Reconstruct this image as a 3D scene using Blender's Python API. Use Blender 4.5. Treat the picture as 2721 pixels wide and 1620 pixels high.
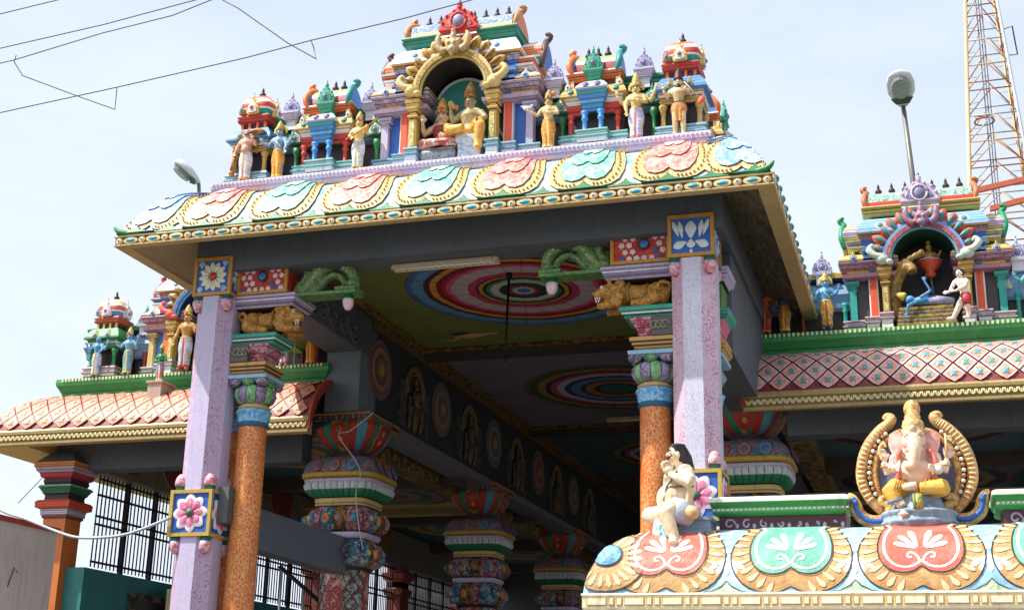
import bpy, math, random
from mathutils import Vector, Matrix
from mathutils.kdtree import KDTree
random.seed(7)
scene = bpy.context.scene
col = scene.collection
for o in list(bpy.data.objects): bpy.data.objects.remove(o)
rad = math.radians
pi = math.pi
# ---------------------------------------------------------------- camera
def cam_matrix(pitch, yaw, roll, loc):
    p, y, r = rad(pitch), rad(yaw), rad(roll)
    f0 = Vector((-math.sin(y), math.cos(y), 0)); r0 = Vector((math.cos(y), math.sin(y), 0)); u0 = Vector((0, 0, 1))
    f = f0*math.cos(p)+u0*math.sin(p); u = -f0*math.sin(p)+u0*math.cos(p)
    rr = r0*math.cos(r)+u*math.sin(r); uu = -r0*math.sin(r)+u*math.cos(r)
    m = Matrix((rr, uu, -f)).transposed().to_4x4(); m.translation = loc
    return m
cd = bpy.data.cameras.new('camera'); cam = bpy.data.objects.new('camera', cd); col.objects.link(cam)
cam.matrix_world = cam_matrix(17.552, 17.665, 1.2705, Vector((0, 0, 1.6)))
cd.sensor_width = 36; cd.sensor_fit = 'HORIZONTAL'; cd.lens = 3559.35/2721*36; cd.clip_end = 5000
scene.camera = cam
# ---------------------------------------------------------------- sky and sun
SUN = Vector((0.62, 0.36, -1)).normalized()      # the way the light travels
elev = math.asin(-SUN.z); azim = math.atan2(-SUN.x, -SUN.y)   # clockwise from +Y
world = bpy.data.worlds.new('World'); scene.world = world; world.use_nodes = True
nt = world.node_tree; nt.nodes.clear()
wo = nt.nodes.new('ShaderNodeOutputWorld'); bg = nt.nodes.new('ShaderNodeBackground')
sky = nt.nodes.new('ShaderNodeTexSky'); sky.sky_type = 'NISHITA'; sky.sun_disc = False
sky.sun_elevation = elev; sky.sun_rotation = azim
sky.air_density = 1.1; sky.dust_density = 4.5; sky.ozone_density = 1.6; sky.altitude = 50
tc = nt.nodes.new('ShaderNodeTexCoord'); mp = nt.nodes.new('ShaderNodeMapping'); mp.inputs['Scale'].default_value = (1, 1, 2.6)
nz = nt.nodes.new('ShaderNodeTexNoise'); nz.inputs['Scale'].default_value = 2.3; nz.inputs['Detail'].default_value = 7; nz.inputs['Roughness'].default_value = .55
rp = nt.nodes.new('ShaderNodeValToRGB'); rp.color_ramp.elements[0].position = .42; rp.color_ramp.elements[1].position = .78
mx = nt.nodes.new('ShaderNodeMix'); mx.data_type = 'RGBA'; mx.inputs['B'].default_value = (4.6, 5.05, 5.75, 1)
mul = nt.nodes.new('ShaderNodeMath'); mul.operation = 'MULTIPLY'; mul.inputs[1].default_value = .35
L = nt.links.new
L(tc.outputs['Generated'], mp.inputs['Vector']); L(mp.outputs['Vector'], nz.inputs['Vector']); L(nz.outputs['Fac'], rp.inputs['Fac'])
L(rp.outputs['Color'], mul.inputs[0]); sz = nt.nodes.new('ShaderNodeSeparateXYZ'); L(tc.outputs['Generated'], sz.inputs[0])
hz = nt.nodes.new('ShaderNodeMapRange'); hz.inputs[1].default_value = 0; hz.inputs[2].default_value = .75; hz.inputs[3].default_value = .95; hz.inputs[4].default_value = .40; L(sz.outputs['Z'], hz.inputs[0])
ad = nt.nodes.new('ShaderNodeMath'); ad.use_clamp = True; L(hz.outputs[0], ad.inputs[0]); L(mul.outputs[0], ad.inputs[1]); L(ad.outputs[0], mx.inputs['Factor']); L(sky.outputs['Color'], mx.inputs['A'])
L(mx.outputs['Result'], bg.inputs['Color']); L(bg.outputs[0], wo.inputs['Surface'])
bg.inputs['Strength'].default_value = 0.15
sd = bpy.data.lights.new('sun', 'SUN'); sd.energy = 4.6; sd.angle = rad(.55); sd.color = (1, .955, .88)
so = bpy.data.objects.new('sun', sd); col.objects.link(so); so.location = (-20, -10, 40)
so.rotation_euler = SUN.to_track_quat('-Z', 'Y').to_euler()
scene.view_settings.view_transform = 'Standard'; scene.view_settings.look = 'None'
scene.view_settings.exposure = 0.48; scene.view_settings.gamma = 1; scene.view_settings.use_curve_mapping = False
scene.render.engine = 'CYCLES'
# ---------------------------------------------------------------- materials
def lin(c):
    o = []
    for v in c[:3]:
        v = v/255.
        o.append(v/12.92 if v <= .04045 else ((v+.055)/1.055)**2.4)
    return tuple(o)+(1,)
MC = {}
def N(nt, t, **k):
    n = nt.nodes.new('ShaderNode'+t)
    for a, b in k.items():
        if a in n.inputs: n.inputs[a].default_value = b
        else: setattr(n, a, b)
    return n
def base_mat(name):
    m = bpy.data.materials.new(name); m.use_nodes = True; nt = m.node_tree
    b = nt.nodes['Principled BSDF']; g = N(nt, 'NewGeometry')
    return m, nt, b, g.outputs['Position']
def mixc(nt, f, a, b, mode='MIX'):
    n = N(nt, 'Mix', data_type='RGBA', blend_type=mode)
    for i, v in (('Factor', f), ('A', a), ('B', b)):
        if hasattr(v, 'is_linked') or hasattr(v, 'links'): nt.links.new(v, n.inputs[i])
        else: n.inputs[i].default_value = v
    return n.outputs['Result']
def ramp(nt, fac, stops, interp='LINEAR'):
    r = N(nt, 'ValToRGB'); e = r.color_ramp; e.interpolation = interp
    while len(e.elements) < len(stops): e.elements.new(.5)
    for k, (p, c) in zip(e.elements, stops):
        k.position = p; k.color = lin(c) if not isinstance(c, (int, float)) else (c, c, c, 1)
    nt.links.new(fac, r.inputs['Fac']); return r.outputs['Color']
def weather(nt, b, pos, c, dirt, rough, bump, bscale=30):
    """faded paint with grime and fine relief, over the colour socket c"""
    n1 = N(nt, 'TexNoise', Scale=5.5, Detail=6, Roughness=.65); nt.links.new(pos, n1.inputs['Vector'])
    mp = N(nt, 'Mapping'); mp.inputs['Scale'].default_value = (9, 9, 1.1); nt.links.new(pos, mp.inputs['Vector'])
    n2 = N(nt, 'TexNoise', Scale=1.6, Detail=5, Roughness=.7); nt.links.new(mp.outputs[0], n2.inputs['Vector'])
    f1 = ramp(nt, n1.outputs['Fac'], [(.45, 0.), (.75, 1.)]); f2 = ramp(nt, n2.outputs['Fac'], [(.52, 0.), (.74, 1.)])
    m1 = N(nt, 'Math', operation='MULTIPLY'); m1.inputs[1].default_value = dirt*.9; nt.links.new(f1, m1.inputs[0])
    m2 = N(nt, 'Math', operation='MULTIPLY'); m2.inputs[1].default_value = dirt*1.1; nt.links.new(f2, m2.inputs[0])
    c = mixc(nt, m1.outputs[0], c, lin((236, 232, 226)), 'SOFT_LIGHT')
    c = mixc(nt, m2.outputs[0], c, lin((70, 62, 52)))
    n3 = N(nt, 'TexNoise', Scale=.9, Detail=3); nt.links.new(pos, n3.inputs['Vector'])
    v = N(nt, 'HueSaturation'); mr = N(nt, 'MapRange'); mr.inputs[3].default_value = .80; mr.inputs[4].default_value = 1.16
    nt.links.new(n3.outputs['Fac'], mr.inputs[0]); nt.links.new(mr.outputs[0], v.inputs['Value']); nt.links.new(c, v.inputs['Color'])
    nt.links.new(v.outputs[0], b.inputs['Base Color'])
    b.inputs['Roughness'].default_value = rough
    if bump:
        n4 = N(nt, 'TexNoise', Scale=bscale, Detail=4, Roughness=.6); nt.links.new(pos, n4.inputs['Vector'])
        bp = N(nt, 'Bump', Strength=bump, Distance=.02); nt.links.new(n4.outputs['Fac'], bp.inputs['Height']); nt.links.new(bp.outputs[0], b.inputs['Normal'])
def paint(c, dirt=.40, rough=.5, bump=.25):
    k = ('p', tuple(c), dirt, rough, bump)
    if k not in MC:
        m, nt, b, pos = base_mat('paint_%d_%d_%d' % tuple(c[:3]))
        r = N(nt, 'RGB'); r.outputs[0].default_value = lin(c)
        weather(nt, b, pos, r.outputs[0], dirt, rough, bump); MC[k] = m
    return MC[k]
def ornate(c0, c1, c2, scale=9, dirt=.3):
    """painted low relief: scrolls of c1/c2 on a ground of c0"""
    k = ('o', tuple(c0), tuple(c1), tuple(c2), scale)
    if k not in MC:
        m, nt, b, pos = base_mat('ornament_%d_%d_%d' % tuple(c0[:3]))
        nz = N(nt, 'TexNoise', Scale=scale*.7, Detail=2); nt.links.new(pos, nz.inputs['Vector'])
        ad = N(nt, 'VectorMath', operation='MULTIPLY_ADD'); nt.links.new(nz.outputs['Color'], ad.inputs[0]); ad.inputs[1].default_value = (.22,)*3; nt.links.new(pos, ad.inputs[2])
        vo = N(nt, 'TexVoronoi', Scale=scale); nt.links.new(ad.outputs[0], vo.inputs['Vector'])
        w = N(nt, 'Math', operation='SINE'); mm = N(nt, 'Math', operation='MULTIPLY'); mm.inputs[1].default_value = 17
        nt.links.new(vo.outputs['Distance'], mm.inputs[0]); nt.links.new(mm.outputs[0], w.inputs[0])
        f = ramp(nt, w.outputs[0], [(.30, 0.), (.42, 1.)])
        sp = N(nt, 'SeparateColor'); nt.links.new(vo.outputs['Color'], sp.inputs[0])
        ca = mixc(nt, ramp(nt, sp.outputs[0], [(.48, 0.), (.52, 1.)]), lin(c1), lin(c2))
        c = mixc(nt, f, ca, lin(c0))
        weather(nt, b, pos, c, dirt, .5, 0)
        bp = N(nt, 'Bump', Strength=.6, Distance=.03); nt.links.new(w.outputs[0], bp.inputs['Height']); nt.links.new(bp.outputs[0], b.inputs['Normal'])
        MC[k] = m
    return MC[k]
def speckle(c0, c1, scale=55, thr=.36, stretch=.6):
    """stippled pigment over painted plaster"""
    k = ('s', tuple(c0), tuple(c1), scale, thr)
    if k not in MC:
        m, nt, b, pos = base_mat('stipple_%d_%d_%d' % tuple(c1[:3]))
        mp = N(nt, 'Mapping'); mp.inputs['Scale'].default_value = (1, 1, stretch); nt.links.new(pos, mp.inputs['Vector'])
        vo = N(nt, 'TexVoronoi', Scale=scale); nt.links.new(mp.outputs[0], vo.inputs['Vector'])
        f = ramp(nt, vo.outputs['Distance'], [(thr, 1.), (thr+.14, 0.)])
        nz = N(nt, 'TexNoise', Scale=5, Detail=3); nt.links.new(pos, nz.inputs['Vector'])
        f2 = ramp(nt, nz.outputs['Fac'], [(.38, .25), (.6, 1.)])
        mu = N(nt, 'Math', operation='MULTIPLY'); nt.links.new(f, mu.inputs[0]); nt.links.new(f2, mu.inputs[1])
        c = mixc(nt, mu.outputs[0], lin(c0), lin(c1)); weather(nt, b, pos, c, .2, .45, .3, 60); MC[k] = m
    return MC[k]
def metal(c, rough=.4, met=.7):
    k = ('m', tuple(c), rough, met)
    if k not in MC:
        m, nt, b, pos = base_mat('metal_%d_%d_%d' % tuple(c[:3]))
        r = N(nt, 'RGB'); r.outputs[0].default_value = lin(c)
        weather(nt, b, pos, r.outputs[0], .35, rough, .1); b.inputs['Metallic'].default_value = met; MC[k] = m
    return MC[k]
def mandala(name, stops, petals=12, wob=.02, c=(0, 0), R=1., axis='z', rings=None):
    """rings of flat paint round the centre c (radius R), with petals as angular ripples"""
    m, nt, b, pos = base_mat(name)
    s = N(nt, 'SeparateXYZ'); nt.links.new(pos, s.inputs[0])
    def M(op, a, bb=None):
        n = N(nt, 'Math', operation=op)
        for i, v in enumerate((a, bb)):
            if v is None: continue
            if isinstance(v, (int, float)): n.inputs[i].default_value = v
            else: nt.links.new(v, n.inputs[i])
        return n.outputs[0]
    ax = {'z': ('X', 'Y'), 'x': ('Y', 'Z')}[axis]
    u = M('SUBTRACT', s.outputs[ax[0]], c[0]); v = M('SUBTRACT', s.outputs[ax[1]], c[1])
    r = M('DIVIDE', M('SQRT', M('ADD', M('MULTIPLY', u, u), M('MULTIPLY', v, v))), R)
    th = M('ARCTAN2', v, u)
    rip = M('ABSOLUTE', M('SINE', M('MULTIPLY', th, petals*.5)))
    env = M('SINE', M('MULTIPLY', r, 18.)); r2 = M('ADD', r, M('MULTIPLY', M('MULTIPLY', rip, env), wob))
    nz = N(nt, 'TexNoise', Scale=9/R, Detail=3); nt.links.new(pos, nz.inputs['Vector'])
    r3 = M('ADD', r2, M('MULTIPLY', M('SUBTRACT', nz.outputs['Fac'], .5), .022))
    cc = ramp(nt, r3, stops, 'CONSTANT' if len(stops) > 6 else 'LINEAR')
    seg = M('ABSOLUTE', M('SINE', M('MULTIPLY', th, petals*1.0)))
    seg = ramp(nt, seg, [(.05, .35), (.22, 1.)])
    cc = mixc(nt, .55, cc, seg, 'MULTIPLY')
    weather(nt, b, pos, cc, .25, .6, .1); return m
# ---------------------------------------------------------------- mesh builder
def cr(pts, n=4, closed=True):
    """smooth a 2-D or 3-D polyline (Catmull-Rom)"""
    P = [Vector(p) for p in pts]; k = len(P); o = []
    for i in range(k if closed else k-1):
        if closed: a, b, c, d = P[i-1], P[i], P[(i+1) % k], P[(i+2) % k]
        else: a, b, c, d = P[max(i-1, 0)], P[i], P[i+1], P[min(i+2, k-1)]
        for j in range(n):
            t = j/n
            o.append(.5*((2*b)+(c-a)*t+(2*a-5*b+4*c-d)*t*t+(3*b-a-3*c+d)*t*t*t))
    if not closed: o.append(P[-1])
    return o
class G:
    lines = False          # True: mouldings get thin dark lines, groove and under-edge shading put into the paint
    def __init__(s): s.v = []; s.f = []; s.m = []; s.s = []; s.T = None
    def add(s, vs, fs, mi=0, sm=False):
        o = len(s.v)
        if s.T is not None:
            vs = [s.T @ Vector(q) for q in vs]; fl = s.T.determinant() < 0
        else: fl = False
        s.v += [tuple(q) for q in vs]
        for i, f in enumerate(fs):
            s.f.append(tuple(o+k for k in (reversed(f) if fl else f)))
            s.m.append(mi[i] if isinstance(mi, list) else mi); s.s.append(sm)
        return s
    def box(s, x0, x1, y0, y1, z0, z1, mi=0):
        return s.add([(x0, y0, z0), (x1, y0, z0), (x1, y1, z0), (x0, y1, z0), (x0, y0, z1), (x1, y0, z1), (x1, y1, z1), (x0, y1, z1)],
                     [(3, 2, 1, 0), (4, 5, 6, 7), (0, 1, 5, 4), (1, 2, 6, 5), (2, 3, 7, 6), (3, 0, 4, 7)], mi)
    def rl(s, x0, x1, y0, y1, prof, mi=0, cap=True):
        """mouldings round a rectangle: prof = [(z, outset)], mi one or one per step"""
        vs = []; fs = []; ms = []
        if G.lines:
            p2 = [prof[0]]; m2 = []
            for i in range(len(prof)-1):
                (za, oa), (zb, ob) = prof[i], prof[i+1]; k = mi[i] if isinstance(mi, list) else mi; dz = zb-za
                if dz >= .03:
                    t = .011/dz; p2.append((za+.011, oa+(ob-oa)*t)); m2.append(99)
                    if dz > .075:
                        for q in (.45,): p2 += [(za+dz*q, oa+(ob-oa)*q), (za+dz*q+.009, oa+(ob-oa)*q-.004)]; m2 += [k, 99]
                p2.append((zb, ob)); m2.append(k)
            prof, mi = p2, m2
        for z, o in prof: vs += [(x0-o, y0-o, z), (x1+o, y0-o, z), (x1+o, y1+o, z), (x0-o, y1+o, z)]
        for i in range(len(prof)-1):
            for k in range(4):
                fs.append((i*4+k, i*4+(k+1) % 4, i*4+4+(k+1) % 4, i*4+4+k)); ms.append(mi[i] if isinstance(mi, list) else mi)
        if cap:
            n = len(prof)*4-4
            if cap != 'top': fs.append((3, 2, 1, 0)); ms.append(ms[0])
            fs.append((n, n+1, n+2, n+3)); ms.append(ms[-2] if cap != 'top' else ms[-1])
        return s.add(vs, fs, ms)
    def lathe(s, prof, n=16, mi=0, c=(0, 0), sm=True, sq=0, rib=0, ribn=8, sy=1, a0=0.):
        """prof [(r, z)]; sq 0 round .. 1 square-ish; rib fluting"""
        vs = []; fs = []; ms = []
        for j, (r, z) in enumerate(prof):
            for i in range(n):
                a = a0+2*pi*i/n; ca, sa = math.cos(a), math.sin(a)
                k = 1.
                if sq: k = 1/((abs(ca)**(2+8*sq)+abs(sa)**(2+8*sq))**(1/(2+8*sq)))
                if rib: k *= 1+rib*math.cos(ribn*a)
                vs.append((c[0]+r*k*ca, c[1]+sy*r*k*sa, z))
        for j in range(len(prof)-1):
            for i in range(n):
                fs.append((j*n+i, j*n+(i+1) % n, j*n+n+(i+1) % n, j*n+n+i)); ms.append(mi[j] if isinstance(mi, list) else mi)
        fs += [tuple(reversed(range(n))), tuple(range(len(prof)*n-n, len(prof)*n))]; ms += [ms[0], ms[-1]]
        return s.add(vs, fs, ms, sm)
    def tube(s, pts, rads, n=8, mi=0, sm=True, fl=1.):
        P = [Vector(p) for p in pts]
        if isinstance(rads, (int, float)): rads = [rads]*len(P)
        vs = []; fs = []; ref = None
        for i, p in enumerate(P):
            t = (P[min(i+1, len(P)-1)]-P[max(i-1, 0)])
            if t.length < 1e-9: t = Vector((0, 0, 1))
            t.normalize()
            if ref is None: ref = Vector((0, 1, 0)) if abs(t.y) < .9 else Vector((1, 0, 0))
            u = t.cross(ref); u.normalize(); w = u.cross(t); w.normalize(); ref = w
            for k in range(n):
                a = 2*pi*k/n; vs.append(p+(u*math.cos(a)+w*math.sin(a)*fl)*rads[i])
        for i in range(len(P)-1):
            for k in range(n): fs.append((i*n+k, i*n+(k+1) % n, i*n+n+(k+1) % n, i*n+n+k))
        fs += [tuple(reversed(range(n))), tuple(range(len(P)*n-n, len(P)*n))]
        return s.add(vs, fs, mi, sm)
    def ell(s, c, r, n=10, mi=0, rot=None):
        if isinstance(r, (int, float)): r = (r, r, r)
        h = max(4, n*2//3); vs = []; fs = []
        for j in range(1, h):
            for i in range(n):
                a = 2*pi*i/n; b = pi*j/h
                vs.append(Vector((r[0]*math.sin(b)*math.cos(a), r[1]*math.sin(b)*math.sin(a), -r[2]*math.cos(b))))
        vs += [Vector((0, 0, -r[2])), Vector((0, 0, r[2]))]
        k = len(vs)
        for j in range(h-2):
            for i in range(n): fs.append((j*n+i, j*n+(i+1) % n, j*n+n+(i+1) % n, j*n+n+i))
        for i in range(n): fs += [(k-2, (i+1) % n, i), (k-1, (h-2)*n+i, (h-2)*n+(i+1) % n)]
        if rot is not None: vs = [rot @ q for q in vs]
        return s.add([Vector(c)+q for q in vs], fs, mi, True)
    def ext(s, out, f0, f1, mi=0, ms=None):
        """extrude the 2-D outline between the maps f0 (front) and f1 (back)"""
        n = len(out); vs = [f0(*q[:2]) for q in out]+[f1(*q[:2]) for q in out]
        fs = [tuple(range(n)), tuple(reversed(range(n, 2*n)))]+[(i, n+i, n+(i+1) % n, (i+1) % n) for i in range(n)]
        return s.add(vs, fs, [mi, mi]+[mi if ms is None else ms]*n)
    def rel(s, out, ctr, fm, h, mi=0, ms=None, rings=3, dome=.25, h0=0.):
        """raised panel with outline out, star-shaped about ctr; fm(a, b, h) -> point"""
        n = len(out); vs = [fm(q[0], q[1], h0) for q in out]; fs = []; mm = []
        for k in range(rings):
            t = 1-k/rings
            hh = h*(1-dome+dome*(1-t*t))
            for q in out: vs.append(fm(ctr[0]+(q[0]-ctr[0])*t, ctr[1]+(q[1]-ctr[1])*t, h0+hh))
        vs.append(fm(ctr[0], ctr[1], h0+h))
        for i in range(n):
            fs.append((i, (i+1) % n, n+(i+1) % n, n+i)); mm.append(mi if ms is None else ms)
        for k in range(1, rings):
            for i in range(n): fs.append((k*n+i, k*n+(i+1) % n, k*n+n+(i+1) % n, k*n+n+i)); mm.append(mi)
        e = len(vs)-1; k = rings*n
        for i in range(n): fs.append((k+i, k+(i+1) % n, e)); mm.append(mi)
        return s.add(vs, fs, mm)
    def mesh(s, name, mats):
        me = bpy.data.meshes.new(name); me.from_pydata(s.v, [], s.f)
        ml = list(mats) if isinstance(mats, (list, tuple)) else [mats]
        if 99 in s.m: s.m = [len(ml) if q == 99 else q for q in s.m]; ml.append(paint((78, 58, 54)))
        for m in ml: me.materials.append(m)
        me.polygons.foreach_set('material_index', s.m); me.polygons.foreach_set('use_smooth', s.s)
        me.update(); return me
    def obj(s, name, mats, parent=None, loc=None, **k):
        return put(name, s.mesh(name, mats), parent, loc, **k)
def put(name, me, parent=None, loc=None, rz=0, sc=None, **k):
    o = bpy.data.objects.new(name, me); col.objects.link(o)
    if parent is not None: o.parent = parent; o.matrix_parent_inverse = Matrix.Translation(-abs_loc(parent))
    if loc is not None: o.location = loc
    if rz: o.rotation_euler = (0, 0, rz)
    if sc is not None: o.scale = (sc,)*3 if isinstance(sc, (int, float)) else sc
    for a, b in k.items(): o[a] = b
    return o
def abs_loc(o):
    """where the object's own origin ended up (no rotations are used on parents that call this)"""
    p = Vector(o.location)
    if o.parent is not None: p = p+o.matrix_parent_inverse.translation+abs_loc(o.parent)
    return p
def thing(name, loc, label, cat, group=None, kind=None):
    o = bpy.data.objects.new(name, None); col.objects.link(o); o.location = loc; o.empty_display_size = .1
    tag(o, label, cat, group, kind); return o
def tag(o, label=None, cat=None, group=None, kind=None):
    if label: o['label'] = label
    if cat: o['category'] = cat
    if group: o['group'] = group
    if kind: o['kind'] = kind
    return o
def copy_tree(o, loc=None, parent=None, label=None):
    c = o.copy(); col.objects.link(c)
    if parent is not None: c.parent = parent
    if loc is not None: c.location = loc
    if label: c['label'] = label
    for ch in list(o.children): copy_tree(ch, None, c)
    return c
def blob(g, voxel, smooth=4, iters=.5):
    """melt the overlapping shapes of g into ONE continuous skin; colours follow the nearest shape"""
    me = bpy.data.meshes.new('tmp'); me.from_pydata(g.v, [], g.f); me.update()
    o = bpy.data.objects.new('tmp', me); col.objects.link(o)
    r = o.modifiers.new('r', 'REMESH'); r.mode = 'VOXEL'; r.voxel_size = voxel; r.use_smooth_shade = True
    if smooth:
        k = o.modifiers.new('s', 'SMOOTH'); k.factor = iters; k.iterations = smooth
    dg = bpy.context.evaluated_depsgraph_get(); out = bpy.data.meshes.new_from_object(o.evaluated_get(dg))
    bpy.data.objects.remove(o); bpy.data.meshes.remove(me)
    if len(set(g.m)) > 1:
        kd = KDTree(len(g.f))
        for i, f in enumerate(g.f):
            c = Vector((0, 0, 0))
            for q in f: c += Vector(g.v[q])
            kd.insert(c/len(f), i)
        kd.balance()
        for p in out.polygons: p.material_index = g.m[kd.find(p.center)[1]]
    return out
def blob_obj(g, voxel, name, mats, parent=None, loc=None, smooth=4, **k):
    me = blob(g, voxel, smooth)
    idx = [p.material_index for p in me.polygons]
    me.materials.clear()
    for m in (mats if isinstance(mats, (list, tuple)) else [mats]): me.materials.append(m)
    me.polygons.foreach_set('material_index', idx)
    me.polygons.foreach_set('use_smooth', [True]*len(me.polygons))
    return put(name, me, parent, loc, **k)
XC = -6.46
# ---------------------------------------------------------------- palette
WHITE = (238, 236, 232); CREAM = (232, 214, 170); LAV = (202, 190, 222); GOLD = (196, 146, 58); DGOLD = (150, 108, 40); OCHRE = (222, 160, 52)
RED = (206, 62, 44); ORANGE = (232, 104, 44); PINK = (226, 132, 156); BLUE = (46, 104, 186); LBLUE = (140, 190, 228); TEAL = (40, 150, 140); GREEN = (36, 128, 66)
DGREEN = (22, 86, 46); MINT = (120, 196, 172); TURQ = (52, 164, 200); BROWN = (92, 56, 40); DARK = (40, 34, 36); GREY = (98, 106, 114); BEIGE = (196, 170, 118)
MAROON = (104, 44, 46); PEACH = (236, 190, 152); SALMON = (238, 140, 116); BLACK = (26, 24, 26); STEEL = (120, 128, 136)
# ---------------------------------------------------------------- ground
g = G(); g.add([(-900, -900, 0), (900, -900, 0), (900, 900, 0), (-900, 900, 0)], [(0, 1, 2, 3)])
g.obj('ground', paint((104, 98, 90), .5, .85), kind='structure', label='pale dusty paving in front of the temple')
# ---------------------------------------------------------------- porch
PX0, PX1, PY0, PY1 = XC-4.81, XC+4.81, 16.0, 22.3
porch = thing('temple_porch', (XC, 17, 0), 'tall temple entrance porch with curved painted lotus eave and lavender pillars', 'porch')
EZ = 8.42
EPROF = [(0, 0), (.035, .07), (.10, .20), (.20, .40), (.33, .58), (.50, .76), (.70, .90), (.93, .985), (1.05, 1.0)]   # (inset, rise)
EP = cr([(a, b*.89) for a, b in EPROF], 3, False)
def eprof(t, P=EP):
    t = min(max(t, 0), 1)*(len(P)-1); i = min(int(t), len(P)-2); return P[i].lerp(P[i+1], t-i), (P[i+1]-P[i]).normalized()
# roof slab + curved eave (all four sides)
g = G(); g.rl(PX0, PX1, PY0, PY1, [(EZ+b, -a) for a, b in [(p.x, p.y) for p in EP]], 0, 'top')
def open_back(g, y=PY1-1.2):
    k = [i for i, f in enumerate(g.f) if not all(g.v[q][1] > y for q in f)]
    g.f = [g.f[i] for i in k]; g.m = [g.m[i] for i in k]; g.s = [g.s[i] for i in k]
open_back(g)
m_eave, nt, b, pos = base_mat('eave_wash')
nz1 = N(nt, 'TexNoise', Scale=3.2, Detail=5, Roughness=.7); nt.links.new(pos, nz1.inputs['Vector'])
cc = ramp(nt, nz1.outputs['Fac'], [(.40, (112, 168, 212)), (.52, (180, 204, 220)), (.64, (214, 216, 214))])
weather(nt, b, pos, cc, .2, .5, .2)
eave = g.obj('eave', m_eave, porch); eave['label'] = 'curved eave washed white and pale blue'
# scroll motifs on the front of the eave
def emap(cx, w):
    def f(a, b, h):
        (p, t) = eprof(b*.94)
        n = Vector((-t.y, t.x))                       # outwards: (-inset, up)
        x = cx+a*w
        lo, hi = PX0+p.x+.02, PX1-p.x-.02
        x = min(max(x, lo), hi)
        return Vector((x, PY0+p.x+n.x*h, EZ+p.y+n.y*h))
    return f
def both(h): return [(a, b) for a, b in h]+[(-a, b) for a, b in reversed(h) if a > 1e-6]
OUT1 = both([(0, .25), (.045, .19), (.12, .135), (.22, .115), (.33, .155), (.42, .25), (.465, .38), (.455, .52), (.41, .66), (.375, .78), (.385, .88), (.43, .98), (.43, 1.0)])
OUT2 = both([(0, .32), (.06, .27), (.15, .245), (.24, .28), (.305, .37), (.325, .50), (.295, .64), (.255, .78), (.255, .9), (.28, 1.0)])
OUT3 = both([(0, .52), (.05, .475), (.12, .46), (.185, .50), (.215, .60), (.20, .74), (.175, .88), (.18, 1.0)])
OUT4 = both([(0, .68), (.05, .64), (.10, .66), (.125, .76), (.10, .90), (.06, .97)])
def brushed(c, c2, scale=14):
    k = ('b', tuple(c), tuple(c2), scale)
    if k not in MC:
        m, nt, b, pos = base_mat('brushed_%d_%d_%d' % tuple(c)); nz = N(nt, 'TexNoise', Scale=scale, Detail=4, Distortion=1.4); nt.links.new(pos, nz.inputs['Vector'])
        weather(nt, b, pos, ramp(nt, nz.outputs['Fac'], [(.40, c), (.60, c2)]), .22, .5, .3); MC[k] = m
    return MC[k]
SP = 1.135
def scroll(cx, c1, c2, c3, cream, clip=False):
    g = G(); f = emap(cx, SP)
    g.rel(OUT1, (0, .5), f, .035, 0, 5, 6); g.rel(OUT2, (0, .62), f, .03, 1, 5, 5, h0=.03); g.rel(OUT3, (0, .75), f, .03, 2, 6, 4, h0=.055); g.rel(OUT4, (0, .8), f, .025, 3, 6, 3, h0=.08)
    # row of knuckles round the cream band
    pts = cr([(a, b) for a, b in OUT1[2:12]], 4, False)
    for sgn in (1, -1):
        for q in pts[1:-1:2]:
            c = f(sgn*q.x*.86, .5+(q.y-.5)*.86, .045); g.ell(c, (.017, .017, .017), 6, 4)
    o = g.obj('scroll_motif', [brushed(cream, (196, 158, 88)), brushed(c1, c2, 9), brushed(c2, c1, 8), brushed((226, 224, 220), c1, 10), paint((186, 148, 84)), paint((84, 60, 40)), paint(c3)], eave)
    return o
for k in range(-3, 4):
    cx = XC+.05+SP*k
    if k % 2 == 0: scroll(cx, (96, 178, 152), (172, 212, 196), (24, 116, 96), (212, 186, 130))
    else: scroll(cx, (216, 108, 94), (226, 176, 164), (190, 50, 42), (212, 186, 130))
for s in (-1, 1): scroll(XC+.05+s*(SP*4-.18), (100, 150, 206), (180, 206, 226), (40, 84, 160), (206, 190, 140))
# green leaf points along the foot of the eave
TRI = [(-.30, .005), (-.17, .04), (-.07, .10), (-.022, .165), (0, .235), (.022, .165), (.07, .10), (.17, .04), (.30, .005)]
for k in range(-8, 9):
    cx = XC+.05+SP*k*.5; w = 1.15 if k % 2 else 1.0
    if abs(cx-XC) > 4.7: continue
    g = G(); g.rel([(a*w, b+.01) for a, b in TRI], (0, .04), emap(cx, SP), .03 if k % 2 else .062, 0, 1, 3, 0); g.obj('leaf_point', [paint((26, 108, 58)), paint(DGREEN)], eave)
for s in (-1, 1):      # upturned corner leaves
    g = G(); x = XC+s*4.81
    g.tube(cr([(x-s*.42, 16.0, EZ+.02), (x-s*.2, 15.985, EZ+.04), (x-s*.05, 15.97, EZ+.07), (x+s*.03, 15.95, EZ+.15)], 4, False), [.02, .025, .03, .03, .035, .04, .042, .042, .04, .035, .03, .018, .008], 7, 0, True)
    g.obj('corner_leaf', paint((44, 138, 76)), eave)
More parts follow.
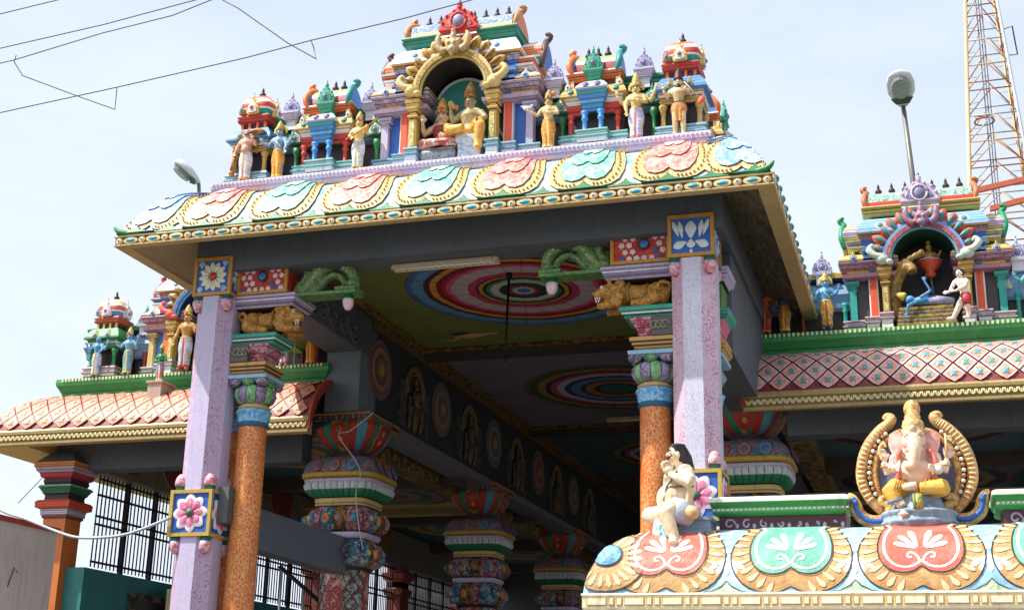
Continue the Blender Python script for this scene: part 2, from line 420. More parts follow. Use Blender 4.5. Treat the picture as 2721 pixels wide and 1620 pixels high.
# fascia with set jewels on the front and right side
g = G(); g.rl(PX0, PX1, PY0, PY1, [(8.255, .0), (8.27, .022), (8.285, .022), (8.285, .004), (8.40, .004), (8.40, .026), (8.425, .026), (8.425, -.05)], [2, 1, 1, 0, 1, 1, 1], False)
open_back(g); fascia = g.obj('fascia', [paint((98, 66, 48)), paint((214, 186, 130)), paint(BEIGE)], porch)
def ring2(n, a, b, c=(0, 0)): return [(c[0]+a*math.cos(2*pi*i/n), c[1]+b*math.sin(2*pi*i/n)) for i in range(n)]
fl = lambda a, b, h: Vector((a, -h, b))
g = G(); g.rel(ring2(18, .118, .054), (0, 0), fl, .022, 0, 0, 2, .3); g.rel(ring2(16, .075, .03), (0, 0), fl, .03, 1, 1, 3, .7, .012)
me_oval = g.mesh('oval_jewel', [paint((226, 196, 122)), paint(TURQ, .15, .3)])
g = G(); g.rel(ring2(14, .056, .054), (0, 0), fl, .02, 0, 0, 2, .3); g.rel(ring2(10, .032, .032), (0, 0), fl, .026, 1, 1, 2, .6, .01); g.rel(ring2(8, .014, .014), (0, 0), fl, .02, 2, 2, 2, .6, .03)
me_round = g.mesh('round_jewel', [paint((206, 176, 110)), paint((232, 230, 222)), paint((110, 90, 80))])
n = 25; st = (PX1-PX0-.14)/n
for i in range(n+1):
    x = PX0+.07+st*i
    put('round_jewel', me_round, fascia, (x, PY0-.004, 8.342))
    if i < n: put('oval_jewel', me_oval, fascia, (x+st*.5, PY0-.004, 8.342))
for i in range(13):
    y = PY0+.2+.5*i
    put('oval_jewel', me_oval, fascia, (PX1+.004, y, 8.342), rz=pi/2)
    put('round_jewel', me_round, fascia, (PX1+.004, y-.2, 8.342), rz=pi/2)
for i in range(17):       # knobs along the right edge of the eave
    g = G() if i == 0 else g
    if i == 0: g.ell((0, 0, 0), (.05, .05, .06), 8, 0); me_knob = g.mesh('eave_knob', paint((70, 120, 110)))
    put('eave_knob', me_knob, eave, (PX1+.0, PY0+.35+.36*i, EZ+.06))
# soffit: flat rim and an underside rising to the beams
g = G()
def rrect(o, z): return [(PX0+o, PY0+o*(.4 if o < .3 else 1), z), (PX1-o, PY0+o*(.4 if o < .3 else 1), z), (PX1-o, PY1-o, z), (PX0+o, PY1-o, z)]
ri = [rrect(.004, 8.254), rrect(.20, 8.25), rrect(.21, 8.285), rrect(.86, 8.62), rrect(.86, 9.0)]
vs = sum(ri, []); fs = []; ms = []
for i in range(4):
    for k in range(4): fs.append((i*4+k, i*4+4+k, i*4+4+(k+1) % 4, i*4+(k+1) % 4)); ms.append([0, 0, 1, 1][i] if k != 3 else [0, 0, 2, 2][i])
g.add(vs, fs, ms); open_back(g)
m_wood, nt, b, pos = base_mat('streaked_underside')
mq = N(nt, 'Mapping'); mq.inputs['Scale'].default_value = (9, 1.6, 4); mq.inputs['Rotation'].default_value = (0, 0, .5); nt.links.new(pos, mq.inputs['Vector']); wv = N(nt, 'TexNoise', Scale=1.8, Detail=6, Distortion=.8); nt.links.new(mq.outputs[0], wv.inputs['Vector'])
weather(nt, b, pos, ramp(nt, wv.outputs['Fac'], [(.35, (62, 56, 42)), (.65, (112, 102, 76))]), .4, .8, .4)
g.obj('soffit', [paint(BEIGE, .4, .8), m_wood, paint((176, 156, 116), .4, .8)], porch)
# beams round the porch
GREYP = paint((88, 96, 104), .35, .7)
g = G(); g.box(XC-3.93, XC+4.03, 16.83, 17.38, 8.06, 9.0); g.obj('front_beam', GREYP, porch)
for s, nm in ((-1, 'l'), (1, 'r')):
    g = G(); x0, x1 = (XC-3.91, XC-3.24) if s < 0 else (XC+3.24, XC+4.02)
    g.box(x0, x1, 17.382, 22.2, 8.08, 8.99)
    sb = g.obj('side_beam', GREYP, porch)
# carved side of the left beam: scrolls in low relief
g = G()
for i in range(9):
    y = 17.7+i*.43; sg = 1 if i % 2 else -1
    pts = [(XC-3.235, y+.2*math.cos(a)*(1-a/12), 8.33+sg*.2*math.sin(a)*(1-a/12)) for a in [j*.42 for j in range(24)]]
    for q in range(4): g.ell((XC-3.235, y+.2+.05*math.cos(q*1.6), 8.33+sg*(.12*q/3-.05)), (.02, .05, .03), 6)
    g.tube(pts, .028, 5, 0)
g.box(XC-3.24, XC-3.225, 17.45, 21.48, 8.10, 8.125, 0); g.box(XC-3.24, XC-3.225, 17.45, 21.48, 8.55, 8.58, 0)
o = g.obj('carved_scrolls', paint((104, 100, 116)), porch); o['kind'] = 'stuff'
# grey piers that carry the back of the porch
for x0, x1 in ((XC-3.90, XC-3.24), (XC+3.24, XC+3.96)):
    g = G(); g.box(x0, x1, 21.5, 22.25, 6.98, 8.078); g.obj('pier', paint((112, 124, 134), .35, .7), porch)
g = G(); g.box(XC+3.4, XC+3.97, 17.95, 21.49, 6.62, 8.078); g.obj('side_wall', GREYP, porch)
# lavender cornice with dentils
g = G(); CX0, CX1, CY0 = XC-3.86, XC+3.86, 16.99
g.rl(CX0, CX1, CY0, 22.0, [(9.22, -.06), (9.30, -.05), (9.42, .0), (9.47, .0), (9.47, .03), (9.52, .035), (9.56, .02), (9.60, -.04)], 0)
cor = g.obj('cornice', paint(LAV), porch)
g = G(); g.box(-.017, .017, -.016, .012, -.022, .022); g.rel(ring2(6, .014, .014), (0, .0), fl, .02, 0, 0, 1, 0, .012); me_dent = g.mesh('dentil', paint((226, 220, 240), .1))
for i in range(118): put('dentil', me_dent, cor, (CX0+.02+i*.0655, CY0-.034, 9.535))
g = G(); g.box(XC-3.9, XC+3.9, 17.0, 21.9, 9.36, 9.59); g.obj('roof_slab', paint((150, 140, 130)), porch)
# ceiling bays with painted roundels
CZ = 8.80
bays = [(17.38, 24.2, (112, 122, 58)), (24.55, 31.6, (120, 110, 124)), (31.95, 39.0, (70, 92, 96)), (39.3, 46, (80, 84, 90))]
hall = thing('temple_hall', (XC, 30, 0), 'dim columned temple hall with painted ceiling behind the porch', 'hall')
S1 = [(0, (70, 110, 170)), (.06, (170, 190, 210)), (.10, (150, 50, 40)), (.14, (30, 60, 60)), (.20, (190, 196, 190)), (.27, (60, 130, 110)), (.31, (24, 30, 34)), (.345, (196, 140, 50)), (.385, (60, 30, 34)), (.41, (190, 60, 100)), (.48, (186, 176, 178)), (.60, (206, 90, 130)), (.645, (176, 30, 60)), (.69, (120, 20, 34)), (.74, (206, 150, 60)), (.80, (90, 20, 26)), (.83, (30, 50, 80)), (.845, (96, 146, 186)), (.93, (70, 110, 160)), (.985, (30, 50, 60))]
S2 = [(0, (60, 80, 80)), (.10, (40, 110, 110)), (.18, (30, 40, 44)), (.24, (176, 110, 50)), (.34, (40, 44, 60)), (.40, (90, 130, 180)), (.50, (40, 60, 100)), (.56, (190, 190, 196)), (.64, (190, 70, 110)), (.72, (30, 40, 44)), (.78, (150, 120, 60)), (.86, (50, 80, 60)), (.93, (110, 96, 50)), (.985, (36, 34, 38))]
for i, (y0, y1, c) in enumerate(bays):
    g = G(); g.box(XC-3.1, XC+3.1, y0, y1, CZ, CZ+.12); ce = g.obj('ceiling_panel', paint(c, .3, .8), hall if i else porch)
    yc = (y0+y1)/2+(.15 if i == 0 else 0); R = 2.05
    g = G(); g.add([(XC+R*math.cos(a), yc+R*math.sin(a), CZ-.004) for a in [2*pi*k/64 for k in range(64)]], [tuple(reversed(range(64)))])
    g.obj('painted_roundel', mandala('roundel_paint', S1 if i == 0 else S2, 12, .012, (XC, yc), R), ce)
    gb = G(); gb.rl(XC-3.1, XC+3.1, y0, y1, [(CZ-.03, -.16), (CZ-.02, -.02), (CZ-.02, 0)], 0, False)
    for (a0, a1, b0, b1) in ((XC-3.1, XC-2.96, y0, y1), (XC+2.96, XC+3.1, y0, y1), (XC-2.96, XC+2.96, y0, y0+.14), (XC-2.96, XC+2.96, y1-.14, y1)): gb.box(a0, a1, b0, b1, CZ-.05, CZ-.002)
    gb.obj('gilt_border', ornate((120, 84, 34), (190, 146, 60), (70, 50, 26), 16), ce)
    g = G(); g.box(XC-3.22, XC+3.22, y1, y1+.35, CZ-.16, CZ+.2); g.obj('cross_beam', paint((66, 60, 54), .4, .8), hall)
# figures painted in the corners of the first ceiling bay (flat print)
def flat(name, pts, z, m, par):
    g = G(); g.rel(pts, (sum(p[0] for p in pts)/len(pts), sum(p[1] for p in pts)/len(pts)), lambda a, b, h: Vector((a, b, z-h)), .003, 0, 0, 1, 0); return g.obj(name, m, par)
ce = [o for o in porch.children if o.name.startswith('ceiling_panel')][0]
def fish(cx, cy, s, rot, m1, m2):
    c, sn = math.cos(rot), math.sin(rot); T = lambda L: [(cx+s*(a*c-b*sn), cy+s*(a*sn+b*c)) for a, b in L]
    flat('painted_figure', T([(-.5, .06), (-.2, .14), (.1, .16), (.35, .06), (.6, .05), (.62, -.02), (.3, -.06), (.1, -.14), (-.2, -.12), (-.45, -.04)]), CZ-.004, m1, ce)
    flat('painted_wing', T([(-.95, .16), (-.6, .2), (-.2, .06), (-.25, -.02), (-.6, .1)]), CZ-.009, m2, ce)
    flat('painted_leg', T([(-.4, -.2), (-.1, -.16), (.05, -.3), (-.15, -.28), (-.42, -.32)]), CZ-.012, paint((60, 50, 44)), ce)
fish(XC-1.75, 23.35, .85, -.15, paint((222, 160, 130)), paint((196, 160, 96))); fish(XC-2.45, 18.9, .75, 2.2, paint((180, 80, 60)), paint((196, 96, 60)))
# frieze walls along the hall, with medallions
for s in (-1, 1):
    xw = XC+s*3.24
    g = G()
    a, b_ = sorted((xw, xw+s*.5)); g.box(a, b_, 22.25, 46, 7.05, 8.99); fw = g.obj('frieze_wall', paint((48, 54, 62), .3, .8), hall)
    g = G(); a, b_ = sorted((xw, xw-s*.10)); g.rl(a, b_, 22.0, 46, [(8.60, .0), (8.66, .05), (8.74, .05), (8.79, .1)], [0, 1, 0]); g.obj('gilt_cornice', [paint((86, 62, 34)), ornate((110, 76, 30), (180, 136, 56), (60, 44, 24), 14)], fw)
    a, b_ = sorted((xw-s*.05, xw+s*.55)); g = G(); g.box(a, b_, 22.3, 46, 6.90, 7.049); g.obj('ledge', paint((120, 116, 126)), fw)
    if s > 0: continue
    for i, y in enumerate((22.15+.25, 25.75, 29.3, 33.0, 36.6)):
        sx = -s
        fm = lambda aa, bb, h: Vector((xw+sx*h, y+aa, 7.95+bb))
        g = G()
        for r, h, m in ((.57, .012, 0), (.47, .02, 1), (.42, .026, 2), (.30, .032, 1), (.24, .038, 3), (.12, .046, 4)): g.rel(ring2(28, r, r), (0, 0), fm, h, m, m, 1, 0)
        g.obj('medallion', [paint((112, 104, 104)), paint([(150, 54, 50), (120, 104, 60), (60, 90, 120), (150, 54, 50), (120, 104, 60)][i]), paint((150, 130, 120)), paint((110, 100, 96)), paint((186, 146, 60))], fw)
        # niche figure group between the medallions
        g = G(); yc = y+1.75
        f2 = lambda aa, bb, h: Vector((xw+sx*h, yc+aa, 7.0+bb))
        for q in (-.62, .62): g.rel([(q-.16, .12), (q+.16, .12), (q+.16, 1.05), (q-.16, 1.05)], (q, .6), f2, .04, 0, 0, 1, 0)
        for k in range(15): t_ = pi*k/14; g.ell(f2(.50*math.cos(t_), .85+.55*math.sin(t_), .03), (.03, .075, .075), 6, 1)
        g.tube([f2(.40*math.cos(t_), .85+.45*math.sin(t_), .03) for t_ in [pi*k/14 for k in range(15)]], .03, 6, 1)
        for q, sc_ in ((-.30, .6), (0, 1.), (.30, .6)):
            z_ = .14; hh = 1.05*sc_
            for e in (-1, 1): g.tube([f2(q+e*.05*sc_, z_, .04), f2(q+e*.06*sc_, z_+.22*hh, .06), f2(q+e*.045*sc_, z_+.45*hh, .06)], [.03*sc_, .045*sc_, .06*sc_], 6, 2); g.tube([f2(q+e*.11*sc_, z_+.70*hh, .05), f2(q+e*.2*sc_, z_+.58*hh, .06), f2(q+e*.17*sc_, z_+.76*hh, .08)], [.03*sc_, .026*sc_, .02*sc_], 6, 2)
            g.tube([f2(q, z_+.42*hh, .06), f2(q, z_+.55*hh, .06), f2(q, z_+.70*hh, .06), f2(q, z_+.77*hh, .05)], [.08*sc_, .065*sc_, .1*sc_, .04*sc_], 8, 2); g.ell(f2(q, z_+.84*hh, .06), (.05*sc_, .055*sc_, .07*sc_), 7, 2); g.ell(f2(q, z_+.96*hh, .05), (.04*sc_, .045*sc_, .08*sc_), 6, 1)
        g.obj('relief_group', [ornate((70, 76, 84), (120, 120, 120), (60, 60, 66), 20), paint((120, 100, 60)), paint((104, 88, 74))], fw)
g = G(); g.box(-19, 8, 46, 46.3, 0, 9.2); g.obj('end_wall', paint((60, 60, 64)), hall)
g = G(); g.box(XC-3.3, XC+3.3, 22.0, 46.3, 9.0, 9.3); g.obj('roof_slab', paint((140, 132, 124)), hall)
# ---------------------------------------------------------------- lavender pillars
def petal(L, w, n=4): return cr([(0, 0), (w*.62, L*.28), (w, L*.58), (w*.62, L*.86), (0, L), (-w*.62, L*.86), (-w, L*.58), (-w*.62, L*.28)], n)
def flower(fm0, n, L, w, mi, a0=0., r0=.05, two=False):
    """petals round the origin of the map fm0, each a raised leaf"""
    gs = []
    for k in range(n):
        a = a0+2*pi*k/n; c, s = math.cos(a), math.sin(a)
        g = G(); P = [(q.x, q.y+r0) for q in petal(L, w)]
        fq = lambda u, v, h: fm0(u*c-v*s, u*s+v*c, h)
        g.rel(P, (0, r0+L*.55), fq, .024, mi, mi, 3, .6, .004*(k % 2))
        if two: g.rel([(q.x*.72, q.y*.72+r0) for q in petal(L, w)], (0, r0+L*.3), fq, .02, 1, 1, 2, .5, .012+.004*(k % 2))
        gs.append(g)
    return gs
def frame_block(g, x0, x1, y0, y1, z0, z1, b, mi_f, mi_p, d=.025, sides=('f', 'r')):
    """block whose front and right faces carry a recessed panel in a frame"""
    g.box(x0+d, x1-d, y0+d, y1-d, z0+d, z1-d, mi_p)
    for (a, bb, c, e, f, h) in ((x0, x1, y0, y1, z0, z0+b), (x0, x1, y0, y1, z1-b, z1)): g.box(a, bb, c, e, f, h, mi_f)
    for xa, ya in ((x0, y0), (x1-b, y0), (x0, y1-b), (x1-b, y1-b)): g.box(xa, xa+b, ya, ya+b, z0+b, z1-b, mi_f)
def bud(g, c, up, r=.075, h=.24, mats=(0, 1, 2)):
    s = 1 if up else -1
    P = [(r*.95, 0), (r*.95, .06*s), (r*1.1, .065*s), (r*1.15, .12*s), (r*.95, .18*s), (r*.45, .235*s), (.004, h*s)]
    if not up: P = P[::-1]
    n = len(P)-1; ms = [mats[0], mats[0], mats[1], mats[1], mats[1], mats[2]]
    T = g.T; g.T = Matrix.Translation(c); g.lathe(P, 10, ms if up else ms[::-1]); g.T = T
def oct_shaft(h0, h1, r, ma, mb):
    g = G(); R = r/math.cos(pi/8); vs = []; fs = []; ms = []
    for z in (h0, h1): vs += [(R*math.cos(pi/8+k*pi/4), R*math.sin(pi/8+k*pi/4), z) for k in range(8)]
    for k in range(8): fs.append((k, (k+1) % 8, 8+(k+1) % 8, 8+k)); ms.append(ma if k % 2 else mb)
    fs += [tuple(range(8, 16))]; ms += [ma]
    return g.add(vs, fs, ms)
BUDM = [paint((40, 120, 120)), brushed((232, 206, 212), (214, 110, 130), 16), paint(RED)]
for s in (-1, 1):
    cx, cy = XC+s*3.61, 17.1
    side = 'left' if s < 0 else 'right'
    t = thing('lavender_pillar', (cx, cy, 0), ('octagonal lavender pillar with white daisy plaque at its head, beside the cable' if s < 0 else 'octagonal white and pink stippled pillar with upright lotus plaque at its head'), 'pillar', 'octagonal pillars of the porch')
    g = oct_shaft(0, 7.665, .30, 0, 1); g.T = None; g.v = [(a+cx, b+cy, c) for a, b, c in g.v]
    # k odd faces are the flat (axis-aligned) ones
    if s < 0: g.obj('shaft', [speckle((200, 190, 218), (184, 172, 206), 50, .3), speckle((188, 168, 196), (176, 60, 84), 38, .26)], t)
    else: g.obj('shaft', [speckle((214, 210, 228), (164, 158, 184), 64, .30), speckle((216, 190, 206), (186, 80, 106), 56, .34)], t)
    FR = [paint((200, 142, 50)), paint(BLUE), paint((150, 176, 214))]
    g = G(); frame_block(g, cx-.315, cx+.315, cy-.315, cy+.315, 7.675, 8.275, .05, 0, 1); hb = g.obj('head_block', FR, t)
    fm = lambda a, b, h: Vector((cx+a, cy-.29-h, 7.975+b))
    if s < 0:
        for q in flower(fm, 12, .17, .042, 0, .1, .06): q.obj('petal', brushed((236, 238, 232), (222, 220, 150)), hb)
        g = G(); g.rel(ring2(14, .06, .06), (0, 0), fm, .05, 0, 1, 3, .5); g.obj('flower_centre', [paint(RED), paint((50, 50, 60))], hb)
        for a, b in ((-.2, .2), (.2, .2), (.2, -.2), (-.2, -.2)):
            g = G(); P = [(a+q.x*1.0*(1 if a*b > 0 else -1)+q.y*0, b+q.y-.06) for q in petal(.11, .05)]; g.rel(P, (a, b), fm, .02, 0, 0, 2); g.obj('leaf', brushed((180, 206, 226), (110, 160, 210)), hb)
    else:
        for px, pz, ang, L, w in ((0, -.045, 0, .25, .078), (.115, -.035, .16, .245, .036), (-.115, -.035, -.16, .245, .036), (.165, -.01, .34, .24, .034), (-.165, -.01, -.34, .24, .034), (.06, -.09, 1.95, .19, .06), (-.06, -.09, -1.95, .19, .06), (0, -.055, pi, .13, .062)):
            c, sn = math.cos(ang), math.sin(ang)
            g = G(); g.rel([(q.x, q.y) for q in petal(L, w)], (0, L*.55), lambda u, v, h: fm(px+u*c+v*sn, pz-u*sn+v*c, h), .03, 0, 1, 3, .6, .002+abs(ang)*.002); g.obj('petal', [paint((222, 228, 236), .15), paint((96, 160, 210))], hb)
        g = G(); g.rel([(-.02, -.27), (.02, -.27), (.02, -.20), (-.02, -.20)], (0, -.23), fm, .02, 0, 0, 1); g.obj('stem', paint((210, 226, 230)), hb)
    fs_ = lambda a, b, h: Vector((cx+.29+h, cy+a, 7.975+b))
    for q in flower(fs_, 8, .19, .06, 0, .2, .05): q.obj('side_petal', brushed((214, 222, 234), (120, 170, 214)), hb)
    # middle block with the pink lotus
    z0 = 4.10 if s < 0 else 4.14
    g = G(); frame_block(g, cx-.335, cx+.335, cy-.335, cy+.335, z0, z0+.66, .05, 0, 1); mb = g.obj('middle_block', [paint((190, 158, 70)), paint((36, 92, 176))], t)
    fm2 = lambda a, b, h: Vector((cx+a, cy-.31-h, z0+.33+b)); fm3 = lambda a, b, h: Vector((cx+.31+h, cy+a, z0+.33+b))
    for f_, nm in ((fm2, 'petal'), (fm3, 'side_petal')):
        for q in flower(f_, 8, .225, .082, 0, .06 if s < 0 else .2, .05, True): q.obj(nm, [paint((236, 222, 230), .15), brushed((206, 96, 134), (226, 150, 176), 14)], mb)
        g = G(); g.rel(ring2(14, .062, .062), (0, 0), f_, .06, 0, 1, 3, .5); g.rel(ring2(12, .045, .045), (0, 0), f_, .03, 1, 1, 3, .6, .045); g.obj('flower_centre', [paint((150, 60, 60)), paint((36, 120, 96))], mb)
    for dx, dy in ((.235, -.235), (-.235, -.235), (.235, .235)):
        g = G(); bud(g, (cx+dx, cy+dy, 7.672), False, .078, .24); bud(g, (cx+dx, cy+dy, z0+.66), True, .078, .24); bud(g, (cx+dx, cy+dy, z0), False, .078, .24)
        g.obj('lotus_bud', BUDM, t)
    if s < 0:
        g = G(); g.box(cx+.34, cx+.50, cy-.16, cy+.2, z0+.2, z0+.72); g.obj('junction_box', metal((96, 98, 100), .6, .3), t)
# ---------------------------------------------------------------- orange columns and their brackets
m_or, nt, b, pos = base_mat('honeycomb_orange')
mp_ = N(nt, 'Mapping'); mp_.inputs['Scale'].default_value = (1, 1, .6); nt.links.new(pos, mp_.inputs['Vector'])
vo = N(nt, 'TexVoronoi', Scale=24, feature='DISTANCE_TO_EDGE'); nt.links.new(mp_.outputs[0], vo.inputs['Vector'])
nz2 = N(nt, 'TexNoise', Scale=2.4, Detail=2); nt.links.new(pos, nz2.inputs['Vector'])
msk = ramp(nt, nz2.outputs['Fac'], [(.30, 0.), (.42, 1.)]); edge = ramp(nt, vo.outputs['Distance'], [(.05, 1.), (.12, 0.)])
mm = N(nt, 'Math', operation='MULTIPLY'); nt.links.new(msk, mm.inputs[0]); nt.links.new(edge, mm.inputs[1])
weather(nt, b, pos, mixc(nt, mm.outputs[0], lin((204, 106, 40)), lin((226, 164, 98))), .22, .4, .15)
def lion(parent, s, cx, cy, z):
    g = G()
    g.ell((-.34, 0, .19), (.17, .17, .19), 14); g.tube([(-.34, 0, .2), (-.1, 0, .21), (.1, 0, .22), (.22, 0, .22)], [.15, .14, .15, .17], 12)
    g.ell((.20, -.01, .22), (.15, .20, .19), 14)                                   # mane
    g.ell((.36, -.06, .25), (.13, .13, .13), 12); g.tube([(.36, -.07, .24), (.47, -.11, .22), (.53, -.12, .20)], [.10, .085, .055], 10)   # skull, muzzle
    g.ell((.53, -.13, .235), (.035, .05, .03), 8)
    g.tube([(.34, -.06, .12), (.43, -.1, .06), (.49, -.12, .055)], [.07, .06, .045], 9)   # lower jaw
    for y in (-.16, .16):
        g.tube([(-.36, y, .14), (-.22, y*1.12, .06), (-.05, y*1.15, .04), (0, y*1.15, .035)], [.11, .07, .05, .045], 9)
        g.tube([(.16, y, .16), (.2, y*1.1, .05), (.34, y*1.1, .04), (.42, y*1.1, .035)], [.08, .06, .05, .045], 9)
    g.tube(cr([(-.48, 0, .2), (-.52, -.1, .3), (-.42, -.17, .32), (-.36, -.17, .24), (-.42, -.18, .2)], 4, False), .03, 7)
    for k in range(16):
        a = k*.45; g.ell((.17+.05*math.sin(k*2.1), -.03-.17*math.cos(a*.6-.6), .22+.17*math.sin(a-1.4)), .045, 7)
    for e in (-.12, .03): g.ell((.30, e-.04, .38), (.035, .03, .05), 7)
    g.ell((.40, -.165, .30), .035, 8)
    for k in range(5): g.ell((.26-.0*k, -.2+.0*k, .12+.05*k), (.03, .035, .025), 6)
    sc = Matrix.Translation((cx, cy, z)) @ Matrix.Diagonal((-s, 1, 1, 1))
    g.v = [tuple(sc @ Vector(v)) for v in g.v]
    if s > 0: g.f = [tuple(reversed(f)) for f in g.f]
    t = tag(thing('lion_statue', (cx, cy, z), 'x', 'x'), 'gilded crouching open-mouthed lion on the bracket by the %s plaque' % ('daisy' if s < 0 else 'upright lotus'), 'lion statue', 'lions on the porch column brackets')
    blob_obj(g, .014, 'body', [brushed((206, 150, 62), (150, 98, 40), 18)], t, smooth=3)
    g = G(); g.T = sc
    g.ell((.445, -.105, .13), (.075, .06, .055), 10); g.obj('mouth', paint((110, 26, 24)), t)
    g = G(); g.T = sc
    for x, zz, up in ((.50, .165, -1), (.47, .165, -1), (.44, .16, -1), (.49, .095, 1), (.455, .09, 1)): g.tube([(x, -.165, zz), (x, -.17, zz+.04*up)], [.013, .004], 5)
    g.obj('teeth', paint((236, 230, 214)), t)
    g = G(); g.T = sc; g.ell((.415, -.185, .30), (.026, .02, .026), 8, 0); g.ell((.425, -.2, .30), (.012, .01, .014), 6, 1); g.obj('eye', [paint(WHITE), paint(BLACK)], t)
    g = G(); g.T = sc; g.tube([(.05, -.175*math.cos(a), .21+.17*math.sin(a)) for a in [-.9+j*.3 for j in range(9)]], .02, 6); g.tube([(-.2, -.16*math.cos(a), .21+.15*math.sin(a)) for a in [-.9+j*.3 for j in range(9)]], .014, 6); g.obj('harness', paint(DGOLD), t)
G.lines = True
for s in (-1, 1):
    cx, cy = XC+s*3.0, 17.29
    t = thing('orange_column', (cx, cy, 0), 'round orange column with blue collar, %s' % ('beside the pillar with the daisy plaque' if s < 0 else 'behind the seated figure'), 'column', 'round orange columns of the porch')
    g = G(); g.lathe([(.235, 0), (.215, 3), (.205, 5.70), (.205, 5.76)], 28, 0, (cx, cy)); g.obj('shaft', m_or, t)
    g = G(); g.lathe([(.20, 5.72), (.225, 5.74), (.22, 5.80), (.245, 5.93), (.262, 5.965), (.24, 5.985), (.19, 5.99)], 32, [1, 1, 0, 0, 0, 0], (cx, cy), rib=.035, ribn=14); g.obj('petal_collar', [brushed((156, 208, 236), (84, 156, 212), 12), paint((40, 100, 130))], t)
    g = G(); g.lathe([(.19, 5.985), (.235, 6.0), (.24, 6.03), (.2, 6.055), (.2, 6.07)], 24, 0, (cx, cy)); g.obj('gilt_ring', paint((196, 168, 100)), t)
    for k in range(12):       # bulb of green and lavender gores
        g = G(); P = [(.20, 6.07), (.262, 6.12), (.295, 6.20), (.285, 6.28), (.225, 6.34)]; vs = []; fs = []
        for j, (r, z) in enumerate(P):
            for i in range(5):
                a = 2*pi*(k+i/4*.94)/12; rr = r*(1+.07*math.sin(pi*i/4)); vs.append((cx+rr*math.cos(a), cy+rr*math.sin(a), z))
        for j in range(4):
            for i in range(4): fs.append((j*5+i, j*5+i+1, j*5+6+i, j*5+5+i))
        g.add(vs, fs, 0, True); g.obj('bulb_gore', [brushed((84, 156, 92), (150, 196, 140), 12) if k % 2 else brushed((170, 150, 186), (110, 96, 130), 12)], t)
    g = G(); g.lathe([(.2, 6.06), (.24, 6.2), (.2, 6.35)], 16, 0, (cx, cy)); g.obj('bulb_core', paint((60, 60, 60)), t)
    g = G()
    for i, q in enumerate((-.22, 0, .22)):
        for (ax, ay, w, d) in ((q, -.25, .10, .06), (.25, q, .06, .10), (-.25, q, .06, .10)):
            g.ell((cx+ax, cy+ay, 6.375), (w, d, .065), 9, 0 if i == 1 else 1)
    g.obj('volutes', [brushed((120, 170, 110), (70, 120, 70)), brushed((176, 160, 180), (90, 80, 100))], t)
    xi = cx-s*.02
    g = G(); g.rl(cx-.24, cx+.24, cy-.24, cy+.24, [(6.39, 0), (6.41, .06), (6.47, .07), (6.48, .05)], 0); g.obj('blue_slab', paint((150, 196, 224)), t)
    xs = lambda a, b: (min(XC+s*a, XC+s*b), max(XC+s*a, XC+s*b))
    x0, x1 = xs(2.78, 3.33)
    g = G(); g.rl(x0, x1, 17.05, 17.53, [(6.485, -.02), (6.50, 0), (6.535, .012), (6.55, .035), (6.585, .035), (6.60, .06), (6.655, .065), (6.665, .05)], [0, 0, 1, 0, 1, 0, 0]); g.obj('gilt_slab', [paint((206, 160, 84)), paint((120, 80, 44))], t)
    x0, x1 = xs(2.80, 3.33)
    g = G(); g.rl(x0, x1, 17.08, 17.52, [(6.665, -.03), (6.70, -.02), (6.80, -.0), (6.86, .05), (6.89, .075), (6.94, .08)], 0); g.obj('pink_block', ornate((232, 120, 150), (246, 214, 224), (214, 70, 104), 17), t)
    x0, x1 = xs(3.02, 3.30); g = G(); g.box(x0, x1, 16.98, 17.08, 6.67, 6.935, 0)
    for kk in range(3):
        g.tube([(XC+s*(3.06+.07*kk)+.07*math.cos(a)*(1-a/9), 16.97, 6.80+.08*math.sin(a)*(1-a/9)) for a in [j*.5 for j in range(14)]], .014, 5, 1)
    g.obj('scroll_block', [paint((88, 84, 80)), paint((134, 132, 110))], t)
    x0, x1 = xs(2.66, 3.33)
    g = G(); g.rl(x0, x1, 17.06, 17.52, [(6.942, .0), (6.965, .03), (6.975, .03), (6.985, .05), (7.02, .055), (7.03, .075), (7.08, .085), (7.10, .07)], [0, 0, 1, 2, 0, 0, 0]); ts = g.obj('teal_slab', [paint((56, 168, 146)), paint(DGREEN), paint((214, 232, 224))], t)
    g = G(); g.box(x0+.01, x1, 17.36, 17.5, 7.10, 7.52); g.obj('lion_niche', paint((92, 70, 80)), t)
    x0, x1 = xs(2.40, 3.33)
    g = G(); g.rl(x0, x1, 17.06, 17.60, [(7.50, .0), (7.53, .02), (7.54, .045), (7.58, .045), (7.59, .06), (7.62, .06), (7.635, .085), (7.68, .085), (7.70, .06)], [0, 0, 1, 0, 2, 0, 0, 0]); g.obj('lavender_slab', [paint((188, 178, 212)), paint((120, 108, 140)), paint((226, 222, 236))], t)
    x0, x1 = xs(2.46, 3.285)
    g = G(); frame_block(g, x0, x1, 16.97, 17.5, 7.705, 8.235, .045, 0, 1, .02); rp_ = g.obj('red_plaque', [paint((200, 142, 50)), brushed((206, 66, 44), (176, 40, 36), 8)], t)
    xm = (x0+x1)/2+(0 if s < 0 else .06)
    fm = lambda a, b, h: Vector((xm+a, 16.99-h, 7.97+b))
    for i in range(7):
        for j in range(5):
            a, b_ = (i-3)*.105+(.05 if j % 2 else 0), (j-2)*.098
            if math.hypot(a, b_) < .12 or abs(xm+a-(x0+x1)/2) > .34: continue
            g = G(); ro = random.random()*3; k = .042+.008*random.random()
            g.rel([(a+k*math.cos(q*2*pi/10+ro)*(1 if q % 2 else .72), b_+k*math.sin(q*2*pi/10+ro)*(1 if q % 2 else .72)) for q in range(10)], (a, b_), fm, .02, 0, 0, 2); g.obj('rosette', [paint((226, 214, 214)) if (i+j) % 5 else paint((60, 96, 150))], rp_)
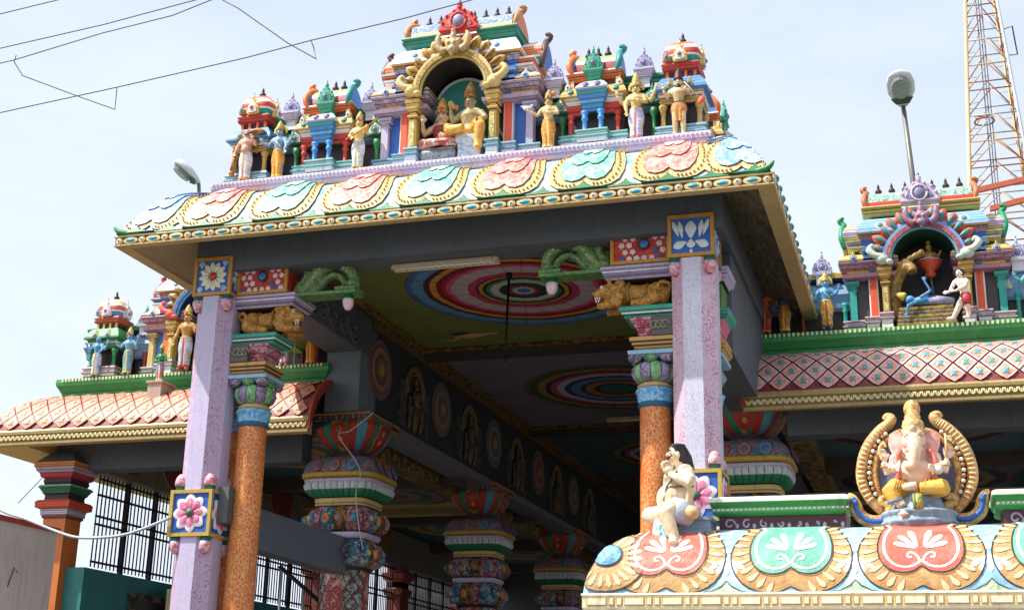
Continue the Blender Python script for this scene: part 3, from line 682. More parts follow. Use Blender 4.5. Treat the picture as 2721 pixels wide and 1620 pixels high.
    g = G(); g.rel(ring2(18, .085, .08), (0, 0), fm, .03, 0, 0, 2, .1); g.rel(ring2(16, .06, .056), (0, 0), fm, .03, 1, 1, 3, .6, .02); g.obj('blue_boss', [paint((40, 34, 44)), paint((70, 120, 180))], rp_)
    # green scroll bracket
    g = G(); f3 = lambda a, b: (XC+s*(2.43-a), 17.22, 7.70+b)
    g.tube([f3(*q) for q in cr([(-.02, .04), (.16, .06), (.30, .22), (.44, .40), (.62, .47), (.80, .42), (.93, .26), (.97, .08)], 5, False)], [.06+.05*math.sin(pi*i/35) for i in range(36)], 10, 0, True, 1.5)
    g.tube([f3(*q) for q in cr([(.2, .02), (.36, .06), (.48, .2), (.62, .28), (.76, .22), (.82, .1)], 5, False)], .05, 8, 0, True, 1.7)
    g.tube([f3(*q) for q in cr([(.0, .42), (.10, .44), (.18, .36), (.14, .22), (.04, .16)], 5, False)], .05, 8, 0, True, 1.6)
    g.tube([f3(*q) for q in cr([(.2, .48), (.27, .40), (.26, .28), (.2, .2)], 5, False)], .04, 8, 0, True, 1.6)
    g.ell(f3(.94, .12), (.1, .14, .08), 9); g.ell(f3(.1, .1), (.13, .12, .09), 9)
    t2 = blob_obj(g, .016, 'scroll_bracket', [brushed((140, 168, 108), (86, 122, 78), 18)], t, smooth=1)
    g = G()
    for k in range(9):
        a = .35+k*.28; q = (.62+.3*math.cos(pi-a), .14+.28*math.sin(a)); g.ell((f3(*q)[0], 17.09, f3(*q)[2]), (.03, .03, .03), 6)
    g.obj('beading', paint((168, 190, 120)), t2)
    g = G(); g.box(*xs(1.40, 2.47), 17.08, 17.40, 7.655, 7.70, 0); g.box(*xs(1.40, 1.72), 17.06, 17.42, 7.702, 7.75, 0); g.obj('bracket_ledge', brushed((112, 158, 90), (80, 122, 70)), t2)
    g = G(); bud(g, (XC+s*1.56, 17.22, 7.655), False, .075, .24); g.obj('lotus_bud', [paint(GREEN), paint((236, 206, 210)), paint((214, 90, 100))], t2)
    lion(None, s, XC+s*2.74, 17.18, 7.10)
    # twin column behind the octagonal pillar
    bx, by = XC+s*3.61, 17.74
    t2 = thing('orange_column', (bx, by, 0), 'round orange column squeezed behind the %s pillar' % ('daisy plaque' if s < 0 else 'upright lotus plaque'), 'column', 'round orange columns of the porch')
    G().lathe([(.235, 0), (.215, 3), (.205, 5.70), (.205, 5.76)], 24, 0, (bx, by)).obj('shaft', m_or, t2)
    G().lathe([(.20, 5.76), (.25, 5.93), (.26, 5.97), (.2, 6.0), (.2, 6.07), (.29, 6.2), (.22, 6.34), (.2, 6.4)], 24, [0, 0, 0, 1, 2, 2, 2], (bx, by), rib=.03, ribn=12).obj('capital', [brushed((156, 208, 236), (84, 156, 212), 12), paint((196, 168, 100)), brushed((84, 156, 92), (170, 150, 186), 12)], t2)
    for nm, w, pr, m in (('blue_slab', .24, [(6.39, 0), (6.41, .06), (6.47, .07), (6.48, .05)], (150, 196, 224)), ('gilt_slab', .28, [(6.485, -.02), (6.55, .035), (6.60, .06), (6.66, .065)], (206, 160, 84)), ('pink_block', .26, [(6.665, -.03), (6.80, 0), (6.94, .08)], (226, 120, 150)), ('teal_slab', .33, [(6.942, 0), (7.02, .055), (7.10, .08)], (56, 168, 146)), ('lavender_slab', .33, [(7.50, 0), (7.6, .06), (7.70, .08)], (188, 178, 212)), ('green_block', .3, [(7.11, -.02), (7.3, 0), (7.48, .0)], (90, 130, 70))):
        G().rl(bx-w, bx+w, by-.3, by+.26, pr, 0).obj(nm, paint(m), t2)
G.lines = False
# ---------------------------------------------------------------- ornate columns in the hall
def sqp(a, q=.42):
    ca, sa = math.cos(a), math.sin(a); e = 2+8*q; return 1/((abs(ca)**e+abs(sa)**e)**(1/e))
def gore(P, k, n, mat, nm, par, bul=.05, q=.42, seg=4, gap=.97, rows=None):
    g = G(); vs = []; fs = []
    for (r, z) in P:
        for i in range(seg+1):
            a = -pi/4+2*pi*(k+i/seg*gap)/n; rr = r*sqp(a, q)*(1+bul*math.sin(pi*i/seg)); vs.append((rr*math.cos(a), rr*math.sin(a), z))
    m = seg+1
    for j in range(len(P)-1):
        for i in range(seg): fs.append((j*m+i, j*m+i+1, j*m+m+i+1, j*m+m+i))
    g.add(vs, fs, 0 if rows is None else [rows[j] for j in range(len(P)-1) for i in range(seg)], True); return g.obj(nm, mat, par)
def ornate_column(label):
    t = thing('ornate_column', (0, 0, 0), label, 'column', 'carved and painted columns of the hall')
    LA = lambda P, m, nm, n=32, q=.42: G().lathe(P, n, m, sq=q, a0=pi/4).obj(nm, mats, t)
    g = G(); g.rl(-.52, .52, -.50, .85, [(6.83, 0), (6.85, .03), (6.86, .02), (6.94, .02), (6.95, .035), (6.975, .035)], [1, 1, 0, 1, 1]); ab = g.obj('abacus', [paint((96, 52, 44)), paint((190, 140, 60))], t)
    for i in range(9):
        for ax in (0, 1):
            g = G(); u = -.44+i*.11
            fm = (lambda a, b, h: Vector((a, -.52-h, b))) if ax == 0 else (lambda a, b, h: Vector((.54+h, a, b)))
            g.rel(ring2(8, .034, .034, (u, 6.90)), (u, 6.90), fm, .018, 0, 0, 2, .6); g.obj('boss', paint([TURQ, (206, 90, 60), (90, 110, 190)][i % 3]), ab)
    P = [(.27, 6.32), (.36, 6.36), (.45, 6.44), (.535, 6.57), (.59, 6.70), (.60, 6.80), (.54, 6.84)]
    cs = [(176, 54, 40), (40, 122, 100), (190, 140, 60), (46, 130, 116), (168, 48, 40), (80, 140, 160)]
    for k in range(24): gore(P, k, 24, paint(cs[k % 6]), 'bowl_rib', t, .03, .42, 3)
    LA([(.25, 6.18), (.30, 6.2), (.30, 6.26), (.25, 6.30), (.24, 6.34), (.44, 6.80)], 0, 'neck') if False else None
    mats = [paint((86, 56, 60))]; LA([(.24, 6.16), (.29, 6.2), (.29, 6.27), (.25, 6.31), (.33, 6.4), (.42, 6.82)], 0, 'neck')
    # oval crest on each bowl face
    for ax in (0, 1):
        fm = (lambda a, b, h: Vector((a, -.34-.25*math.sin(min(1, (b-6.32)/.4)*1.5)-h, b))) if ax == 0 else (lambda a, b, h: Vector((.34+.25*math.sin(min(1, (b-6.32)/.4)*1.5)+h, a, b)))
        g = G(); g.rel(cr([(0, 6.36), (.14, 6.44), (.19, 6.58), (.13, 6.74), (0, 6.80), (-.13, 6.74), (-.19, 6.58), (-.14, 6.44)], 3), (0, 6.6), fm, .035, 0, 1, 3); g.rel(ring2(12, .05, .05, (0, 6.66)), (0, 6.66), fm, .03, 1, 1, 2, .5, .03); g.rel(ring2(10, .035, .035, (0, 6.66)), (0, 6.66), fm, .03, 2, 2, 2, .5, .045); g.rel(ring2(12, .045, .045, (0, 6.50)), (0, 6.50), fm, .03, 1, 1, 2, .5, .03)
        g.obj('crest', [paint((170, 50, 38)), paint((200, 150, 66)), paint((30, 120, 110))], t)
    mats = [ornate((120, 124, 150), (196, 130, 120), (90, 140, 170), 10), paint((196, 156, 54))]
    LA([(.42, 6.19), (.55, 6.17), (.65, 6.08), (.705, 5.97), (.72, 5.87), (.735, 5.85), (.735, 5.80), (.6, 5.79)][::-1], [1, 1, 1, 0, 0, 0, 0], 'cushion')
    for ax in (0, 1):
        for u in (-.34, 0, .34):
            fm = (lambda a, b, h: Vector((u+a, -.655-(6.0-(6.0+b))*.45-h, 5.99+b))) if ax == 0 else (lambda a, b, h: Vector((.70-b*.42+h, u+a, 5.99+b)))
            if ax == 0: fm = (lambda a, b, h: Vector((u+a, -.70+b*.42-h, 5.99+b)))
            g = G(); g.rel(ring2(14, .10, .11), (0, 0), fm, .03, 0, 1, 2, .3); g.rel(ring2(12, .06, .066), (0, 0), fm, .03, 2, 1, 2, .5, .02); g.obj('cushion_boss', [paint([(190, 90, 70), (206, 120, 90), (110, 150, 180)][int((u+.34)/.33)]), paint((60, 44, 50)), paint((90, 120, 150))], t)
    mats = [paint((190, 182, 206)), paint((40, 36, 40))]; LA([(.5, 5.60), (.64, 5.70), (.695, 5.715), (.695, 5.765), (.6, 5.775), (.6, 5.79)], [1, 0, 0, 0, 1], 'lavender_rim')
    for k in range(36): gore([(.50, 5.46), (.585, 5.50), (.645, 5.58), (.672, 5.66), (.64, 5.71)], k, 36, [paint((24, 122, 84)), paint((200, 206, 206))], 'lotus_petal', t, .05, .42, 3, .92, [0, 0, 1, 1])
    mats = [paint((50, 40, 40)), paint((206, 176, 110)), paint((150, 110, 56))]
    LA([(.44, 5.28), (.50, 5.31), (.52, 5.34), (.50, 5.37), (.52, 5.40), (.52, 5.44), (.46, 5.45), (.46, 5.50)], [0, 1, 2, 1, 1, 1, 0], 'gilt_band')
    c2 = [ornate((190, 110, 130), (230, 180, 180), (120, 60, 80), 14), ornate((90, 130, 160), (200, 210, 210), (50, 80, 120), 14), ornate((110, 84, 50), (206, 160, 70), (70, 54, 40), 14)]
    bc = [(60, 130, 190), (214, 170, 70), (206, 90, 100), (70, 150, 130)]
    def bossk(k, r, z):
        if k in (2, 3, 4, 5, 6, 7): return          # turned away from the porch
        a = -pi/4+2*pi*(k+.48)/16; r *= sqp(a, .3); c = Vector((r*math.cos(a), r*math.sin(a), z))
        g = G(); g.ell(c, (.075, .075, .09), 9, 0); g.ell(c*1.06-Vector((0, 0, z*.06)), (.05, .05, .055), 8, 1); g.obj('bulge_boss', [paint(bc[k % 4]), paint(bc[(k+1) % 4])], t)
    for k in range(16): gore([(.44, 4.86), (.56, 4.90), (.625, 5.0), (.635, 5.10), (.58, 5.22), (.46, 5.30)], k, 16, c2[k % 3], 'bulge_panel', t, .05, .3); bossk(k, .64, 5.07)
    mats = [paint((46, 40, 42)), paint((196, 188, 212))]; LA([(.40, 4.70), (.48, 4.74), (.52, 4.79), (.52, 4.84), (.46, 4.86), (.46, 5.25)], [0, 1, 1, 0, 0], 'lavender_band')
    for k in range(16): gore([(.42, 4.26), (.52, 4.30), (.60, 4.42), (.59, 4.55), (.52, 4.66), (.44, 4.74)], k, 16, c2[(k+1) % 3], 'bulge_panel', t, .05, .3); bossk(k, .605, 4.48)
    mats = [paint((60, 48, 46))]; LA([(.40, 4.2), (.44, 4.3), (.47, 4.5), (.42, 4.72)], 0, 'lower_core')
    g = oct_shaft(0, 4.26, .40, 0, 1); g.obj('shaft', [ornate((196, 120, 120), (230, 190, 180), (150, 60, 60), 8), ornate((70, 140, 140), (190, 200, 190), (120, 84, 50), 9)], t)
    for k in (5, 7, 1):
        a = k*pi/4
        g = G(); 
        for zz in [3.0+.3*i for i in range(5)]:
            for sg in (1, -1): g.tube([Vector((.405*math.cos(a)-sg*.13*math.sin(a), .405*math.sin(a)+sg*.13*math.cos(a), zz)), Vector((.405*math.cos(a)+sg*.13*math.sin(a), .405*math.sin(a)-sg*.13*math.cos(a), zz+.3))], .012, 5)
        g.obj('lattice_band', paint((150, 40, 44)), t)
    return t
oc = ornate_column('carved column in full view beside the white cable, nearest on the dim side')
oc.location = (XC-3.60, 22.15, 0)
for (x, y, lb) in ((XC+3.62, 22.15, 'carved column half hidden behind the stippled pillar on the right'), (XC-3.60, 29.5, 'carved column second along the dim hall, above the far grilles'), (XC-3.60, 36.8, 'carved column deepest in the dim hall')):
    copy_tree(oc, (x, y, 0), None, lb)
G.lines = True
# ---------------------------------------------------------------- parapet shrines
def finial(g, c, h=.17, mi=0):
    T = g.T; M_ = Matrix.Translation(c); g.T = M_ if T is None else T @ M_
    k = h/.17; g.lathe([(r*k, z*k) for r, z in [(.02, -.01), (.028, 0), (.045, .02), (.05, .045), (.036, .072), (.016, .085), (.024, .098), (.016, .112), (.022, .124), (.012, .14), (.003, .17)]], 10, mi); g.T = T
FIN = metal((58, 44, 42), .5, .4)
def nasi(par, c, w, h, m1, m2, nm='arch_crest', ry=0):
    """small horseshoe crest: layered plates with a boss, bud on top; faces -Y (or +X when ry)"""
    x, y, z = c
    fm = (lambda a, b, hh: Vector((x+a, y-hh, z+b))) if not ry else (lambda a, b, hh: Vector((x+hh, y+a, z+b)))
    o1 = cr([(-w, 0), (-w*.96, h*.3), (-w*.72, h*.58), (-w*.3, h*.76), (0, h*.92), (w*.3, h*.76), (w*.72, h*.58), (w*.96, h*.3), (w, 0), (0, -.01)], 2)
    g = G(); g.rel(o1, (0, h*.3), fm, .05, 0, 0, 2, .1, -.05); g.rel([(a*.68, b*.72+h*.04) for a, b in [(q.x, q.y) for q in o1]], (0, h*.3), fm, .03, 1, 0, 2, .2, .0)
    g.rel(ring2(10, w*.3, w*.34, (0, h*.28)), (0, h*.28), fm, .04, 2, 2, 2, .6, .02)
    for q in o1[2:-3:2]: g.ell(fm(q.x*.93, q.y*.95, .0), (w*.10, w*.10, w*.10), 5, 2 if ry else 0)
    g.tube([fm(w*.42*math.cos(a_), h*.28+w*.46*math.sin(a_), .025) for a_ in [2*pi*k/12 for k in range(13)]], w*.07, 5, 0)
    g.ell(fm(0, h*.98, -.03), (w*.17, w*.17, h*.13), 7, 0); g.ell(fm(0, h*1.14, -.03), (w*.08, w*.08, h*.1), 6, 2)
    return g.obj(nm, [m1, m2, paint((120, 120, 150))], par)
def horn_end(par, x, y, z, h, d, s, m1, m2, m3):
    """upright end arch of a barrel roof with a curled tip; s = +1 / -1 outwards along X"""
    g = G(); o1 = cr([(-d, 0), (-d*1.05, h*.35), (-d*.6, h*.72), (0, h*.9), (d*.6, h*.72), (d*1.05, h*.35), (d, 0)], 3, False)
    g.ext([(q.x, q.y) for q in o1], lambda a, b: Vector((x, y+a, z+b)), lambda a, b: Vector((x+s*.06, y+a, z+b)), 0, 1)
    g.tube(cr([(x+s*.02, y-d, z-.02), (x+s*.07, y-d*1.1, z+h*.35), (x+s*.05, y-d*.6, z+h*.78), (x+s*.03, y-.02, z+h*.98), (x+s*.1, y-.03, z+h*1.15), (x+s*.02, y-.05, z+h*1.22)], 3, False), [.035, .04, .045, .05, .05, .05, .05, .05, .05, .055, .05, .05, .045, .04, .035, .02], 7, 2)
    return g.obj('horn_end', [m1, m2, m3], par)
def build_kuta(label, pal):
    t = thing('corner_shrine', (0, 0, 0), label, 'miniature shrine', 'miniature corner shrines on the parapets')
    P = [paint(c) for c in pal['p']]
    g = G(); g.rl(-.30, .30, -.26, .30, [(.0, .04), (.06, .04), (.07, .07), (.11, .07), (.12, .04), (.15, .04), (.16, .07), (.20, .06), (.20, 0)], [0, 1, 1, 2, 0, 1, 1, 1]); g.obj('base', [paint(c) for c in pal['base']], t)
    g = G(); g.box(-.26, .26, -.16, .28, .19, .62); g.obj('core', paint(pal['core']), t)
    for x, y in ((-.26, -.22), (.26, -.22), (.26, .25)):
        g = G(); g.lathe([(.04, .2), (.055, .21), (.055, .24), (.036, .26), (.034, .42), (.05, .44), (.03, .46), (.06, .50), (.065, .55), (.04, .57)], 10, 0, (x, y)); g.obj('colonnette', P[4], t)
    g = G(); g.rl(-.27, .27, -.23, .28, [(.56, 0), (.60, .04), (.66, .02), (.70, .06), (.74, .06)], [0, 0, 1, 0]); g.obj('architrave', [P[4], P[5]], t)
    g = G(); g.rl(-.27, .27, -.23, .28, [(.74, .06), (.76, .12), (.80, .115), (.86, .09), (.92, .05), (.98, .01), (1.0, -.04)], 0); kp = g.obj('roll_cornice', P[0], t)
    for x, dy in ((-.14, 0), (.14, 0)): nasi(kp, (x, -.33, .77), .085, .16, P[1], P[3])
    nasi(kp, (.36, .0, .77), .085, .16, P[1], P[3], ry=1)
    g = G(); g.box(-.2, .2, -.17, .22, .98, 1.10); g.obj('neck', paint((60, 44, 44)), t)
    for x in (-.2, -.07, .07, .2):
        g = G(); g.box(x-.02, x+.02, -.20, -.165, .99, 1.1); g.obj('neck_post', P[2], t)
    g = G(); g.rl(-.20, .20, -.17, .22, [(1.09, .0), (1.11, .06), (1.15, .075), (1.16, .05), (1.20, .08), (1.23, .06), (1.24, .0)], [0, 0, 1, 0, 0, 1]); g.obj('upper_cornice', [P[6], P[5]], t)
    g = G(); g.lathe([(.215, 1.235), (.255, 1.28), (.27, 1.33), (.275, 1.36), (.28, 1.40), (.27, 1.45), (.24, 1.52), (.19, 1.58), (.12, 1.62), (.05, 1.64)], 24, [3, 3, 1, 2, 2, 1, 0, 0, 0], (0, .025), sq=.35, a0=pi/4); g.obj('dome', [P[2], P[5], P[6], P[3]], t)
    nasi(t, (0, -.28, 1.24), .10, .30, P[7], P[5], 'dome_crest'); nasi(t, (.30, .02, 1.24), .10, .30, P[7], P[5], 'dome_crest', ry=1)
    nasi(t, (-.2, -.24, 1.26), .06, .2, P[2], P[3], 'dome_crest')
    g = G(); finial(g, (0, .02, 1.64), .19); g.obj('finial', FIN, t)
    return t
def build_sala(label, pal):
    t = thing('barrel_shrine', (0, 0, 0), label, 'miniature shrine', 'miniature barrel roofed shrines on the parapet')
    P = [paint(c) for c in pal['p']]; B = [paint(c) for c in pal['base']]
    g = G(); g.rl(-.46, .46, -.24, .3, [(.06, .02), (.12, .03), (.13, .06), (.17, .06), (.18, .03), (.20, .03), (.21, .05), (.235, .05)], [0, 1, 1, 2, 0, 1, 1]); g.rl(-.19, .19, -.36, -.2, [(.05, .02), (.12, .03), (.13, .055), (.17, .055), (.18, .03), (.21, .03), (.22, .055), (.25, .05)], [0, 1, 1, 2, 0, 1, 1]); g.obj('base', B, t)
    g = G(); g.box(-.42, .42, -.10, .3, .22, .62); g.obj('core', paint(pal['core']), t)
    for x, y, m in ((-.35, -.2, 6), (.35, -.2, 6), (-.12, -.30, 0), (.12, -.30, 0)):
        g = G(); g.lathe([(.05, .235), (.05, .25), (.036, .27), (.034, .42), (.052, .45), (.05, .48), (.03, .50), (.06, .55), (.06, .575)], 10, 0, (x, y)); g.obj('colonnette', P[m], t)
    g = G(); g.rl(-.36, .36, -.2, .28, [(.56, .0), (.60, .04), (.62, .02), (.68, .06), (.70, .06), (.71, .03), (.78, .07), (.82, .08)], [0, 0, 0, 0, 1, 1, 1]); g.obj('architrave', [P[6], P[5]], t)
    g = G(); g.rl(-.11, .11, -.30, -.15, [(.56, .0), (.60, .03), (.66, .045), (.68, .065), (.74, .07), (.80, .10), (.86, .115), (.89, .12)], [0, 0, 1, 0, 0, 1, 0]); g.obj('central_block', [P[0], P[3]], t)
    g = G(); g.rl(-.37, .37, -.2, .28, [(.82, .08), (.83, .13), (.87, .125), (.94, .09), (1.0, .04), (1.04, -.02)], 0); kp = g.obj('roll_cornice', P[1], t)
    g = G(); g.rl(-.12, .12, -.30, -.1, [(.89, .11), (.91, .13), (.96, .10), (1.02, .05), (1.06, 0)], 0); k2 = g.obj('central_roll', P[5], t)
    for x in (-.09, .09):
        g = G(); g.rel(ring2(12, .05, .045, (x, .97)), (x, .97), lambda a, b, h: Vector((a, -.30-.115+(b-.97)*.6-h+.02, b)), .03, 0, 0, 2, .6); g.obj('roundel', paint((90, 90, 150)), k2)
    for x in (-.34, .34):
        g = G(); g.rel(ring2(10, .05, .045, (x, .92)), (x, .92), lambda a, b, h: Vector((a, -.305+(b-.92)*.6-h, b)), .03, 0, 0, 2, .6); g.obj('roundel', P[3], kp)
        nasi(kp, (x+(.05 if x > 0 else -.05), -.26, .96), .05, .16, P[1], P[5])
    g = G(); g.box(-.34, .34, -.16, .24, 1.02, 1.14); g.obj('neck', paint((70, 48, 44)), t)
    for x in (-.34, .34, -.11, .11):
        g = G(); g.box(x-.022, x+.022, -.20, -.15, 1.03, 1.14); g.obj('neck_post', P[3] if abs(x) < .2 else P[5], t)
    g = G(); g.rl(-.34, .34, -.16, .24, [(1.13, .0), (1.15, .06), (1.18, .07), (1.19, .045), (1.23, .09), (1.26, .08), (1.27, .02)], [0, 0, 1, 0, 1, 1]); g.obj('upper_cornice', [P[2], P[5]], t)
    g = G(); n = 12; pr = [(-.2-.03*math.sin(pi*i/n), 0) for i in range(1)]
    arc = [(.04-.24*math.cos(pi*i/14)*(1.06 if 2 < i < 12 else 1), 1.27+.33*math.sin(pi*i/14)) for i in range(15)]
    vs = [(x, a, b) for x in (-.31, .31) for a, b in arc]; fs = [(i, i+15, i+16, i+1) for i in range(14)]
    g.add(vs, fs, [0, 0, 1, 2, 2, 3, 3, 3, 3, 2, 2, 1, 0, 0], True); vt = g.obj('barrel_roof', [paint((150, 30, 40)), P[5], paint((150, 170, 90)), paint((244, 226, 206))], t)
    for s in (-1, 1): horn_end(t, s*.31, .03, 1.24, .40, .24, s, P[0], P[4], P[2] if s < 0 else P[3])
    g = G(); g.rl(-.09, .09, -.27, -.1, [(1.11, 0), (1.14, .02), (1.20, .03), (1.22, .06), (1.26, .06)], 0); g.obj('crest_base', P[7], t)
    nasi(t, (0, -.30, 1.26), .135, .32, P[7], paint((40, 150, 120)), 'roof_crest')
    for x in (-.15, 0, .15):
        g = G(); finial(g, (x, .04, 1.60), .19); g.obj('finial', FIN, t)
    return t
def build_big(label, pal, seven=8):
    t = thing('arched_shrine', (0, 0, 0), label, 'shrine')
    C = {k: paint(v) for k, v in pal.items() if isinstance(v, tuple)}
    sh = lambda c, k: tuple(max(0, min(255, int(v*k))) for v in c)
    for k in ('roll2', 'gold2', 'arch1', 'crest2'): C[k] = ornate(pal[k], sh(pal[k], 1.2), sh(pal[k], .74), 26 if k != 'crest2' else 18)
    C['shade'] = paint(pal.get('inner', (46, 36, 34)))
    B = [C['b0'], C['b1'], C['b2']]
    ms = [0, 1, 1, 2, 0, 1, 1]
    for s in (-1, 1):
        for a, b_, yf, h in ((.98, 1.34, -.02, .0), (.74, .985, -.10, .03), (.53, .745, -.2, .06)):
            x0, x1 = sorted((s*a, s*b_)); g = G(); z0 = .0
            g.rl(x0+.02, x1-.02, yf, .35, [(z0, .0), (.08+h, .0), (.09+h, .03), (.12+h, .03), (.13+h, .0), (.16+h, .0), (.17+h, .025), (.205+h, .02)], ms); g.obj('base_step', B, t)
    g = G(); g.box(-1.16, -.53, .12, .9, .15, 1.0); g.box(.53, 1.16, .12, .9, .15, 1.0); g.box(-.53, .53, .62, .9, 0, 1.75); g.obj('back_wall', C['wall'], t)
    for s in (-1, 1):
        g = G(); x = s*1.16; g.box(x-.055, x+.055, .0, .14, .19, .80); g.rl(x-.05, x+.05, .02, .12, [(.72, 0), (.75, .03), (.78, .01), (.82, .06), (.88, .06), (.90, .02)], 0); g.obj('outer_pilaster', C['outer'], t)
        g = G(); x = s*.99; g.box(x-.10, x+.10, .085, .14, .2, .95); g.obj('blue_panel', C['panel'], t)
        g = G(); x = s*.83; g.box(x-.05, x+.05, -.03, .12, .22, .93, 0); g.box(x-.075, x-.052, .0, .12, .22, .93, 1); g.box(x+.052, x+.075, .0, .12, .22, .93, 1); g.rl(x-.05, x+.05, -.05, .1, [(.93, .0), (.95, .03), (1.0, .03), (1.02, 0), (1.08, .0), (1.10, .05), (1.16, .05)], 2); g.obj('red_post', [C['post'], paint(WHITE), C['cap']], t)
        g = G(); x = s*.635
        g.box(x-.055, x+.055, -.16, .0, .26, .76, 0); g.box(x-.03, x+.03, -.175, -.15, .30, .72, 1); g.rl(x-.05, x+.05, -.17, -.0, [(.74, 0), (.77, .03), (.79, .03), (.80, .0), (.84, .0), (.88, .04), (.93, .045), (.96, .06), (1.02, .07), (1.05, .04)], 0); g.obj('gilt_column', [C['gold'], C['gold2']], t)
    # stacked cornices left and right of the arch
    for s in (-1, 1):
        def part(nm, x0, x1, y0, y1, prof, mi, mats):
            a, b_ = sorted((s*x0, s*x1)); g = G(); g.rl(a, b_, y0, y1, prof, mi); return g.obj(nm, mats, t)
        part('lower_cornice', .55, 1.20, .0, .9, [(.90, .0), (.91, .10), (.98, .12), (1.0, .04), (1.05, .04)], [0, 0, 0, 1], [C['roll'], C['ochre']])
        lc = part('lower_roll', .55, 1.22, .0, .9, [(1.05, .04), (1.07, .10), (1.13, .13), (1.17, .15), (1.20, .13)], [0, 0, 1, 1], [C['roll2'], C['roll']])
        part('lower_roof', .55, 1.22, .0, .9, [(1.20, .14), (1.23, .14), (1.28, .09), (1.34, .02)], [0, 1, 1], [C['ochre'], C['white']])
        nasi(lc, (s*1.12, -.12, 1.2), .08, .16, C['white'], C['cap'])
        part('mid_neck', .55, 1.10, .06, .85, [(1.33, 0), (1.44, 0)], 0, [C['dark']])
        part('mid_cornice', .5, 1.14, .02, .88, [(1.42, 0), (1.44, .06), (1.49, .07), (1.50, .03), (1.54, .09), (1.58, .10), (1.60, .05)], [0, 0, 1, 1, 0, 0], [C['white'], C['orange']])
        part('ochre_band', .56, 1.02, -.02, .8, [(1.36, .0), (1.46, .0)], 0, [C['ochre']])
        part('blue_cap', .62, .92, -.10, .3, [(1.16, 0), (1.20, .04), (1.28, .04), (1.30, .0), (1.34, .06), (1.42, .06), (1.44, 0)], 0, [C['cap']])
        part('upper_band', .5, .92, -.04, .8, [(1.47, .0), (1.53, .06), (1.60, .09), (1.64, .09)], [1, 0, 0], [C['roll2'], C['cap']])
        ur = part('upper_roll', .0, .92, -.04, .8, [(1.64, .09), (1.67, .13), (1.74, .12), (1.84, .07), (1.94, .0)], [1, 0, 0, 0], [C['uroll'], C['ochre']])
        g = G(); g.rel(ring2(14, .085, .07, (s*.66, 1.80)), (s*.66, 1.8), lambda a, b, h: Vector((a, -.115+(b-1.8)*.45-h, b)), .03, 0, 0, 2, .4); g.rel(ring2(12, .05, .042, (s*.66, 1.80)), (s*.66, 1.8), lambda a, b, h: Vector((a, -.115+(b-1.8)*.45-h, b)), .03, 1, 1, 2, .5, .02); g.obj('roundel', [C['white'], C['cap']], ur)
        # side gable
        a, b_ = sorted((s*.98, s*1.24)); g = G(); g.rl(a, b_, .2, .75, [(1.58, 0), (1.62, .03), (1.68, .0), (1.72, .04), (1.80, .05), (1.86, .03), (1.92, .0), (1.97, -.06), (2.0, -.12)], [1, 1, 2, 0, 0, 2, 0, 1]); g.obj('side_barrel', [C['orange'], C['teal'], C['white']], t)
        horn_end(t, s*1.24, .48, 1.55, .52, .26, s, C['panel'], C['gold'], C['horn'])
        # top storey
        part('top_neck', 0, .80, .1, .78, [(1.92, 0), (2.04, 0)], 0, [C['dark']])
        part('green_cornice', 0, .86, .05, .82, [(2.02, 0), (2.05, .06), (2.10, .08), (2.11, .05), (2.15, .09), (2.18, .08), (2.19, 0)], [0, 0, 1, 0, 0, 0], [C['green'], C['gcream']])
        horn_end(t, s*.83, .42, 2.17, .42, .32, s, C['orange'], C['gold'], C['horn2'])
    arc = [(.42-.36*math.cos(pi*i/16)*(1.06 if 2 < i < 14 else 1), 2.19+.34*math.sin(pi*i/16)**.8) for i in range(17)]
    g = G(); g.add([(x, a, b) for x in (-.83, .83) for a, b in arc], [(i, i+17, i+18, i+1) for i in range(16)], [0, 1, 1, 1, 1, 1, 2, 2, 2, 2, 2, 2, 1, 1, 1, 0], True)
    bt = g.obj('barrel_roof', [C['vbot'], ornate(WHITE, pal['v1'], pal['v2'], 16, .15), C['vtop']], t)
    g = G(); g.tube([(-.85, .42, 2.53), (.85, .42, 2.53)], .03, 8); g.obj('ridge', C['green'], bt)
    for i in range(seven):
        x = -.66+1.32*i/(seven-1); g = G(); finial(g, (x, .42, 2.55), .2); g.obj('finial', FIN, t)
    # raised crest in front of the barrel
    g = G(); g.rl(-.27, .27, -.02, .2, [(2.03, 0), (2.08, .04), (2.12, .02), (2.20, .05), (2.22, .05)], [0, 1, 0, 0]); g.obj('crest_base', [C['crest'], C['white']], t)
    nasi(t, (0, -.05, 2.22), .30, .40, C['crest'], C['crest2'], 'roof_crest')
    # horseshoe arch
    fy = -.16
    def arcpt(r, th): return (r*math.cos(th), 1.14+r*math.sin(th))
    ths = [pi*i/28 for i in range(29)]
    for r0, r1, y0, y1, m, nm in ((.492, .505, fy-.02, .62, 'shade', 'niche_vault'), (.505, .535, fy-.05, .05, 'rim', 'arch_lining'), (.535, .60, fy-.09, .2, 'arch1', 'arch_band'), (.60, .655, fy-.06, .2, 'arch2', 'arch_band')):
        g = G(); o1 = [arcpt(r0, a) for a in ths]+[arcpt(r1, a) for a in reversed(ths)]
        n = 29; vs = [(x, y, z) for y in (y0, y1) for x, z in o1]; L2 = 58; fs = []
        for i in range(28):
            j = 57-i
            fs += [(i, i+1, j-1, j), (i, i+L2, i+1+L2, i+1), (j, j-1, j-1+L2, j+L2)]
        g.add(vs, fs, 0, False); g.obj(nm, C[m], t)
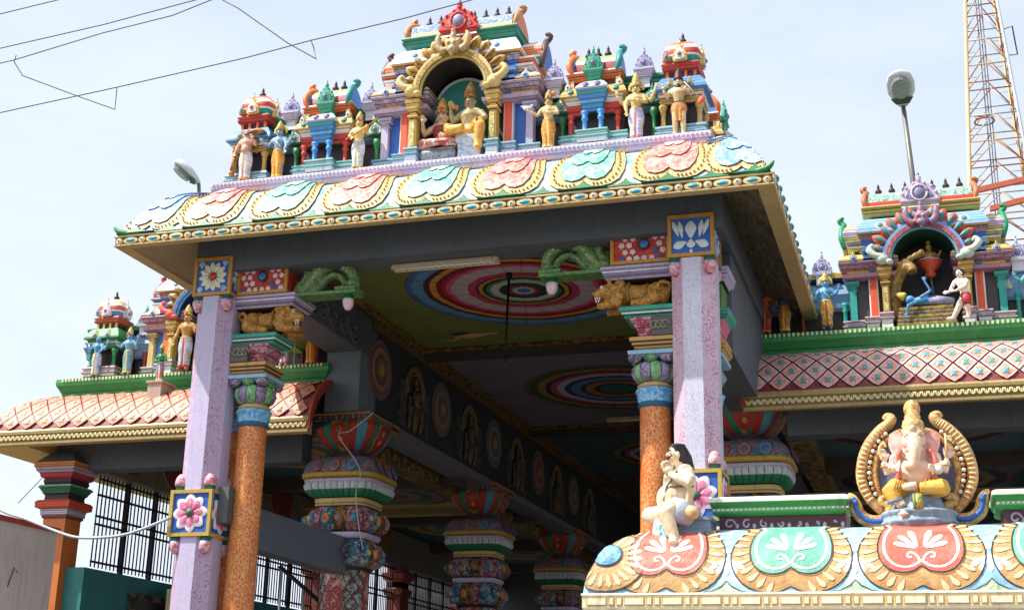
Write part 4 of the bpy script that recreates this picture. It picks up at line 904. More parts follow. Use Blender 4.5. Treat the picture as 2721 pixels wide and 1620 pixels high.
    for k in range(-6, 7):
        if abs(k) < 1: continue
        th = pi/2-k*.205*1.02; r = .625; L_ = .30 if abs(k) < 6 else .24
        c, sn = math.cos(th-pi/2), math.sin(th-pi/2); cx, cz = arcpt(r, th)
        fm = lambda u, v, h: Vector((cx+u*c-v*sn, fy-h, cz+u*sn+v*c))
        g = G(); P = petal(L_, .085); g.rel([(q.x, q.y) for q in P], (0, L_*.5), fm, .07, 0, 1, 3, .5, -.05); g.rel([(q.x*.5, q.y*.7+.03) for q in P], (0, L_*.5), fm, .03, 1, 1, 2, .6, .02); g.obj('flame_leaf', [C['flame'], C['flame2']], t)
    for s in (-1, 1):        # makara heads at the springing
        g = G(); g.ell((s*.66, fy-.06, 1.16), (.12, .1, .10), 10); g.tube(cr([(s*.62, fy-.08, 1.2), (s*.76, fy-.1, 1.22), (s*.85, fy-.1, 1.32), (s*.80, fy-.1, 1.40), (s*.76, fy-.1, 1.35)], 4, False), [.06]*9+[.05, .045, .04, .035, .03, .025, .02, .02][:8], 8); g.ell((s*.55, fy-.08, 1.10), (.07, .08, .05), 8)
        g.obj('makara_head', C['mak'], t)
    # lion mask at the crown of the arch
    g = G(); y = fy-.10
    g.ell((0, y, 1.80), (.12, .09, .13), 10); g.ell((0, y-.06, 1.72), (.08, .06, .06), 8)
    for s in (-1, 1):
        g.ell((s*.10, y, 1.88), (.05, .05, .06), 7); g.tube(cr([(s*.12, y, 1.72), (s*.22, y, 1.80), (s*.24, y, 1.96), (s*.20, y, 2.04)], 4, False), [.06]*8+[.05, .04, .03, .02, .015], 8)
        g.ell((s*.05, y-.09, 1.83), .028, 6)
    g.ell((0, y+.01, 1.96), (.06, .06, .09), 8); g.ell((0, y, 2.06), (.045, .045, .05), 7); g.tube([(0, y-.05, 1.68), (0, y-.06, 1.60)], [.05, .015], 7)
    blob_obj(g, .018, 'lion_mask', [brushed(pal['mask'], pal['mask2'], 16)], t, smooth=1)
    return t
palA = dict(p=[(70, 140, 206), (214, 172, 74), (228, 112, 60), (34, 146, 138), (206, 172, 96), (240, 228, 216), (206, 62, 50), (226, 196, 120)], base=[(236, 240, 240), (120, 176, 196), (40, 130, 120)], core=(50, 40, 46))
palS = dict(p=[(70, 146, 214), (220, 176, 84), (228, 120, 66), (30, 140, 140), (60, 120, 170), (240, 226, 214), (206, 66, 54), (50, 160, 130)], base=[(226, 238, 240), (110, 184, 180), (36, 124, 112)], core=(72, 58, 60))
palG = dict(p=[(56, 150, 84), (214, 190, 110), (226, 196, 130), (70, 140, 200), (44, 138, 78), (240, 226, 206), (210, 84, 56), (220, 206, 214)], base=[(236, 226, 224), (196, 168, 172), (150, 110, 118)], core=(40, 32, 34))
palC = dict(b0=(220, 234, 240), b1=(110, 172, 190), b2=(44, 130, 118), wall=(40, 34, 38), outer=(190, 180, 204), panel=(50, 102, 184), post=(228, 86, 50), cap=(60, 126, 196), gold=(216, 180, 90), gold2=(232, 206, 130), roll=(176, 160, 186), roll2=(196, 176, 196), ochre=(232, 172, 52), white=(240, 232, 226), dark=(66, 46, 46), orange=(232, 124, 74), uroll=(228, 222, 240), teal=(36, 146, 134), green=(34, 140, 112), gcream=(206, 214, 180), horn=(90, 60, 62), horn2=(190, 130, 70), vbot=(216, 190, 120), vtop=(236, 240, 240), v1=(70, 130, 206), v2=(140, 180, 224), crest=(206, 56, 50), crest2=(226, 120, 110), rim=(214, 196, 120), arch1=(196, 160, 74), arch2=(222, 200, 130), flame=(196, 152, 62), flame2=(140, 100, 40), mak=(220, 190, 120), mask=(216, 170, 90), mask2=(150, 150, 130))
palW = dict(palC, inner=(30, 70, 52), b0=(236, 226, 230), b1=(196, 166, 180), b2=(140, 90, 104), outer=(44, 160, 150), panel=(64, 58, 60), roll=(166, 120, 140), roll2=(186, 140, 156), white=(206, 200, 130), uroll=(130, 180, 226), horn=(36, 140, 92), horn2=(190, 110, 70), vbot=(196, 50, 44), vtop=(240, 242, 240), v1=(40, 160, 120), v2=(160, 220, 196), crest=(206, 190, 206), crest2=(130, 130, 170), rim=(110, 186, 222), arch1=(186, 96, 96), arch2=(130, 160, 216), flame=(206, 84, 48), flame2=(60, 130, 130), mak=(190, 210, 190), mask=(60, 130, 170), mask2=(214, 90, 60), green=(206, 180, 90), gcream=(70, 60, 60), orange=(190, 170, 200), gold=(190, 150, 70))
palL = dict(palC, inner=(24, 44, 96), b0=(236, 230, 230), b1=(206, 190, 196), b2=(150, 120, 130), wall=(20, 36, 78), panel=(70, 140, 206), post=(236, 120, 70), outer=(220, 196, 130), roll=(176, 130, 160), roll2=(206, 150, 160), uroll=(236, 224, 220), white=(240, 236, 226), crest=(50, 90, 180), rim=(120, 190, 230), arch1=(60, 120, 190), arch2=(150, 120, 70), flame=(150, 120, 60), mak=(230, 100, 90), green=(60, 140, 190), vbot=(40, 150, 120), v1=(240, 226, 210), v2=(240, 200, 180), vtop=(240, 236, 230), horn=(170, 60, 50), horn2=(180, 70, 50), orange=(70, 130, 190), teal=(50, 150, 130))
PZ = 9.60; PY = 17.50
# porch parapet
ku = build_kuta('dome topped corner shrine behind the figure with the parasol', palA); ku.location = (XC-3.43, PY, PZ)
sa = build_sala('barrel roofed miniature shrine left of the tall central arch', palS); sa.location = (XC-2.15, PY, PZ)
big = build_big('tall central shrine with gilded horseshoe arch above the porch eave', palC); big.location = (XC, PY-.2, PZ); big.scale = (1, 1, 1.025)
copy_tree(ku, (XC+3.43, PY, PZ), None, 'dome topped corner shrine behind the bearded figure with the axe')
copy_tree(sa, (XC+2.15, PY, PZ), None, 'barrel roofed miniature shrine right of the tall central arch')
k3 = copy_tree(ku, (XC+3.43, 21.3, PZ), None, 'dome topped corner shrine at the back of the porch roof')
k4 = copy_tree(sa, (XC+3.45, 19.5, PZ), None, 'barrel roofed miniature shrine along the side of the porch roof'); k4.rotation_euler = (0, 0, pi/2)
# recessed parapet wall with green beam and small crests
par = thing('parapet_wall', (XC, PY+.2, PZ), 'dark recessed parapet wall with green coping between the miniature shrines', 'wall')
g = G(); g.box(XC-3.5, XC-1.1, PY+.12, PY+.35, PZ-.02, PZ+1.05, 0); g.box(XC+1.1, XC+3.5, PY+.12, PY+.35, PZ-.02, PZ+1.05, 0); g.box(XC+3.3, XC+3.55, PY+.35, 21.6, PZ-.02, PZ+1.05, 0); g.obj('wall', paint((60, 50, 54)), par)
g = G(); g.rl(XC-3.5, XC-1.1, PY+.04, PY+.4, [(PZ+.02, .06), (PZ+.12, .06), (PZ+.14, .02), (PZ+.16, .05), (PZ+.2, .04), (PZ+.2, 0)], [0, 1, 1, 0, 0]); g.rl(XC+1.1, XC+3.5, PY+.04, PY+.4, [(PZ+.02, .06), (PZ+.12, .06), (PZ+.14, .02), (PZ+.16, .05), (PZ+.2, .04), (PZ+.2, 0)], [0, 1, 1, 0, 0]); g.obj('plinth', [paint((140, 196, 206)), paint((60, 140, 130))], par)
g = G(); g.rl(XC-3.5, XC-1.1, PY+.04, PY+.4, [(PZ+.62, -.06), (PZ+.66, .02), (PZ+.72, .03), (PZ+.80, .10), (PZ+.90, .05), (PZ+.98, -.02)], [1, 1, 2, 0, 0]); g.rl(XC+1.1, XC+3.5, PY+.04, PY+.4, [(PZ+.62, -.06), (PZ+.66, .02), (PZ+.72, .03), (PZ+.80, .10), (PZ+.90, .05), (PZ+.98, -.02)], [1, 1, 2, 0, 0]); g.obj('roll_cornice', [paint((44, 120, 84)), paint((96, 130, 150)), paint((150, 180, 190))], par)
g = G(); g.rl(XC-3.5, XC-1.1, PY+.06, PY+.4, [(PZ+1.05, .0), (PZ+1.08, .06), (PZ+1.13, .06), (PZ+1.14, .03), (PZ+1.18, .08), (PZ+1.22, .07), (PZ+1.24, 0)], [0, 0, 1, 0, 0, 0]); g.rl(XC+1.1, XC+3.5, PY+.06, PY+.4, [(PZ+1.05, .0), (PZ+1.08, .06), (PZ+1.13, .06), (PZ+1.14, .03), (PZ+1.18, .08), (PZ+1.22, .07), (PZ+1.24, 0)], [0, 0, 1, 0, 0, 0]); cp = g.obj('green_coping', [paint((28, 128, 98)), paint((140, 190, 160))], par)
for dx in (-2.86, -1.49, 1.49, 2.86):
    g = G(); g.rl(XC+dx-.08, XC+dx+.08, PY-.04, PY+.1, [(PZ+.98, .0), (PZ+1.12, .0), (PZ+1.14, .03), (PZ+1.22, .05), (PZ+1.25, .07), (PZ+1.29, .07)], [0, 0, 1, 1, 1]); g.obj('crest_post', [paint((206, 214, 230)), paint((196, 190, 214))], cp)
    nasi(cp, (XC+dx, PY-.06, PZ+1.29), .135, .29, paint((176, 166, 196)), paint((130, 140, 190)))
    g = G(); x = XC+dx
    g.lathe([(.05, PZ+.2), (.05, PZ+.24), (.035, PZ+.26), (.035, PZ+.5), (.06, PZ+.56), (.07, PZ+.64), (.03, PZ+.66)], 10, 0, (x+(.14 if dx > 0 else .14), PY-.02)); g.obj('green_colonnette', paint((40, 130, 70)), par)
    nasi(par, (x+.12, PY-.08, PZ+.72), .15, .26, paint((44, 150, 90)), paint((226, 236, 226)))
# shell behind the couple
g = G(); o1 = [(-.46, .05)]+[(.46*math.cos(pi-pi*i/18), 1.10+.44*math.sin(pi*i/18)) for i in range(19)]+[(.46, .05)]
g.ext(o1, lambda a, b: Vector((XC+a, PY+.14, PZ+b)), lambda a, b: Vector((XC+a, PY+.18, PZ+b)), 0); 
g.tube([(XC+a, PY+.13, PZ+b) for a, b in o1], .025, 7, 1); g.obj('niche_backdrop', [paint((40, 134, 122)), paint((200, 214, 214))], big)

G.lines = False
# ---------------------------------------------------------------- statues
def hand(g, w, d, H, spread=True, mi=0):
    """palm with four unequal fingers and a thumb at the wrist point w, pointing along d"""
    w = Vector(w); d = Vector(d).normalized(); ref = Vector((0, 1, 0)) if abs(d.y) < .8 else Vector((1, 0, 0))
    u = d.cross(ref).normalized(); n = u.cross(d).normalized()
    g.ell(w+d*.035*H, .026*H, 7, mi)
    for k, L_ in enumerate((.048, .058, .056, .044)):
        o = (k-1.5)*.0135*H; a = w+d*.05*H+u*o
        g.tube([a, a+d*L_*.6*H+u*o*.3, a+d*L_*H+u*o*.3-n*.012*H], [.0095*H, .009*H, .007*H], 6, mi)
    a = w+d*.02*H-u*.02*H; g.tube([a, a+d*.025*H-u*.025*H, a+d*.05*H-u*.03*H], [.011*H, .0095*H, .0075*H], 6, mi)
def head(g, c, H, face=Vector((0, -1, 0)), mi=0, ears=True):
    """skull, jaw, nose, lips, ears; H is the body height"""
    c = Vector(c); f = face.normalized(); r = f.cross(Vector((0, 0, 1))).normalized()
    g.ell(c+Vector((0, 0, .012*H)), (.060*H, .064*H, .066*H), 12, mi); g.ell(c+f*.012*H-Vector((0, 0, .035*H)), (.045*H, .046*H, .045*H), 10, mi)
    g.tube([c+f*.058*H+Vector((0, 0, .012*H)), c+f*.074*H-Vector((0, 0, .012*H)), c+f*.060*H-Vector((0, 0, .018*H))], [.010*H, .015*H, .012*H], 6, mi)
    g.ell(c+f*.054*H-Vector((0, 0, .04*H)), (.018*H, .016*H, .010*H), 6, mi)
    if ears:
        for s in (-1, 1): g.ell(c+r*s*.062*H-Vector((0, 0, .01*H)), (.016*H, .018*H, .030*H), 7, mi)
def face_paint(par, c, H, face=Vector((0, -1, 0)), must=False, beard=False, M=None):
    c = Vector(c); f = face.normalized(); r = f.cross(Vector((0, 0, 1))).normalized(); z = Vector((0, 0, 1))
    g = G(); g.T = M
    for s in (-1, 1):
        g.ell(c+f*.056*H+r*s*.026*H+z*.012*H, (.013*H, .013*H, .008*H), 7, 0); g.ell(c+f*.066*H+r*s*.026*H+z*.012*H, (.006*H, .006*H, .007*H), 6, 1)
        g.tube([c+f*.060*H+r*s*.008*H+z*.026*H, c+f*.060*H+r*s*.026*H+z*.032*H, c+f*.050*H+r*s*.044*H+z*.024*H], [.003*H, .005*H, .002*H], 5, 1)
    g.ell(c+f*.062*H-z*.040*H, (.018*H, .012*H, .007*H), 7, 2)
    if must:
        for s in (-1, 1): g.tube([c+f*.068*H-z*.026*H, c+f*.062*H+r*s*.025*H-z*.028*H, c+f*.048*H+r*s*.05*H-z*.014*H], [.008*H, .008*H, .003*H], 6, 1)
    if beard: g.ell(c+f*.03*H-z*.075*H, (.045*H, .035*H, .055*H), 9, 1); g.ell(c-f*.02*H+z*.01*H, (.068*H, .066*H, .075*H), 10, 1)
    g.obj('face_paint', [paint(WHITE), paint((24, 20, 20)), paint((170, 50, 46))], par, kind='stuff')
def crown(par, c, H, mat, h=.20, r=.066, M=None, fan=None):
    g = G(); T = Matrix.Translation(c); g.T = T if M is None else M @ T
    g.lathe([(r*H*k, z*h*H) for k, z in [(1.0, 0), (1.1, .05), (1.1, .12), (.95, .16), (1.02, .3), (.98, .42), (.8, .5), (.86, .58), (.6, .72), (.42, .78), (.46, .84), (.22, .92), (.05, 1.0)]], 14, 0, rib=.03, ribn=7)
    g.ell((0, -r*H*1.0, .16*h*H), (.022*H, .014*H, .035*H), 7, 1)
    if fan: 
        for k in range(-4, 5):
            a = k*.42; g.ell((.11*H*math.sin(a), .03*H, .0+.10*H*math.cos(a)), (.03*H, .015*H, .04*H), 6, 1)
    g.obj('crown', [mat, paint(fan) if fan else paint((206, 60, 50))], par)
def skirt(par, H, mats, top=.55, bot=.04, w0=.098, w1=.10, M=None, legs=True, cx=0., sway=0.):
    """pleated lower cloth that parts over the two legs"""
    g = G(); g.T = M; n = 40; rows = 12; vs = []; fs = []; ms = []
    for j in range(rows+1):
        t = j/rows; z = (top+(bot-top)*t)*H; wx = (w0+.028*math.sin(pi*min(t*1.6, 1))+(w1-w0)*t)*H; wy = (.078-.012*t)*H
        for i in range(n):
            a = 2*pi*i/n; ca, sa = math.cos(a), math.sin(a)
            pl = 1+.05*t*math.cos(10*a)+.02*math.cos(20*a)
            notch = 1-.34*min(1, max(0, t-.15)*1.6)*math.exp(-(ca/.22)**2) if legs else 1-.05*t
            vs.append((cx*H+sway*t*H+wx*ca*pl, wy*sa*pl*notch-.004*H, z))
    for j in range(rows):
        for i in range(n):
            fs.append((j*n+i, j*n+n+i, j*n+n+(i+1) % n, j*n+(i+1) % n)); a = (i+.5)/n
            ms.append(1 if (len(mats) > 1 and abs(a-.75) < .035) or (len(mats) > 1 and j == rows-1) else 0)
    g.add(vs, fs, ms, True); return g.obj('lower_cloth', mats, par)
def jewels(par, H, mat, M=None, belt=True, z0=.56):
    g = G(); g.T = M
    ring = lambda c, rx, ry, r, tilt=0: g.tube([(c[0]+rx*math.cos(a), c[1]+ry*math.sin(a), c[2]+tilt*math.sin(a)) for a in [2*pi*k/20 for k in range(21)]], r, 5)
    if belt: ring((0, 0, z0*H), .092*H, .074*H, .014*H)
    ring((0, -.01*H, .79*H), .062*H, .058*H, .009*H, .025*H); ring((0, -.012*H, .755*H), .085*H, .082*H, .008*H, .05*H)
    g.obj('jewellery', mat, par, kind='stuff')
def standing(name, label, loc, H, arms, skin, cloth, top='crown', rz=0, belly=0, must=False, beard=False, legs_skin=None, tilt=0, crown_c=GOLD, fan=None, extra=None, group='painted figures on the porch parapet', hair=None, hip=.0, cloth_bot=.05, legsplit=True):
    """arms: list of (side, elbow, wrist, hand direction) in unit body coordinates"""
    t = thing(name, (0, 0, 0), label, 'statue', group)
    g = G(); S = lambda *p: Vector(p)*H
    g.tube([S(hip, 0, .50), S(hip*.6, 0, .58), S(0, -.005, .66), S(0, -.008, .73), S(0, 0, .785)], [.088*H, .074*H, .088*H, .10*H, .075*H], 14)
    g.ell(S(.055, -.03, .725), (.055*H, .05*H, .045*H), 9); g.ell(S(-.055, -.03, .725), (.055*H, .05*H, .045*H), 9)
    if belly: g.ell(S(0, -.045, .60), (.085*H, .075*H, .085*H), 11)
    g.tube([S(-.115, 0, .775), S(0, 0, .795), S(.115, 0, .775)], [.045*H, .06*H, .045*H], 9)
    g.tube([S(0, 0, .78), S(0, -.008, .85)], [.04*H, .036*H], 9)
    hc = S(tilt, -.012, .895); head(g, hc, H)
    for s, e, w, d in arms:
        sh = S(s*.118, 0, .775); e_ = S(*e); w_ = S(*w)
        g.tube([sh, sh.lerp(e_, .5), e_, e_.lerp(w_, .35), w_], [.045*H, .039*H, .033*H, .034*H, .022*H], 9); hand(g, w_, d, H)
    for s in (-1, 1):
        g.tube([S(hip+s*.05, 0, .50), S(hip*.6+s*.06, -.012, .28), S(s*.06, .006, .17), S(s*.062, .008, .05)], [.068*H, .05*H, .046*H, .030*H], 10)
        g.tube([S(s*.062, .015, .03), S(s*.07, -.05, .022), S(s*.075, -.085, .018)], [.03*H, .028*H, .018*H], 8)
    blob_obj(g, .0125*H, 'body', [brushed(skin, tuple(min(255, int(v*.86)) for v in skin), 7)], t, smooth=2)
    if cloth: skirt(t, H, [brushed(cloth[0], cloth[1], 10)]+([paint(cloth[2])] if len(cloth) > 2 else []), .55, cloth_bot, cx=hip*.5, legs=legsplit)
    jewels(t, H, paint(crown_c), z0=.555)
    face_paint(t, hc, H, must=must, beard=beard)
    if hair: 
        g = G(); g.ell(hc+S(0, .016, .022), (.070*H, .070*H, .072*H), 11); g.ell(hc+S(0, .04, -.04), (.06*H, .045*H, .07*H), 9); g.obj('hair', paint(hair), t)
    if top == 'crown': crown(t, hc+S(0, .004, .05), H, brushed(crown_c, tuple(int(v*.7) for v in crown_c), 20), fan=fan)
    if top == 'tall': crown(t, hc+S(0, .004, .045), H, brushed(crown_c, tuple(int(v*.7) for v in crown_c), 20), .27, .068, fan=fan)
    if extra: extra(t, H)
    t.location = loc; t.rotation_euler = (0, 0, rz)
    return t
FZ = PZ+.0
def ex_parasol(t, H):
    g = G(); c = Vector((.17, .05, 0))*H
    g.lathe([(.17*H, .90*H), (.17*H, .92*H), (.13*H, .96*H), (.05*H, 1.0*H), (.01*H, 1.02*H)], 16, 0, (c.x, c.y)); g.tube([c+Vector((0, 0, .55*H)), c+Vector((0, 0, 1.0*H))], .012*H, 6); g.obj('parasol', brushed((196, 150, 80), (120, 84, 44)), t)
    g = G(); g.tube([Vector((-.2, -.02, .58))*H, Vector((-.22, -.03, .40))*H, Vector((-.23, -.03, .22))*H], [.02*H, .03*H, .045*H], 8); g.ell(Vector((-.235, -.03, .19))*H, .055*H, 8); g.obj('club', brushed((206, 140, 60), (150, 90, 40)), t)
standing('parasol_bearer_statue', 'pale pot-bellied statue in white trousers with parasol and club, at the parapet end', (XC-3.42, 17.14, FZ), .92, [(-1, (-.17, -.01, .66), (-.19, -.05, .58), (0, -.2, -1)), (1, (.17, -.02, .68), (.15, -.10, .74), (-.3, -.2, 1))], (236, 178, 150), ((226, 222, 220), (176, 190, 206), (226, 150, 60)), top=None, belly=1, must=True, hair=(206, 90, 60), extra=ex_parasol)
def ex_sash(c):
    def f(t, H):
        g = G(); g.tube([Vector((-.11, -.02, .79))*H, Vector((-.02, -.09, .71))*H, Vector((.07, -.08, .60))*H], .014*H, 6); g.obj('sash', paint(c), t)
    return f
standing('blue_deity_statue', 'blue-skinned crowned statue in yellow dhoti with arms spread, near the parasol figure', (XC-2.87, 17.16, FZ), .88, [(-1, (-.19, -.02, .66), (-.30, -.08, .72), (-.4, -.2, 1)), (1, (.20, -.02, .66), (.27, -.06, .78), (.3, -.2, 1)), (1, (.17, -.05, .62), (.16, -.10, .52), (.5, -.3, -.6))], (134, 172, 200), ((232, 164, 40), (206, 130, 30), (240, 196, 90)), crown_c=(206, 176, 90), fan=(200, 176, 100), extra=ex_sash((220, 226, 226)))
def ex_veena(t, H):
    g = G(); g.tube([Vector((-.20, -.12, .56))*H, Vector((.02, -.14, .66))*H, Vector((.34, -.12, .86))*H], [.016*H, .015*H, .012*H], 8); g.ell(Vector((.20, -.15, .72))*H, (.055*H, .05*H, .06*H), 9); g.ell(Vector((.33, -.13, .88))*H, (.03*H, .03*H, .035*H), 8); g.obj('lute', brushed((222, 164, 76), (170, 110, 44)), t)
standing('lute_player_statue', 'golden statue playing a long-necked lute, left of the central arch', (XC-1.50, 17.12, FZ), .86, [(-1, (-.17, -.03, .66), (-.10, -.12, .60), (.4, -.3, -.3)), (1, (.18, -.04, .68), (.16, -.13, .72), (.5, -.3, .5))], (232, 200, 130), ((236, 234, 232), (150, 180, 206), (226, 196, 110)), crown_c=(214, 180, 100), extra=ex_veena, top='crown')
def ex_bird(t, H):
    g = G(); g.ell(Vector((-.36, -.06, .80))*H, (.09*H, .05*H, .045*H), 9); g.tube([Vector((-.40, -.06, .82))*H, Vector((-.50, -.06, .86))*H], [.04*H, .01*H], 7); g.ell(Vector((-.28, -.07, .84))*H, .03*H, 7); blob_obj(g, .012*H, 'bird', [brushed((236, 236, 240), (110, 150, 200))], t, smooth=1)
    g = G(); g.ell(Vector((.085, .0, 1.06))*H, .045*H, 8); g.obj('flower', paint((236, 130, 100)), t)
standing('bird_bearer_statue', 'golden statue holding a white bird on its raised palm, right of the central arch', (XC+1.50, 17.14, FZ), .85, [(-1, (-.20, -.02, .66), (-.32, -.07, .74), (-.5, -.2, .3)), (1, (.17, -.02, .67), (.05, -.11, .66), (-1, -.2, .0))], (236, 206, 140), ((226, 164, 62), (190, 120, 36), (236, 206, 110)), crown_c=(214, 170, 96), top='crown', extra=ex_bird, hair=(40, 50, 46))
standing('four_armed_statue', 'four-armed golden statue in white pleated cloth, beside the bearded axe figure', (XC+2.80, 17.16, FZ), .90, [(-1, (-.20, .0, .64), (-.30, -.05, .80), (-.1, -.1, 1)), (1, (.24, .0, .68), (.33, -.05, .86), (.1, -.1, 1)), (-1, (-.17, -.02, .60), (-.14, -.08, .50), (.2, -.2, -1)), (1, (.17, -.05, .64), (.02, -.12, .67), (-1, -.1, .1))], (230, 196, 124), ((230, 232, 240), (170, 180, 206), (206, 120, 130)), crown_c=(220, 186, 110), fan=(214, 180, 110), top='tall')
def ex_axe(t, H):
    g = G(); g.tube([Vector((.10, -.09, .87))*H, Vector((.32, -.1, .58))*H], .010*H, 6, 0); g.ell(Vector((.36, -.1, .52))*H, (.05*H, .02*H, .08*H), 8, 1, Matrix.Rotation(.6, 3, 'Y')); g.obj('axe', [paint((190, 176, 150)), paint((226, 90, 60))], t)
standing('axe_bearer_statue', 'bearded golden statue in short wrap with an axe, at the far parapet end', (XC+3.42, 17.14, FZ), .92, [(-1, (-.18, -.02, .66), (-.22, -.08, .76), (-.2, -.1, 1)), (1, (.19, -.01, .68), (.14, -.09, .72), (-.6, -.2, .6))], (232, 204, 146), ((222, 160, 84), (180, 110, 50), (206, 150, 70)), top='crown', crown_c=(60, 50, 44), beard=True, extra=ex_axe, cloth_bot=.24)
# ---- seated couple in the central niche
def seated(name, label, loc, H, arms, skin, cloth, crown_c, group, rz=0, blouse=None, hang=False, chest=1.):
    t = thing(name, (0, 0, 0), label, 'statue', group); g = G(); S = lambda *p: Vector(p)*H
    g.tube([S(0, 0, .06), S(0, 0, .14), S(0, -.005, .25), S(0, 0, .30)], [.10*H, .08*H, .098*H*chest, .075*H], 14)
    g.tube([S(-.11, 0, .29), S(0, 0, .305), S(.11, 0, .29)], [.045*H, .06*H, .045*H], 9); g.tube([S(0, 0, .3), S(0, -.01, .37)], [.042*H, .038*H], 9)
    hc = S(0, -.012, .41); head(g, hc, H)
    for s, e, w, d in arms:
        sh = S(s*.118, 0, .285); e_, w_ = S(*e), S(*w)
        g.tube([sh, sh.lerp(e_, .5), e_, e_.lerp(w_, .35), w_], [.044*H, .038*H, .032*H, .032*H, .022*H], 9); hand(g, w_, d, H)
    blob_obj(g, .0125*H, 'body', [brushed(skin, tuple(int(v*.84) for v in skin), 9)], t, smooth=2)
    g = G()
    g.ell(S(0, .0, .06), (.13*H, .11*H, .07*H), 12)
    if hang:
        g.tube([S(.06, -.02, .06), S(.17, -.12, .10), S(.20, -.16, .05), S(.19, -.16, -.20)], [.075*H, .07*H, .06*H, .05*H], 10); g.tube([S(.19, -.16, -.20), S(.19, -.23, -.23)], [.04*H, .025*H], 8)
        g.tube([S(-.06, -.02, .06), S(-.22, -.13, .08), S(-.14, -.20, .03), S(.04, -.22, .03)], [.075*H, .075*H, .055*H, .04*H], 10)
    else:
        g.tube([S(.05, -.02, .05), S(.22, -.10, .06), S(.12, -.19, .035), S(-.06, -.2, .03)], [.075*H, .07*H, .05*H, .032*H], 10)
        g.tube([S(-.05, -.02, .05), S(-.22, -.10, .06), S(-.12, -.15, .05), S(.08, -.15, .06)], [.075*H, .07*H, .05*H, .032*H], 10)
    blob_obj(g, .0125*H, 'legs', [brushed(cloth[0], cloth[1], 9)], t, smooth=2)
    if blouse:
        g = G(); g.lathe([(.088*H, .15*H), (.104*H, .20*H), (.112*H, .25*H), (.10*H, .29*H)], 16, 0, sy=.95); g.obj('blouse', brushed(blouse, tuple(int(v*.7) for v in blouse), 12), t)
    g = G()
    for r, z in ((.06, .32), (.085, .285)): g.tube([(r*H*math.cos(a), r*H*math.sin(a)-.01*H, z*H+.04*H*math.sin(a)) for a in [2*pi*k/18 for k in range(19)]], .009*H, 5)
    g.obj('jewellery', paint(crown_c), t, kind='stuff')
    face_paint(t, hc, H); crown(t, hc+S(0, .004, .05), H, brushed(crown_c, tuple(int(v*.7) for v in crown_c), 20), .21, .066)
    t.location = loc; t.rotation_euler = (0, 0, rz); return t
gcp = 'couple seated in the central niche'
s1 = seated('seated_goddess_statue', 'smaller seated crowned statue in red blouse inside the central niche', (XC-.24, 17.36, PZ+.27), 1.34, [(-1, (-.20, -.03, .20), (-.20, -.12, .30), (0, -.1, 1)), (1, (.19, -.03, .19), (.09, -.14, .13), (-.6, -.4, -.2))], (226, 190, 150), ((170, 50, 56), (220, 190, 170)), (214, 170, 84), gcp, .1, (156, 36, 46))
s2 = seated('seated_god_statue', 'larger seated crowned statue with golden lower cloth inside the central niche', (XC+.20, 17.38, PZ+.45), 1.42, [(-1, (-.20, -.03, .20), (-.20, -.08, .33), (0, -.1, 1)), (1, (.20, -.03, .19), (.15, -.13, .14), (.2, -.6, -.3))], (196, 176, 130), ((232, 186, 90), (206, 140, 50)), (196, 160, 84), gcp, -.15, None, True, 1.1)
def prop(g, nm, m, loc, par=None):
    return g.obj(nm, m, par)
g = G(); g.rl(-.20, .20, -.16, .16, [(0, 0), (.04, .04), (.12, .07), (.2, .08), (.24, .06), (.26, .07), (.28, .02)], 0)
o = g.obj('stone_pedestal', brushed((170, 184, 186), (110, 120, 124))); o.location = (XC-.24, 17.42, PZ); tag(o, 'grey rounded seat under the smaller niche figure', 'pedestal')
g = G(); g.rl(-.16, .20, -.2, .16, [(0, .02), (.05, .02), (.06, .0), (.30, 0), (.32, .03), (.42, .03)], 0)
o = g.obj('niche_throne', brushed((150, 186, 214), (220, 226, 226))); o.location = (XC+.24, 17.40, PZ); tag(o, 'pale blue block seat under the larger niche figure', 'seat')
g = G(); g.tube([(XC-.05, 17.3, PZ+.82), (XC-.05, 17.3, PZ+.92)], .012, 6, 1)
for k in range(6): g.ell((XC-.05+.05*math.cos(k*pi/3), 17.3+.05*math.sin(k*pi/3), PZ+.96), (.035, .035, .045), 6, 0)
g.obj('lotus', [paint((206, 150, 84)), paint(GREEN)], s2)
